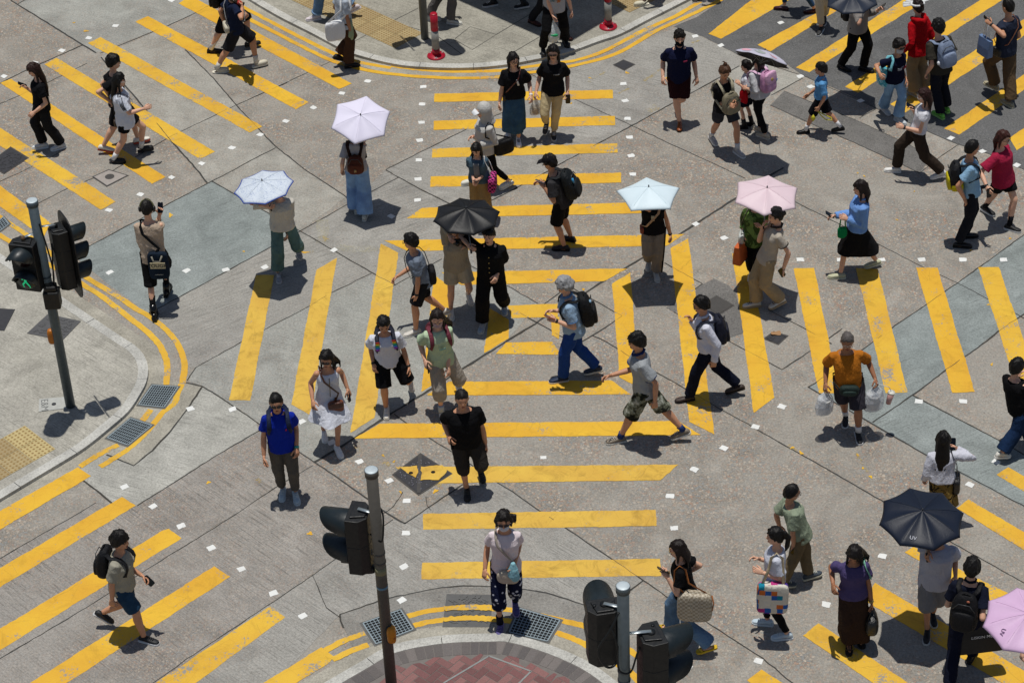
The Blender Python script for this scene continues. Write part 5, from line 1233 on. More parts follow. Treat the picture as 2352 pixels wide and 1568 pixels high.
p6 = person('walker in turned up blue jeans and pale trainers on the far pavement', None, (720, 42, 0, 1), (812, 22, .1, 1), 268, ht=1.68, top=T('#c9cbd0'), bot=B('wide', '#587699', k='denim', r=(.105, .09, .088), len=1.86, cuff='#7d9bbb'), hair=H('short'), shoe=S('#d0c6ca', '#e6e0e2', lace='#f0f0f0'))
p7 = person('person in pale tee and brown trousers stepping off the far kerb', None, (782, 134, .1), (809, 150), 72, ht=1.68, rh=(806, 82), top=T('#a9b1bb', hem=-.2, loose=.024, sleeve=.7), bot=B('wide', '#463124', r=(.1, .09, .1), len=1.93), hair=H('short'), shoe=S('#161617', '#1d1d1f'), sk='d')
shoulder_bag(p7, 'white cloth tote on the shoulder of the person in brown trousers', 1, '#d9dadb', (.34, .1, .36), z=.14, f=-.2, out=.17, kind='cloth', e=.45, strap=.02, name='tote_bag')
mm = M(); q = p7.pt(.1, .15, .06); mm.tube([q + Z * .05, q - Z * .1, q - Z * .26, q - Z * .38], [.03, .055, .06, .03], 10, flat=(p7.R, .5)); mk('tied_overshirt', mm, cloth('#8d9a7c'), p7.o)
p8 = person('standing person in grey trousers and white trainers by the far bollard', None, (995, 42, 0, 1), (1044, 51, 0, 1), 100, ht=1.72, top=T('#8d8d90'), bot=B('pants', '#5d5a58', r=(.1, .085, .08)), hair=H('short'), shoe=S('#c9c8bf', '#dddad2', lace='#30302f'))
p9 = person('walker in black high tops in the shade at the top edge', None, (1126, 10, 0, 1), (1198, 14, .03, 1), 265, ht=1.7, top=T(BLK), bot=B('slim', BK2), hair=H('short'), shoe=S('#151517', '#d5d5d2', kind='hightop', lace='#e0e0e0'))
p10 = person('person in a grey graphic tee holding out a white carrier bag', None, (1300, 99, 0, 1), (1248, 118, .04, 1), 172, ht=1.74, lh=(1318, 46, .05), rh=(1276, 62, .2), top=T('#a9a9ac', hem=-.2, loose=.03, sleeve=.72, sr=.08), bot=B('pants', '#151517', r=(.1, .085, .075)), hair=H('short'), shoe=BB)
for (t_, r_, w_, h_, c_) in ((.66, -.03, .13, .05, '#35302c'), (.58, .0, .1, .035, '#9b4a24'), (.42, -.02, .11, .05, '#8f5a34'), (.36, .05, .07, .07, '#57707a'), (.3, -.05, .06, .06, '#b0632c')):
    decal(p10, t_, c_, w_, h_, r_, .166, shape=lambda i, j: (i * 3 + j * 5) % 4 > 0)
plastic_bag(p10, 1, 'white carrier bag with green print held out at the far kerb', '#dfe6e6', .72, (.22, .15, .26), .16, inner=((.0, .07, .12, '#d8d8d4'),), mark=('#1f9a62', .02))
p11 = person('man in dark trousers and maroon shoes standing in the building shade', None, (1298, 86, 0, 1), (1228, 52, 0, 1), 125, ht=1.7, top=T('#24262c', sleeve='long'), bot=B('pants', '#1c1d22'), hair=H('short'), shoe=S('#4a231d', '#241512', kind='loafer'))
p12 = person('walker in cream clogs on the tactile slabs at the top edge', None, (1530, -22, 0, 1), (1473, 9, 0, 1), 250, ht=1.66, top=T('#c4c4c4'), bot=B('shorts', '#70757c'), hair=H('short'), shoe=S('#c9c3ac', '#d8d3c0', kind='clog'))
p13 = person('walker in dark shoes with white soles stepping onto the asphalt at the top edge', None, (1658, -26), (1607, 0), 250, ht=1.7, top=T('#3a3d46'), bot=B('pants', '#20222a'), hair=H('short'), shoe=S('#1b1b1d', '#dededa'))
# ---- upper middle
p14 = person('smiling woman in glasses, black tee and long blue denim skirt', (1178, 122), (1191, 326), (1168, 304, .02), 184, lh=(1222, 226, .08), rh=(1146, 243, .05), top=T(BLK, hem=-.06, loose=.028, sleeve=.75, sr=.08), bot=B('skirt', '#35536f', k='denim', hem=.2, w=.2, d=.17, fl=.016, pl=5), hair=H('long', len=.3, c='#15110f'), shoe=S('#e2e2e6', '#efefef', lace='#30303a'), fem=True, look=-28, glasses=('frame', '#2a2420'), nod=6)
decal(p14, .66, '#d9d9d9', .05, .12, -.07, .155, shape=lambda i, j: abs(i - 3.5 - (j - 2)) < 2.2); watch(p14, 0, band='#dddddd')
shoulder_bag(p14, 'dark bag on a brown strap worn by the woman in the denim skirt', 1, '#1d1a1a', (.16, .07, .12), over=0, z=.04, out=.15, strapc='#5a2a22', strap=.01)
p15 = person('woman with long black hair, black tee and cream trousers', (1270, 104), (1272, 311), (1254, 291, .11), 187, lh=(1305, 219, .05), rh=(1229, 219, .08), top=T(BLK, hem=-.16, loose=.03, sleeve=.72, sr=.08), bot=B('slim', '#bfae88', r=(.1, .08, .062), len=1.9), hair=H('long', len=.36, c='#100d0c', w=.1), shoe=S('#2a2a2d', '#d9d7d0', lace='#dddddd', sock='#cfc6b8'), fem=True, glasses=('sun', '#3a2c2a'), curl=(.8, .8))
decal(p15, .7, '#9a9a9a', .09, .016, -.06, .155)
phone(p15, 0, 'black phone hanging in the hand of the woman in cream trousers', face_dir=(.1, -1, .1))
plastic_bag(p15, 1, 'clear food bag held between the two women in black tees', '#d9cfbd', .5, (.18, .12, .2), .12, inner=((.0, .055, .1, '#9a6a3c'), (.08, .05, .05, '#c9bfae')))
p16 = person('man in navy polo, black mask and maroon shorts', (1561, 70), (1556, 243, .15), (1561, 290), 180, lh=(1601, 184, -.02), rh=(1521, 184, .05), top=T('#161a34', hem=-.2, loose=.02, sleeve=.66, collar=1, sr=.07), bot=B('shorts', '#2b1417', len=.92), hair=H('short', fringe=.3), shoe=S('#8a4820', '#3a2416', kind='loafer', rough=.3), mask='#12131a', bw=1.12, curl=(.7, .7))
decal(p16, .68, '#a33a5a', .06, .025, -.08, .17)
p17 = person('woman with a top knot and khaki front pack tapping her phone', (1665, 150), (1698, 352), (1638, 321, .02), 152, lh=('rel', .3, -.1, -.24), rh=('rel', .3, -.1, -.27), top=T(BLK, loose=.022, sleeve=.65), bot=B('shorts', '#33343a', k='denim', len=.72), hair=H('topknot', c='#4a3223'), shoe=S('#aca7a5', '#e6e4e0', lace='#d5d5d5', sock='#d9d9d9'), fem=True, nod=26, look=10, sk='m')
backpack(p17, 'khaki backpack worn on the chest by the woman with a top knot', '#7a735f', (.3, .16, .36), t0=.36, front=True, back=.13, strapc='#a39c86', c2='#857d68')
phone(p17, 0, 'green phone held over the khaki front pack', c='#3c5a48')
p18 = person('small schoolgirl in white blouse and dark pinafore under the patterned umbrella', (1714, 139), (1704, 291), (1721, 284), 285, lh=('rel', .18, 0, -.18), top=T('#c6c8d2', loose=.014, sleeve=.6, collar=1), bot=B('skirt', '#161a28', hem=.42, w=.16, d=.14, waist=.5, fl=.014), hair=H('bun', bz=.02), shoe=S('#131315', '#1b1b1d', kind='boot'), fem=True, kids=True)
p19 = person('woman in white top and black trousers sharing the patterned umbrella', (1738, 118), (1752, 311), (1740, 296), 318, rh=('rel', .22, .02, .02), lh=('rel', .12, .02, -.36), top=T('#bdbdc0', loose=.022, sleeve=1.5), bot=B('slim', '#151517', len=1.95), hair=H('bob', len=.16), shoe=S('#b9ae9a', '#d5cdbd'), fem=True)
def pink_extra(t, c, r, f, u):
    m = M(); m.ball(c + f * .075 + u * .08, r * .125, f * .03, u * .1, 16, 10, .5); mk('flap', m, cloth('#d8a9c6', 'nylon'), t)
    m = M(); m.ball(c + f * .105 + u * .06, r * .03, f * .01, u * .028, 10, 6); mk('badge', m, plain('#a88b4a', .4), t)
    m = M(); m.tube([c - u * .02 + r * .14, c - u * .02 + r * .16 + f * .04, c - u * .1 + r * .15], .02, 8); mk('bottle_pocket', m, cloth('#5a86b8', 'nylon'), t)
backpack(p19, 'pink school backpack with a flap carried by the woman in white top', '#b985a8', (.27, .16, .35), t0=.56, c2='#c795b6', padc='#d3b0c8', extra=pink_extra)
hand_bag(p19, 0, 'small red bag hanging beside the pink school backpack', '#b5121f', (.17, .05, .22), .06, kind='cloth')
umbrella('white umbrella with pink and grey spots and a black lining, tilted away', p19.hand[1], (1757, 116), 1.93, .44, 8, '#b9b7c6', tilt=(.45, .74), depth=.30, under='#101012', phase=.2, motif=[(2.6, .62, .09, '#d9a3b2'), (2.2, .5, .05, '#b9b9c0'), (4.4, .6, .09, '#9aa39e'), (5.2, .66, .07, '#d9a3b2'), (3.6, .72, .08, '#d9a3b2'), (1.2, .5, .08, '#a9a9b4')])
# ---- upper right
p20 = person('walker in blue jeans and maroon shoes at the top right edge', None, (1863, 26, .0), (1794, 19, .0), 278, ht=1.62, top=T('#6d6f78'), bot=B('slim', '#2f4a6b', k='denim', len=1.85), hair=H('bob', len=.12), shoe=S('#3d1822', '#2a1016', kind='loafer', rough=.25), fem=True)
p21 = person('walker in cream trousers and black trainers at the top edge', None, (1893, 46, .03), (1884, 72), 200, ht=1.7, top=T('#c5c0b5'), bot=B('slim', '#bfb6a2', r=(.095, .075, .062), len=1.88), hair=H('short'), shoe=S('#17171a', '#d8d8d6'))
p22 = person('person in grey jumper and black trousers under the dark umbrella at the top', None, (1990, 160), (1939, 156), 128, ht=1.68, lh=('rel', .34, -.02, -.12), rh=('rel', .22, .0, .03), top=T('#86817d', hem=-.16, loose=.03, sleeve=1.75), bot=B('pants', '#131315', r=(.1, .08, .075)), hair=H('short'), shoe=S('#131314', '#1b1b1d'), nod=20)
phone(p22, 0, 'dark phone held out under the dark umbrella at the top')
backpack(p22, 'black backpack on the person in grey jumper', '#131316', (.28, .15, .4), t0=.5)
umbrella('dark slate umbrella cut by the top edge', p22.hand[1], (1957, -14), 1.93, .42, 8, '#232a38', tilt=(-.05, -.05), phase=.3)
p23 = person('woman in a red hooded top and white sun visor walking away', (2109, 0), (2096, 213), (2124, 202, .04), 332, top=T('#a80f18', hem=-.24, loose=.026, sleeve='long', hood=1, flare=.01), bot=B('wide', '#8f7b5e', r=(.105, .1, .115), len=1.95), hair=H('bun', c='#1d1512'), shoe=S('#a89b85', '#c9c0ae'), fem=True, armspread=.1)
m = M(); hc, HF, HU, HR = p23.hc, p23.HF, p23.HU, p23.HR
for k in range(14):
    a = -1.5 + 3.0 * k / 13; b = a + .2
    def q(a, r, u): return hc + (HF * math.cos(a) + HR * math.sin(a)) * r + HU * u
    w_ = .012 * (-1) ** k; m.add([q(a, .098, .05), q(b, .098, .05), q(b, .235, .05 - w_), q(a, .235, .05 + w_)], [(0, 1, 2, 3)])
m.tube([q(a_, .1, .05) for a_ in [i * .45 - 3.14 for i in range(15)]], .018, 8)
o = mk('sun_visor', m, cloth('#d0d2d2'), p23.o); sm_ = o.modifiers.new('t', 'SOLIDIFY'); sm_.thickness = .004
p24 = person('young man in dark olive tee and lime trainers walking away', (2156, 45), (2155, 263), (2170, 247, .02), 335, lh=(2129, 174, .0), top=T('#37342d', hem=-.16, loose=.03, sleeve=.75, sr=.08), bot=B('pants', '#191c26', r=(.1, .085, .08)), hair=H('bowl', c='#12100f'), shoe=S('#6fbf4d', '#a6dc80'))
backpack(p24, 'grey blue backpack on the young man with lime trainers', '#76839a', (.3, .18, .44), t0=.58, c2='#7f8ca4', extra=lambda t, c, r, f, u: mk('charm', M().ball(c - u * .1 - r * .16, r * .03, f * .03, u * .035, 8, 6), plain('#d8dade', .7), t))
p25 = person('curly haired woman in mask, navy tee and pale flared jeans', (2066, 91), (2068, 277), (2034, 253, .01), 148, lh=('rel', .1, .02, -.5), rh=(2017, 176, .02), top=T('#15172c', hem=-.14, loose=.024, sleeve=.62), bot=B('wide', '#82a3c2', k='denim', r=(.1, .08, .105), len=1.94), hair=H('curly', c='#15110f'), shoe=S('#b9c0c4', '#dadada', lace='#dddddd'), fem=True, glasses=('sun', '#3b3a36'), mask='#b9b4b4', sk='m')
decal(p25, .58, '#8d2a3a', .07, .045, -.06, .16); decal(p25, .58, '#9a9aa2', .08, .05, .05, .16); decal(p25, .66, '#6a6a78', .05, .03, .0, .16)
shoulder_bag(p25, 'turquoise bag with white print on the curly haired woman', 1, '#4fa3b4', (.28, .1, .36), z=.3, f=-.16, out=.13, kind='cloth', e=.6, strap=.03, strapc='#7cc0cc', mat=cloth('#4fa3b4', 'cloth', ('blotch', '#b5dfe6', 14)))
p26 = person('man in slate tee and brown cargo trousers walking away at the right edge', (2317, -2), (2277, 196, .08), (2314, 237), 322, lh=(2272, 55, .0), top=T('#272d3d', hem=-.14, loose=.022, sleeve=.6), bot=B('pants', '#5c4b38', r=(.108, .098, .09)), hair=H('crop', c='#14110f'), shoe=S('#a39a80', '#c9c2a8'), sk='m', bw=1.1)
phone(p26, 0, 'black phone in the raised hand of the man in slate tee'); watch(p26, 0)
shoulder_bag(p26, 'dark bag on a tan strap worn by the man in slate tee', -1, '#1b1a1b', (.2, .08, .16), over=1, z=.12, out=.17, strapc='#7a4526', strap=.012)
paper_bag(p26, 0, 'blue paper bag hanging from the arm of the man in slate tee', '#5d7396', (.2, .09, .3), 10, hl=.3)
p27 = person('schoolboy in sky blue shirt and black shorts walking left', (1886, 144), (1845, 302), (1924, 296, .05), 275, lh=(1880, 252, .02), top=T('#5b93c4', hem=.02, loose=.02, sleeve=.78, collar=1, sr=.078), bot=B('shorts', '#131318', len=.96, r=(.11, .11, .112), waist=.25), hair=H('short', c='#14110f'), shoe=S('#121213', '#18181a', kind='loafer', rough=.25, sock='#dcdcde', sh=.09), kids=True, sk='m')
m = M(); q = p27.hand[0]; m.tube([q, q + Vector((.06, 0, -.1)), q + Vector((.14, -.02, -.17)), q + Vector((.24, 0, -.2)), q + Vector((.23, .03, -.17)), q + Vector((.1, .03, -.1)), q], .009, 6); m.box(q + Vector((-.06, -.02, -.13)), Vector((.02, 0, .03)), Vector((0, .003, 0)), Vector((-.02, 0, .035)))
tag(mk('lanyard', m, plain('#c9bf2e', .5), None, base=q), 'yellow lanyard swinging from the schoolboy hand', 'lanyard')
p28 = person('woman in white cropped tee and dark brown trousers striding left', (2124, 205), (2155, 402, .04), (2050, 390), 274, lh=('rel', .36, -.03, -.28), rh=(2092, 259, -.06), top=T('#d2d2d8', hem=.1, loose=.014, sleeve=.32, crop=1), bot=B('pants', '#352c25', r=(.108, .098, .088), len=1.95, waist=.26), hair=H('long', len=.2, c='#2c1714', w=.09), shoe=S('#dddcd8', '#ecebe8'), fem=True, glasses=('frame', '#b9b9b9'), nod=14)
phone(p28, 1, 'dark phone held out by the woman in white cropped tee'); watch(p28, 0)
p29 = person('man in pale blue tee and dark trousers standing at the right', (2235, 322), (2226, 541), (2211, 563), 92, rh=(2214, 464, .02), lh=(2243, 434, -.05), top=T('#84a9c6', hem=-.1, loose=.02, sleeve=.62), bot=B('pants', '#1b1d24', r=(.098, .078, .068)), hair=H('crop', c='#12100f'), shoe=S('#121213', '#19191b', kind='loafer', rough=.35), sk='m', look=-20)
phone(p29, 0, 'black phone in the hand of the man in pale blue tee')
backpack(p29, 'black and yellow backpack on the man in pale blue tee', '#17181b', (.3, .2, .46), t0=.52, c2='#c2b418', extra=lambda t, c, r, f, u: mk('yellow_panel', M().ball(c + r * .1 - f * .02 - u * .13, r * .058, f * .09, u * .07, 12, 8, .5), cloth('#c2b418', 'nylon'), t))
p30 = person('woman in crimson tee, glasses and black shorts at the right edge', (2305, 301), (2326, 525), (2269, 484, .02), 128, rh=(2264, 436, .06), lh=(2318, 412, .0), top=T('#9a2340', hem=-.2, loose=.035, sleeve=.78, sr=.085), bot=B('shorts', '#161618', len=.62), hair=H('bob', len=.17, c='#3b1f19'), shoe=S('#151517', '#d9d9d6', sock='#15161c', sh=.14), fem=True, glasses=('frame', '#2a2a2a'), bw=1.08)
phone(p30, 1, 'black phone hanging in the hand of the woman in crimson tee', face_dir=(.3, -1, .1)); watch(p30, 1)
plastic_bag(p30, 0, 'white plastic bag with green carton beside the crimson tee', '#dbe2e0', .5, (.17, .12, .18), .05, inner=((.0, .06, .1, '#1c8a50'),))
# ---- middle, left to right
p31 = person('man in headphones and khaki shirt walking away with a navy tote', (335, 460), (355, 721, .02), (385, 666, .06), 3, rh=('rel', .26, -.05, .06), lh=('rel', .26, -.08, -.26), top=T('#b3a08d', hem=-.2, loose=.02, sleeve=1.7, sr=.066), bot=B('shorts', '#161618', len=1.12, r=(.104, .094, .09)), hair=H('crop', c='#15110f'), shoe=S('#0f0f10', '#161617', kind='boot', rough=.2, th=.03, sock='#141416', sh=.24), nod=14)
phone(p31, 1, 'black phone held up by the man in headphones', face_dir=(.05, -.75, .6))
hc, HF, HU, HR = p31.hc, p31.HF, p31.HU, p31.HR
m = M(); m.tube([hc + HR * math.sin(a) * .098 + HU * (math.cos(a) * .128) - HF * .01 for a in [-1.57 + 3.14 * i / 12 for i in range(13)]], .014, 8); hp_ = mk('headphones', m, plain('#5c5c3c', .5), p31.o)
for q in (-1, 1): m = M(); m.ball(hc + HR * q * .1 - HU * .01 - HF * .01, HR * .024, HF * .04, HU * .048, 14, 10); mk('ear_cup', m, plain('#1a1a1a', .4), hp_)
tb, th0 = shoulder_bag(p31, 'navy tote with a cream lettered patch on the man in headphones', 1, '#1c2735', (.3, .09, .46), z=.16, f=-.17, out=.09, over=0, kind='denim', e=.35, strap=.022, strapc='#15171a', name='tote_bag')
bk = -p31.F; sd_ = p31.R; cc = th0 - Z * .15 + bk * .062
m = M(); m.box(cc, sd_ * .108, bk * .004, Z * .05); mk('patch', m, cloth('#c2b796'), tb, smooth=False)
textmesh('lettering', 'TOUGH', .08, cc + bk * .0065, sd_, Z, plain('#15161a', .8, name='dark_print'), tb)
textmesh('lettering', 'MADE IN JAPAN', .017, cc - Z * .16 + bk * -.004, sd_, Z, plain('#c9c9c2', .8, name='pale_print'), tb)
m = M(); m.tube([cc + Z * .16 - sd_ * .07, cc + Z * .08 + bk * .012 - sd_ * .05, cc + Z * .075 + bk * .012 + sd_ * .04, cc + Z * .17 + sd_ * .08], .013, 8, flat=(bk, .4)); mk('handle', m, cloth('#8f8c80'), tb)
p32 = person('woman in white lace blouse and teal wide trousers under the floral umbrella', None, (685, 577, .11), (640, 636), 168, ht=1.6, lh=(659, 546, .03), rh=(607, 474, .12), top=T('#bfbbb2', hem=-.06, loose=.035, sleeve=.9, sr=.095), bot=B('wide', '#55706f', k='denim', r=(.105, .1, .11), len=1.84), hair=H('bob', len=.14), shoe=S('#8b8d92', '#c9c9c9', lace='#d8d8dc'), fem=True); watch(p32, 0)
t_f = NT('floral_umbrella_cloth')
def floral():
    t = t_f; n = t.noise(7, 2, .5, dist=2.2); l = t.ramp(n, [(.485, 0.0), (.5, 1.0), (.515, 0.0)]); n2 = t.noise(11, 2, .5, dist=1.5); l2 = t.ramp(n2, [(.488, 0.0), (.5, 1.0), (.512, 0.0)])
    c = t.mix(lin('#c9d2dc'), lin('#7285b0'), t.math('MULTIPLY', t.math('MAXIMUM', l, l2), .75)); t.bump(t.noise(12, 3), .2, .01); return t.done(c, .6, .3)
umbrella('white umbrella with a blue floral print and blue hem', p32.hand[1], (602, 415), 1.74, .43, 8, '#c9d2dc', tilt=(-.12, -.02), phase=.1, edge='#2f4a9c', patt=floral(), under='#8fa0b8', depth=.24)
p33 = person('woman in wide blue jeans walking away under the lavender umbrella', None, (818, 478), (839, 494), 2, ht=1.6, lh=(785, 396, .0), rh=('rel', .12, -.08, -.02), top=T('#a9a5a5', hem=-.02, loose=.024, sleeve=.7), bot=B('wide', '#7b9cc6', k='denim', r=(.112, .118, .135), len=1.97), hair=H('bob', len=.12), shoe=S('#c4c4bb', '#d9d8d0'), fem=True)
backpack(p33, 'brown leather backpack under the lavender umbrella', '#4f2416', (.25, .13, .3), t0=.34, c2='#5a2a1a', strapc='#2c1712', padc='#2c1712', extra=lambda t, c, r, f, u: mk('buckle', M().box(c - u * .06 + f * .085, r * .018, f * .006, u * .022), plain('#a8875a', .3, .6), t))
umbrella('pale lavender umbrella with six straight sides', p33.hand[1], (828, 264), 1.74, .465, 6, '#dad6e8', tilt=(.05, -.36), phase=.33, depth=.24)
p34 = person('hooded figure in a pale wind jacket and white clogs', (1108, 240), (1163, 424, .03), (1077, 419), 245, lh=('rel', .2, -.02, -.32), rh=('rel', .2, -.04, -.3), top=T('#b9b7b2', hem=-.24, loose=.04, sleeve='long', sr=.085, k='nylon', fold=.014), bot=B('slim', '#151517', len=1.85), hair=None, shoe=S('#d3d3ca', '#e2e2da', kind='clog'), fem=True, nod=16)
m = M(); hc, HF, HU, HR = p34.hc, p34.HF, p34.HU, p34.HR
m.ball(hc - HF * .035 + HU * .012, HR * .112, HF * .112, HU * .135, 20, 14); m.tube([hc - HF * .03 - HU * .05, p34.pt(1.02, 0, -.04), p34.pt(.9, 0, -.05)], [.105, .11, .13], 16)
mk('hood', m, cloth('#b9b7b2', 'nylon'), p34.o, remesh=.011, sm=2, disp=.009, seed=3)
m = M(); m.tube([hc + HF * .08 - HU * .0 + HU * .055, hc + HF * .16 + HU * .04], [.08, .06], 14, flat=(HU, .18)); mk('cap_peak', m, cloth('#d8dadd'), p34.o)
hand_bag(p34, 0, 'black shoulder bag hanging behind the hooded figure', '#121214', (.3, .12, .24), .02, kind='nylon') if False else shoulder_bag(p34, 'black shoulder bag hanging behind the hooded figure', -1, '#121214', (.34, .13, .26), z=.2, f=-.24, out=.17, kind='nylon', strap=.012)
p35 = person('woman in sleeveless denim jacket and khaki trousers reading her phone', (1093, 329), (1117, 503), (1100, 494), 190, lh=('rel', .28, -.12, -.3), rh=('rel', .28, -.12, -.32), top=T('#465a68', hem=-.1, loose=.03, sleeve=.4, k='denim', sr=.08), bot=B('wide', '#94794f', r=(.108, .112, .125), len=1.95), hair=H('long', len=.28, c='#14100e'), shoe=S('#d9d5cc', '#e6e3da'), fem=True, nod=28, look=8)
decal(p35, .62, '#77797c', .1, .3, 0, .158, name='inner_top'); phone(p35, 0, 'phone read by the woman in the denim jacket')
tb, th0 = shoulder_bag(p35, 'pink and black checked tote on the woman in the denim jacket', -1, '#b8327a', (.3, .12, .28), z=.14, f=.02, out=.24, kind='cloth', e=.5, strap=.014, strapc='#dadada', mat=cloth('#1b1519', 'cloth', ('check', '#c2458b', 30)), name='tote_bag')
p36 = person('man in black cap and charcoal tee facing left with a phone', (1262, 356), (1288, 570), (1303, 548), 287, lh=(1245, 434, .0), rh=('rel', .25, -.03, -.28), top=T('#343335', hem=-.18, loose=.026, sleeve=.72, sr=.078), bot=B('shorts', '#131315', len=.98), hair=H('short', c='#14110f'), shoe=S('#1a1517', '#17171a', lace='#5a2a33'), sk='m', nod=18, glasses=('frame', '#222222'))
hc, HF, HU, HR = p36.hc, p36.HF, p36.HU, p36.HR
m = M(); m.ball(hc + HU * .05 - HF * .005, HR * .092, HF * .108, HU * .083, 18, 12); m.tube([hc + HF * .07 + HU * .052, hc + HF * .185 + HU * .03], [.082, .062], 14, flat=(HU, .14)); mk('cap', m, cloth('#18181b'), p36.o, remesh=.009, sm=1)
phone(p36, 0, 'slate phone held by the man in black cap', c='#4b5568')
def tagx(t, c, r, f, u): m = M(); m.box(c + f * .1 + u * .1 + r * -.09, r * .014, f * .012, u * .035); mk('key_tag', m, plain('#3a8fc0', .5), t)
backpack(p36, 'black backpack with a blue key tag on the man in black cap', '#161a1d', (.32, .2, .48), t0=.55, extra=tagx)
p37 = person('person in black tank top and taupe trousers under the pale blue umbrella', None, (1508, 634), (1490, 604, .09), 182, ht=1.58, lh=(1542, 548, .0), rh=(1490, 484, .14), top=T('#161518', hem=-.1, loose=.028, sleeve=.2), bot=B('pants', '#7f776d', r=(.102, .09, .085)), hair=H('short'), shoe=S('#a8aaa6', '#c9c9c4'), sk='m', fem=True); watch(p37, 0)
mm = M(); a, k, e = p37.hp[0], p37.kn[0], p37.an[0]; o = -p37.R * .085; mm.tube([a + o * 1.15, k + o, e + o * .9], [.03, .032, .04], 8, flat=(p37.R, .4)); mk('side_stripe', mm, cloth('#131315'), p37.o)
shoulder_bag(p37, 'small red bag on a woven strap under the pale blue umbrella', 1, '#7a2a1c', (.14, .07, .12), over=0, z=.12, out=.17, strapc='#a9866a', strap=.018); decal(p37, .62, '#a89f8a', .05, .1, .01, .162)
umbrella('pale blue umbrella with five sides', p37.hand[1], (1490, 429), 1.74, .47, 5, '#cfdfe6', tilt=(0, .02), phase=math.pi / 2, depth=.28)
p38 = person('woman in cream shirt and cream shorts taking a picture under the black umbrella', None, (1078, 683, .1), (1037, 721), 172, ht=1.6, rh=(1034, 540, .2), lh=(1063, 552, .2), top=T('#ad9f87', hem=-.1, loose=.04, sleeve=1.85, sr=.085), bot=B('shorts', '#bdb097', len=.72, r=(.115, .115, .12)), hair=H('bob', len=.14), shoe=S('#d5d2c9', '#e3e0d8', lace='#e8e8e8'), fem=True)
h = (p38.hand[0] + p38.hand[1]) / 2 - Y * .03 + Z * .03; t = empty('camera', h); tag(t, 'black camera raised by the woman in cream under the black umbrella', 'camera'); m = M(); m.ball(h, X * .065, Y * .025, Z * .042, 16, 8, .35); mk('camera_body', m, plain('#1a1a1b', .5), t)
m = M(); m.tube([h - Y * .02, h - Y * .07], .03, 14); mk('lens', m, plain('#0e0e10', .15), t)
p39 = person('man in black shirt and black trousers holding the black umbrella', (1122, 522), (1158, 706, .06), (1107, 751), 187, rh=(1071, 562, .16), lh=(1140, 640, .12), top=T('#151517', hem=-.18, loose=.036, sleeve=.85, sr=.088, collar=1), bot=B('wide', '#151517', r=(.112, .104, .098), len=1.95), hair=H('short', c='#151110'), shoe=S('#8c9aa6', '#c9c9c4', lace='#b5b5b5'), look=10)
for t_ in (.8, .6, .42, .25): m = M(); m.ball(p39.pt(t_, 0, .165), p39.Rs * .01, p39.Ft * .005, p39.U * .01, 8, 5); mk('button', m, plain('#a8935a', .3, .6), p39.o)
umbrella('black umbrella with eight ribs shared by a couple', p39.hand[1], (1071, 478), 1.87, .475, 8, '#17181b', tilt=(.02, .0), phase=.2, depth=.27)
p40 = person('young man in grey tee and black shorts looking back over his shoulder', (942, 537), (947, 765), (1014, 720, .06), 258, lh=(957, 689, .03), rh=(911, 640, .0), top=T('#6d7786', hem=-.16, loose=.024, sleeve=.72), bot=B('shorts', '#1f1f23', len=.9), hair=H('short', c='#110f0e', fringe=.3), shoe=S('#c9c4bb', '#d9d6cf'), sk='m', look=30, glasses=('frame', '#3a3230')); watch(p40, 0)
shoulder_bag(p40, 'black sling bag on the back of the young man in grey tee', -1, '#151518', (.22, .1, .28), z=.38, f=-.17, out=.08, over=1, kind='nylon', strap=.018)
p41 = person('man in white tee and black shorts with rainbow backpack straps', (880, 727), (943, 879, .17), (888, 947), 174, lh=(941, 848, .06), rh=(858, 843, .02), top=T('#cfd1db', hem=-.14, loose=.026, sleeve=.7, sr=.078), bot=B('shorts', '#141417', len=1.0, r=(.11, .11, .112)), hair=H('short', c='#12100f'), shoe=S('#d2cfc6', '#dedbd2', lace='#e5e5e5'), sk='m', nod=24); watch(p41, 0); watch(p41, 1)
backpack(p41, 'backpack with rainbow patterned straps on the man in white tee', '#202124', (.28, .15, .42), padc='#1c1e2b')
mm = M()
for q in (-1, 1):
    for k in range(5):
        t_ = .87 - k * .055; mm = M(); c_ = p41.pt(t_, q * (.108 + .012 * (.9 - t_) / .2), .098 + (.9 - t_) * .16 + .012); mm.box(c_, p41.Rs * .024, p41.U * .012 + p41.Rs * .006, p41.Ft * .004)
        mk('strap_pattern', mm, cloth(('#b03a2a', '#c9a227', '#2f8f6a', '#3a6fb0', '#7a3a90')[k]), p41.o, smooth=False)
p42 = person('woman in pale green tee, face mask and taupe cropped trousers', (1003, 713), (1054, 889, .11), (1017, 958), 164, lh=(1030, 853, .16), rh=(976, 836, .04), top=T('#afc2a2', hem=-.14, loose=.024, sleeve=.72, sr=.076), bot=B('capri', '#9a9287', r=(.104, .1, .096), len=1.42), hair=H('long', len=.3, c='#1c1411', blow=Vector((.14, .05, .02))), shoe=S('#dcdcdc', '#ececea', lace='#f0f0f0', sock='#a8b4c4', sh=.12), fem=True, glasses=('frame', '#a88a70'), mask='#a8929a', bw=1.08, look=14)
backpack(p42, 'maroon backpack on the woman in pale green tee', '#5a2530', (.28, .14, .4), padc='#6a2f3b'); phone(p42, 1, 'dark phone hanging in the hand of the woman in pale green', face_dir=(.9, -.2, .1))
decal(p42, .55, '#8fb5a8', .09, .035, 0, .168)
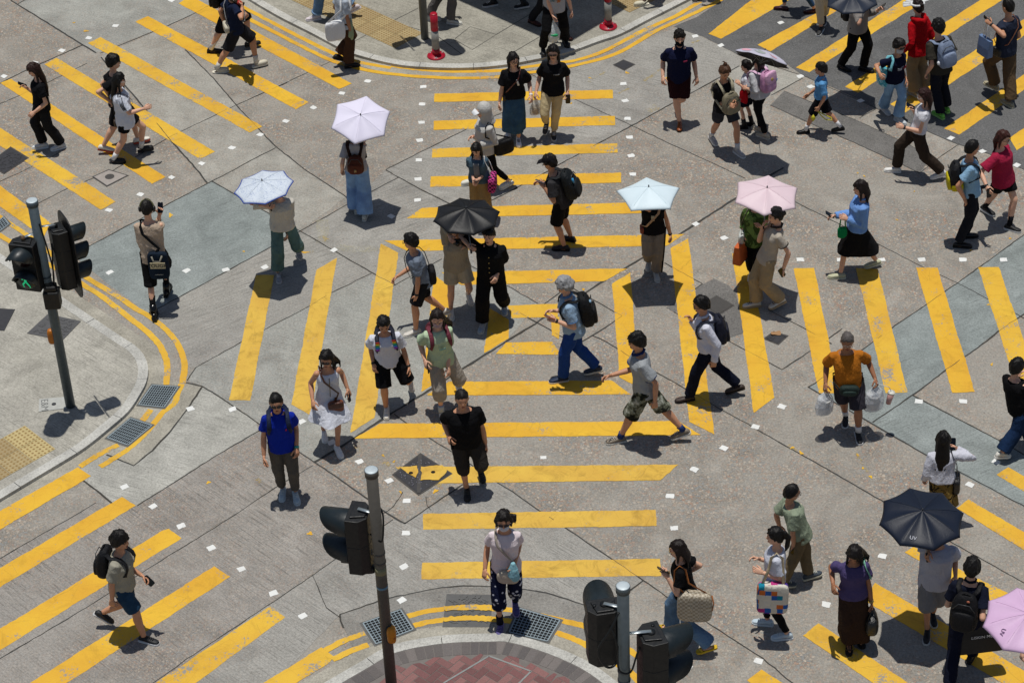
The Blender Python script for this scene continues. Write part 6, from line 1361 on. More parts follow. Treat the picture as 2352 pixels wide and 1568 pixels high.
p43 = person('woman in a white sleeveless dress and sunglasses', (748, 806), (778, 1036), (745, 999, .01), 167, lh=('rel', -.1, .14, -.48), rh=('rel', .06, .12, -.47), top=T('#d0d3dd', hem=-.02, loose=.012, sleeve=0, strap=1, neck=.84), bot=B('dress', '#d0d3dd', hem=.56, w=.29, d=.24, waist=.34, fl=.03, pl=5), hair=H('long', len=.26, c='#120f0e', w=.1, blow=Vector((.1, .03, .03))), shoe=S('#dcdcdc', '#eaeae8', lace='#f0f0f0'), fem=True, glasses=('sun', '#141416'), sk='m', look=24, nod=14)
shoulder_bag(p43, 'tan leather crossbody bag against the white dress', -1, '#7a3f22', (.22, .08, .18), z=.02, f=.17, out=.06, over=1, strap=.013, strapc='#43251a', flap=1, flapc='#4c2517')
phone(p43, 0, 'dark phone in the hand of the woman in the white dress', face_dir=(-.8, -.4, .3)); mm = M(); mm.tube([p43.pt(.84, 0, .125), p43.pt(.5, 0, .135), p43.pt(.2, 0, .135)], .005, 6); mk('zip', mm, plain('#7a6a4a', .4, .5), p43.o)
p44 = person('man in royal blue polo, sunglasses and grey trousers', (632, 905), (680, 1141), (649, 1133), 175, lh=(683, 1036, .06), rh=(606, 1056, .08), top=T('#142a94', hem=-.14, loose=.02, sleeve=.6, collar=1), bot=B('slim', '#57524b', r=(.1, .078, .062), len=1.9), hair=H('crop', c='#12100f'), shoe=S('#a9b9c1', '#c9d3d8', lace='#c5d0d5'), glasses=('sun', '#151517'), sk='m', curl=(.7, .6)); watch(p44, 0, band='#2fa59a')
backpack(p44, 'navy backpack on the man in royal blue polo', '#16203a', (.28, .14, .42)); decal(p44, .66, '#a32a3a', .018, .022, -.08, .155)
p45 = person('stocky man in black tee and charcoal cropped trousers', (1060, 897), (1105, 1086, .12), (1073, 1133), 173, rh=(1031, 1011, .06), lh=(1119, 1034, .0), top=T('#131315', hem=-.16, loose=.022, sleeve=.62), bot=B('capri', '#2f2c2a', r=(.1, .086, .074), len=1.3), hair=H('crop', c='#1c1817'), shoe=S('#161618', '#2a2a2c', lace='#3a3a3a'), bw=1.3, belly=.04, sk='m', curl=(.5, .8))
phone(p45, 1, 'black phone in the hand of the stocky man in black tee', face_dir=(.9, -.3, .2))
p46 = person('man with grey curly hair, pale blue polo and blue trousers', (1296, 637), (1283, 872), (1362, 850, .05), 268, lh=(1271, 742, .0), rh=('rel', .22, -.03, -.3), top=T('#8fa9c2', hem=-.2, loose=.028, sleeve=.68, collar=1, trim='#5f7fa8'), bot=B('pants', '#1f3f80', r=(.105, .085, .08)), hair=H('curly', c='#8f8f90'), shoe=S('#1b2a42', '#cfcbc2'), glasses=('frame', '#2a2a2a'), sk='l', nod=14); watch(p46, 0, band='#1c1c1c')
phone(p46, 0, 'phone in an orange case held by the man with grey curly hair', c='#b0512a')
backpack(p46, 'big black backpack on the man with grey curly hair', '#131416', (.33, .21, .5), t0=.5, extra=lambda t, c, r, f, u: mk('badge', M().ball(c + u * .15 + f * .07 - r * .06, r * .035, f * .02, u * .02, 10, 6), plain('#7a9ab0', .3), t))
p47 = person('man in grey polo and camouflage shorts striding left', (1463, 765), (1415, 1011), (1562, 997, .08), 266, lh=(1507, 929, .06), rh=(1396, 868, -.02), top=T('#94989b', hem=-.16, loose=.024, sleeve=.66, collar=1, trim='#22305e', sr=.078), bot=B('shorts', '#4a4a40', len=1.06, r=(.112, .112, .115), pat=('camo', '#1f211c', '#4e5042', '#777a6c', '#a5a79b')), hair=H('bowl', c='#110f0e', fringe=.2), shoe=S('#7d7263', '#d5d2c8', lace='#c9c5ba', sock='#2c3c6a', sh=.06), sk='m')
p48 = person('man in white long sleeved shirt and navy trousers', (1611, 682), (1573, 916), (1687, 893, .07), 268, lh=(1642, 836, .04), rh=('rel', .2, -.06, -.1), top=T('#cfd0dc', hem=.0, loose=.026, sleeve='long', collar=1, sr=.072), bot=B('pants', '#141827', r=(.1, .082, .075), waist=.24), hair=H('short', c='#12100f'), shoe=S('#3b302b', '#1c1715', kind='loafer'), glasses=('frame', '#2a2a2a'), sk='m', nod=16)
backpack(p48, 'navy backpack on the man in white long sleeved shirt', '#191c2a', (.29, .17, .44), t0=.52)
p49 = person('stout man in orange tee carrying takeaway bags in both hands', (1947, 765), (1972, 1003), (1942, 965, .0), 184, lh=(2014, 876, .02), rh=(1894, 889, .04), top=T('#ad681f', hem=-.14, loose=.014, sleeve=.8, sr=.068), bot=B('shorts', '#36343b', len=.96, r=(.112, .11, .108)), hair=H('crop', c='#5a5552'), shoe=S('#17171a', '#d9d9d8', sock='#d9d9dc', sh=.1), glasses=('frame', '#8a8078'), bw=1.13, belly=.07, sk='d', nod=14, curl=(1.0, 1.0))
shoulder_bag(p49, 'dark green waist pack on the stout man in orange tee', 1, '#1d2a25', (.26, .1, .16), z=.06, f=.225, out=.0, over=0, kind='nylon') if False else None
m = M(); c_ = p49.pt(.04, .0, .235); t = empty('waist_pack', c_); tag(t, 'dark green waist pack on the stout man in orange tee', 'waist pack', STRAPG); m.ball(c_, p49.R * .13, p49.Ft * .05, Z * .075, 18, 12, .6); mk('bag_body', m, cloth('#1e2c28', 'nylon'), t, remesh=.011, sm=1, disp=.006)
m = M(); m.ball(c_ + p49.Ft * .045 - Z * .015, p49.R * .09, p49.Ft * .02, Z * .04, 14, 8, .6); mk('front_pocket', m, cloth('#243430', 'nylon'), t)
m = M(); m.tube([c_ - p49.R * .12, p49.pt(.08, -.19, .1), p49.pt(.1, -.19, -.06), p49.pt(.1, 0, -.15), p49.pt(.1, .19, -.06), p49.pt(.08, .19, .1), c_ + p49.R * .12], .018, 8, flat=([p49.Ft, p49.R, p49.R, p49.Ft, p49.R, p49.R, p49.Ft], .4)); mk('strap', m, cloth('#1e2c28', 'nylon'), t)
plastic_bag(p49, 1, 'clear takeaway bag in the right hand of the stout man in orange', '#d9dde2', .62, (.26, .18, .3), .1, inner=((.0, .085, .1, '#e3e3e0'), (.12, .085, .09, '#dcdcd8')))
plastic_bag(p49, 0, 'clear takeaway bag of stacked white boxes beside the pink drink cup', '#d9dde2', .62, (.28, .19, .32), .1, inner=((.0, .09, .1, '#cfc4b8'), (.12, .09, .09, '#e3e3e0')), off=Vector((-.03, 0, 0)))
h = p49.hand[0]; t = empty('drink_cup', h + Vector((.17, .03, -.28))); tag(t, 'pink drink cup in a clear sleeve beside the takeaway bags', 'drink cup'); q = h + Vector((.17, .03, -.36)); m = M(); m.tube([q, q + Vector((.03, 0, .17))], [.034, .046], 14); mk('cup', m, plain('#b98f8a', .3), t)
m = M(); m.tube([q + Vector((.03, 0, .17)), q + Vector((.034, 0, .19))], .049, 14); mk('lid', m, plain('#dcd9cc', .3), t); m = M(); m.tube([q + Vector((.03, 0, .18)), q + Vector((.0, 0, .27)), h], .007, 6); mk('carry_loop', m, film('#e0e0e0', .5), t)
p50 = person('man in black tee and jeans cut by the right edge', (2338, 826), (2374, 1012), (2304, 1045, .06), 58, rh=('rel', .22, -.05, -.02), lh=('rel', .24, -.05, -.08), bw=1.15, top=T('#131315', hem=-.3, loose=.034, sleeve=.85, sr=.082), bot=B('wide', '#172a47', k='denim', r=(.108, .095, .1), len=1.93), hair=H('bowl', c='#110f0e'), shoe=S('#d0cdc4', '#dedbd4'))
# ---- lower half
p51 = person('woman in white cardigan and patterned skirt lifting her phone', (2168, 993), (2150, 1206), (2178, 1196), 8, rh=('rel', .18, .08, .02), top=T('#c4c5cf', hem=-.0, loose=.034, sleeve='long', sr=.08), bot=B('skirt', '#7d6636', hem=.4, w=.2, d=.17, pat=('blotch', '#1c1712', 9)), hair=H('long', len=.42, c='#100d0c', w=.1), shoe=S('#2a2522', '#3a3330', kind='loafer'), fem=True)
phone(p51, 1, 'black phone raised by the woman in white cardigan', face_dir=(.05, -.8, .55))
shoulder_bag(p51, 'black bag at the hip of the woman in white cardigan', 1, '#141416', (.26, .1, .24), z=.1, f=.0, out=.2, strap=.01)
p52 = person('man in white tee and grey shorts under the navy umbrella', None, (2143, 1419, .02), (2129, 1459), 187, ht=1.7, lh=(2196, 1330, .04), rh=('rel', .16, -.06, .14), top=T('#aeb0bd', hem=-.24, loose=.036, sleeve=.8, sr=.088), bot=B('shorts', '#7d7d80', len=1.16, r=(.114, .112, .11)), hair=H('short'), shoe=S('#1b1b1e', '#cfcfca', lace='#1b1b1e'), sk='m')
umbrella('navy umbrella marked UV at the lower right', p52.hand[1], (2119, 1171), 1.97, .505, 8, '#121a2a', tilt=(.0, -.1), phase=.12, depth=.27, text=('UV', 4.28, .78, .062, '#b9bcc4', 0))
p53 = person('man in navy tee with a black backpack walking away at the lower right', (2235, 1283), (2182, 1572), (2233, 1502, .03), 22, rh=(2258, 1418, .0), top=T('#161a29', hem=-.12, loose=.022, sleeve=.7, collar=1), bot=B('pants', '#141828', r=(.1, .08, .075)), hair=H('short', c='#12100f'), shoe=BB, glasses=('frame', '#3a3028'))
backpack(p53, 'black backpack on the man in navy tee at the lower right', '#121215', (.32, .2, .5), t0=.48, extra=lambda t, c, r, f, u: mk('leather_tab', M().ball(c + u * .2 + f * .06 + r * .04, r * .02, f * .012, u * .016, 8, 6), plain('#9a5a42', .5), t))
pb, c0, aw, ad = paper_bag(p53, 1, 'glossy black carrier bag lettered LISKIN MED', '#121214', (.44, .14, .46), 62, hl=.08, handle='#141416')
nn = ad if ad.y < 0 else -ad; rt_ = nn.cross(Z) * -1; rt_ = rt_ if rt_.x > 0 else -rt_
textmesh('lettering', 'LISKIN MED', .058, c0 + nn * .1 + Z * .03, rt_, Z, plain('#d8d8d8', .6, name='white_lettering'), pb)
p54 = person('person in black at the lower right corner under the pink umbrella', None, (2368, 1606), (2390, 1584), 205, ht=1.6, lh=('rel', .18, -.06, .0), top=T('#171719'), bot=B('pants', '#17171a'), hair=H('bob', len=.14), shoe=BB, fem=True)
umbrella('lilac pink umbrella marked UV at the right edge', p54.hand[0], (2362, 1408), 1.87, .50, 8, '#cbaaca', tilt=(-.03, -.12), phase=.05, depth=.27, text=('UV', 3.62, .74, .07, '#6b4a70', -1.1))
p55 = person('woman in purple tee and long brown skirt looking down', (1964, 1253), (1976, 1468), (1950, 1485), 180, rh=(1910, 1350, .03), lh=(2003, 1391, .02), top=T('#4a4168', hem=-.1, loose=.02, sleeve=.55), bot=B('skirt', '#33251f', hem=.13, w=.2, d=.16, fl=.02, pl=4), hair=H('long', len=.3, c='#14100f', blow=Vector((.12, .02, .02))), shoe=S('#191516', '#1b1818', kind='flipflop'), fem=True, sk='d', nod=38, look=18); watch(p55, 0, band='#8a7a4a')
shoulder_bag(p55, 'mint green bag behind the shoulder of the woman in purple', -1, '#6faa95', (.26, .1, .36), z=.42, f=-.14, out=.14, kind='cloth', e=.6, strap=.02, strapc='#7fb8a3')
hand_bag(p55, 0, 'black handbag hanging beside the long brown skirt', '#111113', (.32, .17, .28), .12, kind='leather', e=.65)
p56 = person('woman in white tee with a colourful tote and black trousers', (1781, 1213), (1796, 1461), (1752, 1428), 277, lh=('rel', .2, -.03, -.28), rh=('rel', .25, -.05, -.25), top=T('#c9ccd8', hem=-.16, loose=.024, sleeve=.68), bot=B('slim', '#131315', len=1.9), hair=H('pony', len=.22, c='#110f0e'), shoe=S('#b9c8d2', '#d9e0e4', lace='#c9d4dc'), fem=True)
shoulder_bag(p56, 'cream tote with bright square blocks on the woman in white tee', -1, '#c9c2b5', (.38, .12, .46), z=.16, f=.02, out=.22, kind='cloth', e=.34, strap=.018, strapc='#b3a488', name='tote_bag', mat=cloth('#c9c2b5', 'cloth', ('patch', ('#d0cabd', '#4a2f86', '#cfc9bc', '#1f7f98', '#cfc9bc', '#b03a7a', '#c66a34', '#2f5fa8', '#cfc9bc'), 14)))
p57 = person('man in sage tee and khaki trousers walking right behind the colourful tote', (1820, 1113), (1866, 1320, .03), (1806, 1340, .03), 78, rh=(1822, 1275, .03), top=T('#86917c', hem=-.2, loose=.028, sleeve=.78, sr=.08), bot=B('pants', '#6d5f48', r=(.1, .085, .08)), hair=H('crop', c='#12100f'), shoe=S('#39424c', '#c9c4ae', lace='#d0cfc4'), glasses=('frame', '#22201e'), sk='m')
phone(p57, 1, 'dark phone in the hand of the man in sage tee', face_dir=(.1, -1, .1))
p58 = person('woman in black tee and blue jeans with yellow sandals', (1557, 1243), (1622, 1488, .06), (1532, 1440), 277, lh=(1524, 1327, .0), rh=('rel', -.05, .1, -.42), top=T('#141416', hem=-.08, loose=.02, sleeve=.62), bot=B('wide', '#5d7894', k='denim', r=(.1, .082, .108), len=1.95), hair=H('bob', len=.2, c='#1a1210', w=.088), shoe=S('#c9a51e', '#c9a51e', kind='flipflop'), fem=True, glasses=('frame', '#a88a50')); decal(p58, .6, '#8f6a1f', .06, .05, .0, .155)
phone(p58, 0, 'large black phone held flat by the woman in yellow sandals')
tb, th0 = shoulder_bag(p58, 'beige chequered tote with tan handles on the woman in yellow sandals', -1, '#a39784', (.42, .16, .44), z=.2, f=-.14, out=.2, kind='leather', e=.42, strap=.012, strapc='#9a5a26', mat=cloth('#b3a996', 'leather', ('check', '#8f836f', 34)), name='tote_bag')
m = M(); q = th0 + p58.F * -.2; m.tube([q, q + Vector((.02, -.03, -.1)), q + Vector((.0, -.05, -.2))], .008, 6); mk('tie_cord', m, cloth('#9a5a26', 'leather'), tb)
p59 = person('woman in face mask, pale pink tee and flowered cropped trousers', (1156, 1175), (1184, 1393, .03), (1148, 1445), 183, rh=(1112, 1316, .04), lh=(1181, 1303, .12), top=T('#dbced1', hem=-.16, loose=.022, sleeve=.55), bot=B('capri', '#151a33', len=1.42, r=(.102, .094, .09), pat=('spots', '#c9ccd6', 15, .26)), hair=H('half', len=.1, c='#15110f', blow=Vector((.06, 0, .03))), shoe=S('#4a4278', '#a58fb0', lace='#7a6aa0', sock='#1b1b28'), fem=True, glasses=('sun', '#1c1a20'), mask='#c9cbd2', sk='m', curl=(.9, .7))
shoulder_bag(p59, 'cream crossbody bag on the woman in flowered cropped trousers', -1, '#b8ad9c', (.28, .1, .2), z=.06, f=.17, out=.03, over=1, strap=.016, strapc='#9c9388', kind='cloth', e=.75)
m = M(); q = p59.hand[0]; m.tube([q + Z * .1, q, q - Z * .09, q - Z * .17 + X * .03], [.03, .06, .075, .05], 12); tag(mk('folded_cloth', m, cloth('#86b5c0'), None, base=q, remesh=.011, sm=1, disp=.016), 'folded pale teal cloth held against the flowered trousers', 'cloth')
p60 = person('boy in beige tee and denim shorts striding right with a phone', (272, 1222), (240, 1417, .13), (342, 1470), 104, rh=(256, 1390, .03), lh=(330, 1328, .0), top=T('#989486', hem=-.16, loose=.03, sleeve=.75, sr=.082), bot=B('shorts', '#243f58', k='denim', len=.9, r=(.106, .1, .1)), hair=H('bowl', c='#110e0d', fringe=.3), shoe=S('#1a1b1f', '#dcdcdc', lace='#2a2a2c'), sk='m', curl=(.8, .5))
backpack(p60, 'black rucksack on the boy in beige tee', '#131418', (.29, .18, .44), t0=.62)
phone(p60, 0, 'dark phone in the forward hand of the boy in beige tee', face_dir=(.3, -.9, .4))
# the couple under the rose umbrella, right of the middle
p61 = person('woman in green striped shirt and black trousers beneath the rose umbrella', None, (1738, 650, .02), (1727, 632, .01), 195, ht=1.58, lh=('rel', .2, -.08, -.15), rh=('rel', .04, .06, -.46), top=T('#3c4f28', hem=-.3, loose=.035, sleeve=1.6, sr=.085, pat=('blotch', '#6d8a4a', 5)), bot=B('wide', '#131315', r=(.105, .1, .09), len=1.9), hair=H('long', len=.25), shoe=S('#d5d5d2', '#e3e3e0', kind='clog'), fem=True)
shoulder_bag(p61, 'white shoulder bag on the woman in green striped shirt', 1, '#b9bdb9', (.24, .09, .18), z=.14, f=.06, out=.2, strap=.012, strapc='#5a5348')
paper_bag(p61, 1, 'orange and white paper bag behind the green striped shirt', '#b9592a', (.26, .1, .3), 15, hl=.04)
p62 = person('woman in ribbed cream polo and beige trousers holding the rose umbrella', (1782, 478), (1785, 697, .05), (1727, 700), 258, lh=(1800, 625, .03), rh=('rel', .2, -.02, .0), top=T('#aba295', hem=-.1, loose=.012, sleeve=.5, collar=1, trim='#3b342f'), bot=B('wide', '#998a70', r=(.1, .092, .098), len=1.95), hair=H('bun', c='#120f0e', bz=.0), shoe=S('#d0cec6', '#b09a7a', lace='#2a2a2a'), fem=True)
phone(p62, 0, 'black phone hanging in the hand of the woman in beige trousers', face_dir=(.4, -.9, .1))
umbrella('dusty rose umbrella with six sides', p62.hand[1], (1762, 431), 1.88, .485, 6, '#d8c2c9', tilt=(.05, -.04), phase=.35, depth=.25)
p63 = person('woman in sky blue shirt and black skirt walking left with a phone', (1978, 416), (2004, 606, .03), (1922, 634), 268, rh=(1912, 500, -.02), lh=('rel', .25, -.06, -.25), top=T('#6d94cf', hem=-.0, loose=.034, sleeve='long', sr=.085, collar=1), bot=B('skirt', '#161618', hem=.42, w=.24, d=.2, waist=.26, fl=.02, pl=4, stride=.5), hair=H('bob', len=.2, c='#1a1110', w=.09), shoe=S('#b5b698', '#c9c9b4', kind='loafer'), fem=True, look=8)
phone(p63, 1, 'black phone held out by the woman in sky blue shirt')
hand_bag(p63, 0, 'emerald drawstring pouch swinging by the black skirt', '#0f7a48', (.15, .06, .2), .16, kind='cloth', e=.7, disp=.012)
# ================================================================== STREET FURNITURE
GALV = plain('#5d6466', .45, .55, name='galvanised_pole'); GALV_D = plain('#4f5a60', .5, .4, name='grey_painted_pole'); GALV_O = plain('#56524c', .6, .35, name='weathered_pole')
BLKP = plain('#101214', .5, name='black_housing'); BLKG = plain('#1c2428', .42, name='black_visor'); CAPM = plain('#b3bec3', .5, .15, name='pole_cap'); CAB = plain('#141617', .5, name='cable'); ALU = plain('#a9b2b5', .35, .7, name='aluminium')
def height_at(base, y):
    lo, hi = 0.0, 8.0
    for _ in range(50):
        md = (lo + hi) / 2
        if to_px(base + Z * md)[1] > y: lo = md
        else: hi = md
    return lo
def signal_head(t, c, hd, n, veh=False, lit=None, size=None, vis=.32):
    """housing with n lenses, facing heading hd; visors, lenses and bracket are its parts"""
    F = Vector((math.sin(rad(hd)), math.cos(rad(hd)), 0)); R = Vector((F.y, -F.x, 0)); w_, d_, u = size or ((.29, .2, .30) if veh else (.34, .22, .36)); h_ = u * n
    m = M(); k = .028
    pr = [c + R * a * w_ / 2 + F * b for a, b in ((-1, d_ / 2), (1, d_ / 2), (1, -d_ * .15), (.55, -d_ / 2), (-.55, -d_ / 2), (-1, -d_ * .15))]
    m.prism([(p_.x, p_.y) for p_ in pr][::-1], c.z - h_ / 2, c.z + h_ / 2)
    for q in range(1, n): m.prism([((p_ - c) * 1.02 + c)[:2] for p_ in pr][::-1], c.z - h_ / 2 + u * q - .008, c.z - h_ / 2 + u * q + .008)
    pl = [c + R * a * w_ * .36 + F * b for a, b in ((-1, d_ * .3), (1, d_ * .3), (.7, -d_ * .4), (-.7, -d_ * .4))]
    m.prism([p_[:2] for p_ in pl][::-1], c.z + h_ / 2, c.z + h_ / 2 + .022)
    hs = mk('signal_head', m, BLKP, t, smooth=False); bv = hs.modifiers.new('b', 'BEVEL'); bv.width = .012; bv.segments = 2
    if veh:
        m = M(); ring = []
        for a in range(28):
            an = 2 * math.pi * a / 28; x = math.copysign(abs(math.cos(an)) ** .55, math.cos(an)) * (w_ * .82); z = math.copysign(abs(math.sin(an)) ** .6, math.sin(an)) * (h_ / 2 + .16)
            ring.append((x, z))
        m.loft([(c + F * (d_ / 2 + .012), R * w_ * .92, Z * (h_ / 2 + .17)), (c + F * (d_ / 2 + .028), R * w_ * .92, Z * (h_ / 2 + .17))], 40, sq=.45)
        mk('backing_board', m, BLKP, hs, smooth=False)
    for q in range(n):
        o = c + F * (d_ / 2 + (.03 if veh else .005)) + Z * (h_ / 2 - u * (q + .5)); r = u * (.36 if veh else .43); vl = .25 if veh else vis * (.62 if lit == q else 1)
        m = M(); k = 20; a0, a1 = (-.9, math.pi + .9) if veh else (-.25, math.pi + .25); vs = []; fs = []
        for j in range(2):
            for rr in (r, r - .012):
                for i in range(k + 1):
                    a = a0 + (a1 - a0) * i / k; ext = (vl * ((.8 + .2 * math.sin(a)) if veh else (.25 + .75 * max(0, math.sin(a)) ** .5))) if j else 0
                    vs.append(o + R * math.cos(a) * rr * (1.04 if not veh else 1) + Z * math.sin(a) * rr + F * ext)
        K = k + 1
        for i in range(k): fs += [(i, i + 1, 2 * K + i + 1, 2 * K + i), (K + i + 1, K + i, 3 * K + i, 3 * K + i + 1), (2 * K + i, 2 * K + i + 1, 3 * K + i + 1, 3 * K + i)]
        mk('visor', m.add(vs, fs), BLKG, hs)
        m = M(); m.loft([(o + F * .002, R * r * .94, Z * r * .94), (o + F * .016, R * r * .9, Z * r * .9), (o + F * .024, R * r * .4, Z * r * .4)], 20)
        mk('lens', m, plain(('#1d0c0b', '#1c1608', '#07140f')[q if veh else q * 2], .2, name='dark_signal_lens'), hs)
        if lit is not None and q == lit:
            g = NT('green_signal_light'); g.b.inputs['Emission Color'].default_value = lin('#22d08a'); g.b.inputs['Emission Strength'].default_value = .55; gm = g.done(lin('#0a3a28'), .3)
            m = M(); e = o + F * .03
            def L(x, z): return e + R * x * r + Z * z * r
            m.ball(L(0, .62), R * r * .13, F * .003, Z * r * .13, 10, 6)
            for a_, b_, rr in (((0, .42), (.02, -.02), .12), ((.02, -.02), (-.28, -.42), .075), ((-.28, -.42), (-.36, -.62), .05), ((.02, -.02), (.3, -.36), .075), ((.3, -.36), (.2, -.62), .05), ((0, .38), (-.34, .08), .05), ((0, .38), (.34, .12), .05)):
                m.tube([L(*a_), L(*b_)], rr * r, 8, flat=(F, .1))
            mk('walking_figure', m, gm, hs)
    return hs, F, R, h_
def bracket(hs, a, b):
    m = M(); m.tube([a, b], .024, 8, flat=(Z, .25)); mk('bracket', m, ALU, hs)
def cable(hs, pts, r=.011): m = M(); m.tube(spline([Vector(p_) for p_ in pts], 6), r, 7); mk('cable', m, CAB, hs)
def pole(label, base, top_z, mat, r=.066, group='traffic signal poles'):
    t = empty('signal_pole', base); tag(t, label, 'traffic signal', group)
    m = M(); m.tube([base - Z * .02, base + Z * top_z], r, 24); mk('pole', m, mat, t)
    m = M(); m.tube([base + Z * (top_z - .03), base + Z * (top_z + .05)], r + .012, 24); cp = mk('skirt_ring', m, mat, t)
    m = M(); m.loft([(base + Z * (top_z + .0505), X * (r + .011), Y * (r + .011)), (base + Z * (top_z + .056), X * (r * 1.02), Y * (r * 1.02)), (base + Z * (top_z + .062), X * r * .4, Y * r * .4)], 24); mk('cap', m, CAPM, t)
    for z in (.62, .66): m = M(); m.tube([base + Z * (top_z * z - .012), base + Z * (top_z * z + .012)], r + .006, 24); mk('clamp', m, mat, t)
    return t
def at_depth(x, y, p): return on_plane(x, y, p, Vector((0, 1, 0)))
# left pole
b = px(162, 932, PZ); hz = height_at(b, 468); t = pole('grey signal pole with a vehicle signal and a green man on the left pavement', b, hz, GALV_D)
c = at_depth(142, 590, b + Y * .05); hs, F, R, h_ = signal_head(t, c, 62, 3, True); bracket(hs, Vector((b.x, b.y, c.z + h_ / 2 + .07)), c + Z * (h_ / 2 + .07)); bracket(hs, Vector((b.x, b.y, c.z - h_ / 2 - .02)), c - Z * (h_ / 2 + .02) + F * -.02)
m = M(); m.tube([c + Z * (h_ / 2 + .02), c + Z * (h_ / 2 + .085)], .02, 10); mk('bolt', m, BLKP, hs)
cable(hs, [Vector((b.x, b.y, hz * .93)) + Vector((.05, -.05, 0)), Vector((b.x + .1, b.y - .09, c.z + .3)), Vector((b.x + .13, b.y - .1, c.z - .1)), Vector((b.x + .09, b.y - .08, c.z - .42)), c - F * .1 + Z * .25])
c = at_depth(64, 606, b - Y * .12); hs, F, R, h_ = signal_head(t, c, 196, 2, False, lit=1, vis=.27); bracket(hs, Vector((b.x, b.y, c.z + h_ / 2 + .06)), c + Z * (h_ / 2 + .06)); bracket(hs, Vector((b.x, b.y, c.z - h_ / 2 - .02)), c - Z * (h_ / 2 + .02))
m = M(); m.tube([c + Z * (h_ / 2 + .01), c + Z * (h_ / 2 + .07)], .028, 10); mk('bolt', m, plain('#5a4632', .7, .3, name='rusty_bolt'), hs)
c = at_depth(120, 682, b - Y * .1); m = M(); m.prism([(c + X * a * .105 + Y * d * .09)[:2] for a, d in ((-1, -1), (1, -1), (1, 1), (-1, 1))], c.z - .15, c.z + .12)
m.prism([(c + X * a * .08 + Y * d * .07)[:2] for a, d in ((-1, -1), (1, -1), (1, 1), (-1, 1))], c.z + .12, c.z + .2); o = mk('sounder_box', m, BLKP, t, smooth=False); bv = o.modifiers.new('b', 'BEVEL'); bv.width = .02; bv.segments = 3
c = at_depth(123, 772, b) - X * .03; m = M(); m.ball(c, X * .05, Y * .05, Z * .12, 14, 10, .6); mk('push_button', m, plain('#b0660f', .4, name='orange_plastic'), t)
# near middle pole
def from_top(x, y, z): p_ = px(x, y, z); return Vector((p_.x, p_.y, PZ))
b = from_top(853, 1082, 3.5); hz = 3.42; t = pole('weathered signal pole with an orange push button at the near kerb', b, hz, GALV_O)
c = at_depth(829, 1236, b + Y * .1); hs, F, R, h_ = signal_head(t, c, 283, 2, False, size=(.36, .24, .40)); bracket(hs, Vector((b.x, b.y, c.z + h_ / 2 + .05)), c + Z * (h_ / 2 + .05)); bracket(hs, Vector((b.x, b.y, c.z - h_ / 2 - .01)), c - Z * (h_ / 2 + .01))
m = M(); m.ball(c - F * .05 + Z * (-h_ / 2 - .0) - Y * .06, X * .09, Y * .05, Z * .05, 10, 6, .5); mk('bottom_bracket', m, BLKP, hs)
cable(hs, [c - F * .12 + Z * .12 - Y * .04, c - F * .2 + Z * .1 - Y * .1, Vector((b.x + .06, b.y - .1, c.z + .14)), Vector((b.x + .085, b.y - .03, c.z + .42)), Vector((b.x + .05, b.y + .05, c.z + .5))])
mm = M(); nrm = -Y
for k in range(7): q = c - F * .121 + Z * (-.16 - .02 * random.random()) + R * random.uniform(-.08, .08) * .6; mm.ball(q + Z * random.uniform(-.05, .03), R * .014, F * .003, Z * .02, 6, 4)
mk('paint_scuff', mm, plain('#77797a', .8, name='scuff'), hs)
m = M(); m.tube([b + Z * (hz * .57), b + Z * (hz * .60)], .0675, 24); mk('faded_sticker', m, plain('#7d7a5e', .8, name='faded_sticker'), t)
m = M(); m.tube([b + Z * (hz * .505), b + Z * (hz * .515)], .068, 24); mk('strap_band', m, plain('#5f87a0', .4, .4, name='steel_band'), t)
zb = height_at(b, 1448) ; c = Vector((b.x + .06, b.y - .06, b.z + zb)); m = M(); m.ball(c, X * .055, Y * .055, Z * .125, 16, 12, .6); pbn = mk('push_button', m, plain('#c27a0c', .38, name='orange_plastic'), t)
m = M(); m.ball(c + Vector((.03, -.035, -.02)), X * .022, Y * .02, Z * .03, 10, 8); mk('button_face', m, plain('#8f4f0c', .4), pbn)
m = M(); m.ball(c + Vector((-.03, .03, 0)), X * .05, Y * .05, Z * .14, 12, 8, .5); mk('mount_plate', m, plain('#2a2a28', .6), pbn)
# near right pole
b = from_top(1431, 1348, 3.5); t = pole('galvanised signal pole with two black heads and hanging cables at the lower edge', b, 3.42, GALV, r=.064)
c1 = at_depth(1388, 1452, b + Y * .08); hs, F, R, h_ = signal_head(t, c1, 352, 2, False, size=(.36, .24, .38)); tz_ = c1.z + h_ / 2 + .045; bracket(hs, Vector((b.x, b.y, tz_)), c1 + Z * (h_ / 2 + .045)); bracket(hs, Vector((b.x, b.y, c1.z - h_ / 2 - .01)), c1 - Z * (h_ / 2 + .01))
m = M()
for a_ in (-.1, .1): m.tube([c1 + R * a_ + Z * (h_ / 2 + .02), c1 + R * a_ + Z * (h_ / 2 + .035)], .02, 10)
m.tube([c1 + Z * (h_ / 2 + .02), c1 + Z * (h_ / 2 + .04)], .042, 12); mk('bolt', m, BLKP, hs)
cable(hs, [Vector((b.x - .05, b.y - .05, tz_ - .02)), c1 + Vector((.05, -.2, .22)), c1 + Vector((-.08, -.24, -.02)), c1 + Vector((.0, -.25, -.25)), Vector((b.x - .09, b.y - .1, c1.z - .28)), Vector((b.x - .07, b.y - .08, c1.z - .05))], .013)
cable(hs, [c1 + Vector((.06, -.13, .2)), c1 + Vector((.12, -.18, .0)), Vector((b.x - .06, b.y - .09, c1.z - .38)), Vector((b.x + .06, b.y - .1, c1.z - .42)), Vector((b.x + .13, b.y - .06, c1.z - .22)), Vector((b.x + .18, b.y + .02, c1.z - .12))])
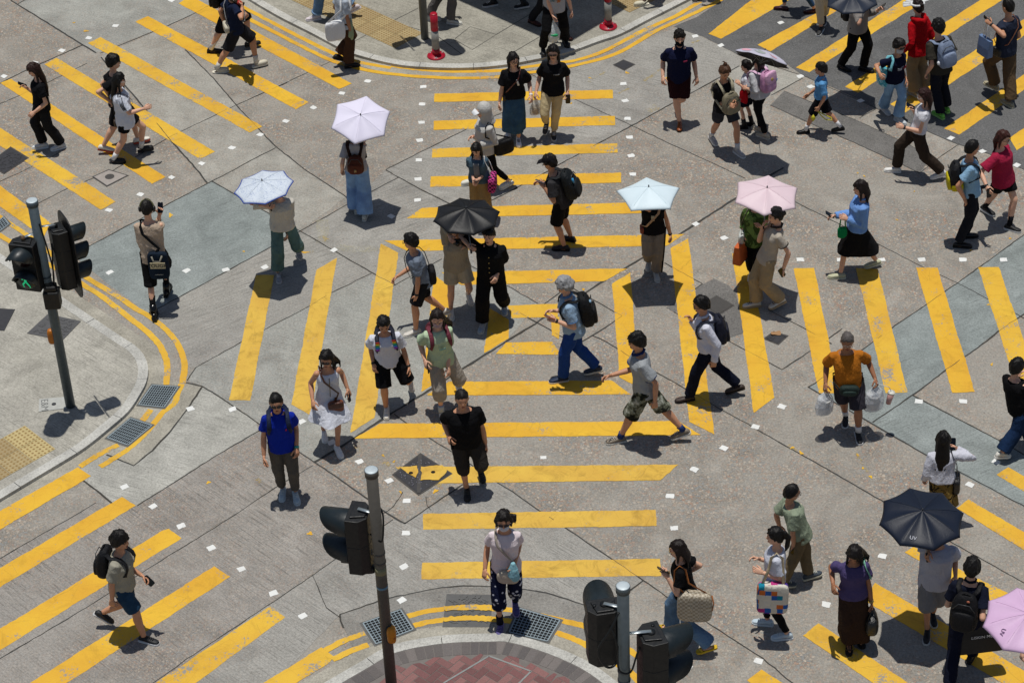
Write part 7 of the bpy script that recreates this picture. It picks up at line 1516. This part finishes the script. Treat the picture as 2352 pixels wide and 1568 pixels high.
c2 = at_depth(1496, 1518, b + Y * .02); hs, F, R, h_ = signal_head(t, c2, 74, 2, False, size=(.36, .26, .40)); bracket(hs, Vector((b.x, b.y, c2.z + h_ / 2 + .045)), c2 + Z * (h_ / 2 + .045)); bracket(hs, Vector((b.x, b.y, c2.z - h_ / 2 - .01)), c2 - Z * (h_ / 2 + .01))
m = M(); m.tube([c2 + Z * (h_ / 2 + .02), c2 + Z * (h_ / 2 + .04)], .045, 12); m.tube([c2 + F * .05 - R * .09 + Z * (h_ / 2 + .02), c2 + F * .05 - R * .09 + Z * (h_ / 2 + .034)], .02, 10); mk('bolt', m, BLKP, hs)
# far pole, its heads above the frame but their shadows on the pavement
b = px(976, 88, PZ); t = pole('grey signal pole on the far pavement, its top out of frame', b, 3.4, plain('#6a6d6a', .5, .4, name='far_pole'))
c = b + Vector((-.28, .06, 2.7)); hs, F, R, h_ = signal_head(t, c, 245, 3, True); bracket(hs, Vector((b.x, b.y, c.z + h_ / 2 + .05)), c + Z * (h_ / 2 + .05))
c = b + Vector((.28, -.06, 2.5)); hs, F, R, h_ = signal_head(t, c, 150, 2, False); bracket(hs, Vector((b.x, b.y, c.z + h_ / 2 + .05)), c + Z * (h_ / 2 + .05))
# bollards
REDP = plain('#a3152c', .4, name='red_bollard_paint'); SILV = plain('#8d8d88', .55, .1, name='grey_sleeve')
def bollard(label, b, hgt):
    t = empty('bollard', b); tag(t, label, 'bollard', 'red and grey bollards on the far pavement')
    m = M(); m.loft([(b, X * .155, Y * .155), (b + Z * .02, X * .15, Y * .15), (b + Z * .03, X * .1, Y * .1), (b + Z * .045, X * .075, Y * .075)], 24); mk('flange', m, REDP, t)
    m = M(); m.tube([b + Z * .03, b + Z * .15], .066, 20); m.tube([b + Z * (hgt * .62), b + Z * hgt], .063, 20); m.loft([(b + Z * hgt, X * .063, Y * .063), (b + Z * (hgt + .012), X * .05, Y * .05)], 20); mk('red_post', m, REDP, t)
    m = M(); m.tube([b + Z * .15, b + Z * hgt * .62], .0615, 20); mk('grey_sleeve', m, SILV, t)
    m = M()
    for k in range(3): a = .5 + k * 2.1; q = b + Vector((math.cos(a) * .115, math.sin(a) * .115, .03)); m.ball(q, X * .014, Y * .014, Z * .012, 8, 6)
    mk('bolt', m, ALU, t)
bollard('red and grey bollard standing beside the far signal pole', px(1002, 129, PZ), .80)
bollard('red and grey bollard at the edge of the building shade', px(1397, 62, PZ), .80)
# the corner building whose canopy shades the far pavement
CZ = 4.2
def shade(x, y): g = px(x, y, PZ); return g + sv * ((CZ - PZ) / sv.z)
base = px(1250, -260, PZ); t = empty('corner_building', base); tag(t, 'corner building whose canopy throws the dark wedge of shade on the far pavement', 'building')
pg = [shade(x, y) for x, y in ((1250, 88), (1312, 94), (1441, 17), (1395, -15), (1420, -480), (250, -480), (250, -352))]
m = M(); m.prism([(p_.x, p_.y) for p_ in pg], CZ, CZ + .25); mk('canopy', m, plain('#8f8d86', .8, name='canopy_concrete'), t, smooth=False)
cen = sum(pg, Vector()) / len(pg); wp = [cen + (p_ - cen) * .8 + Y * .55 for p_ in pg]
m = M(); m.prism([(p_.x, p_.y) for p_ in wp], PZ, 11); mk('wall', m, plain('#9a948a', .85, name='render_wall'), t, smooth=False)
for i in (0, 2, 6):
    a_, b_ = wp[i], wp[(i + 1) % len(wp)]; d_ = (b_ - a_); L_ = d_.length; d_.normalize(); nn = Vector((d_.y, -d_.x, 0))
    if nn.dot(a_ - cen) < 0: nn = -nn
    k = max(1, int(L_ / 2.2))
    for j in range(k):
        for z0, z1 in ((.5, 3.4), (5.4, 7.2), (8.4, 10.2)):
            q = a_ + d_ * (L_ * (j + .5) / k); fr = M(); fr.box(Vector((q.x, q.y, (z0 + z1) / 2)) + nn * .03, d_ * (L_ / k * .4), nn * .03, Z * (z1 - z0) / 2); f_ = mk('window', fr, plain('#55585a', .5, .3), t, smooth=False)
            gl = M(); gl.box(Vector((q.x, q.y, (z0 + z1) / 2)) + nn * .05, d_ * (L_ / k * .37), nn * .015, Z * ((z1 - z0) / 2 - .08)); mk('pane', gl, plain('#1b2428', .08, name='window_glass'), f_, smooth=False)
# ================================================================== finish
bake()
for o in bpy.data.objects:
    if 'base' in o: del o['base']
bpy.context.view_layer.update()
for q in HEIGHTS: print('H', q)
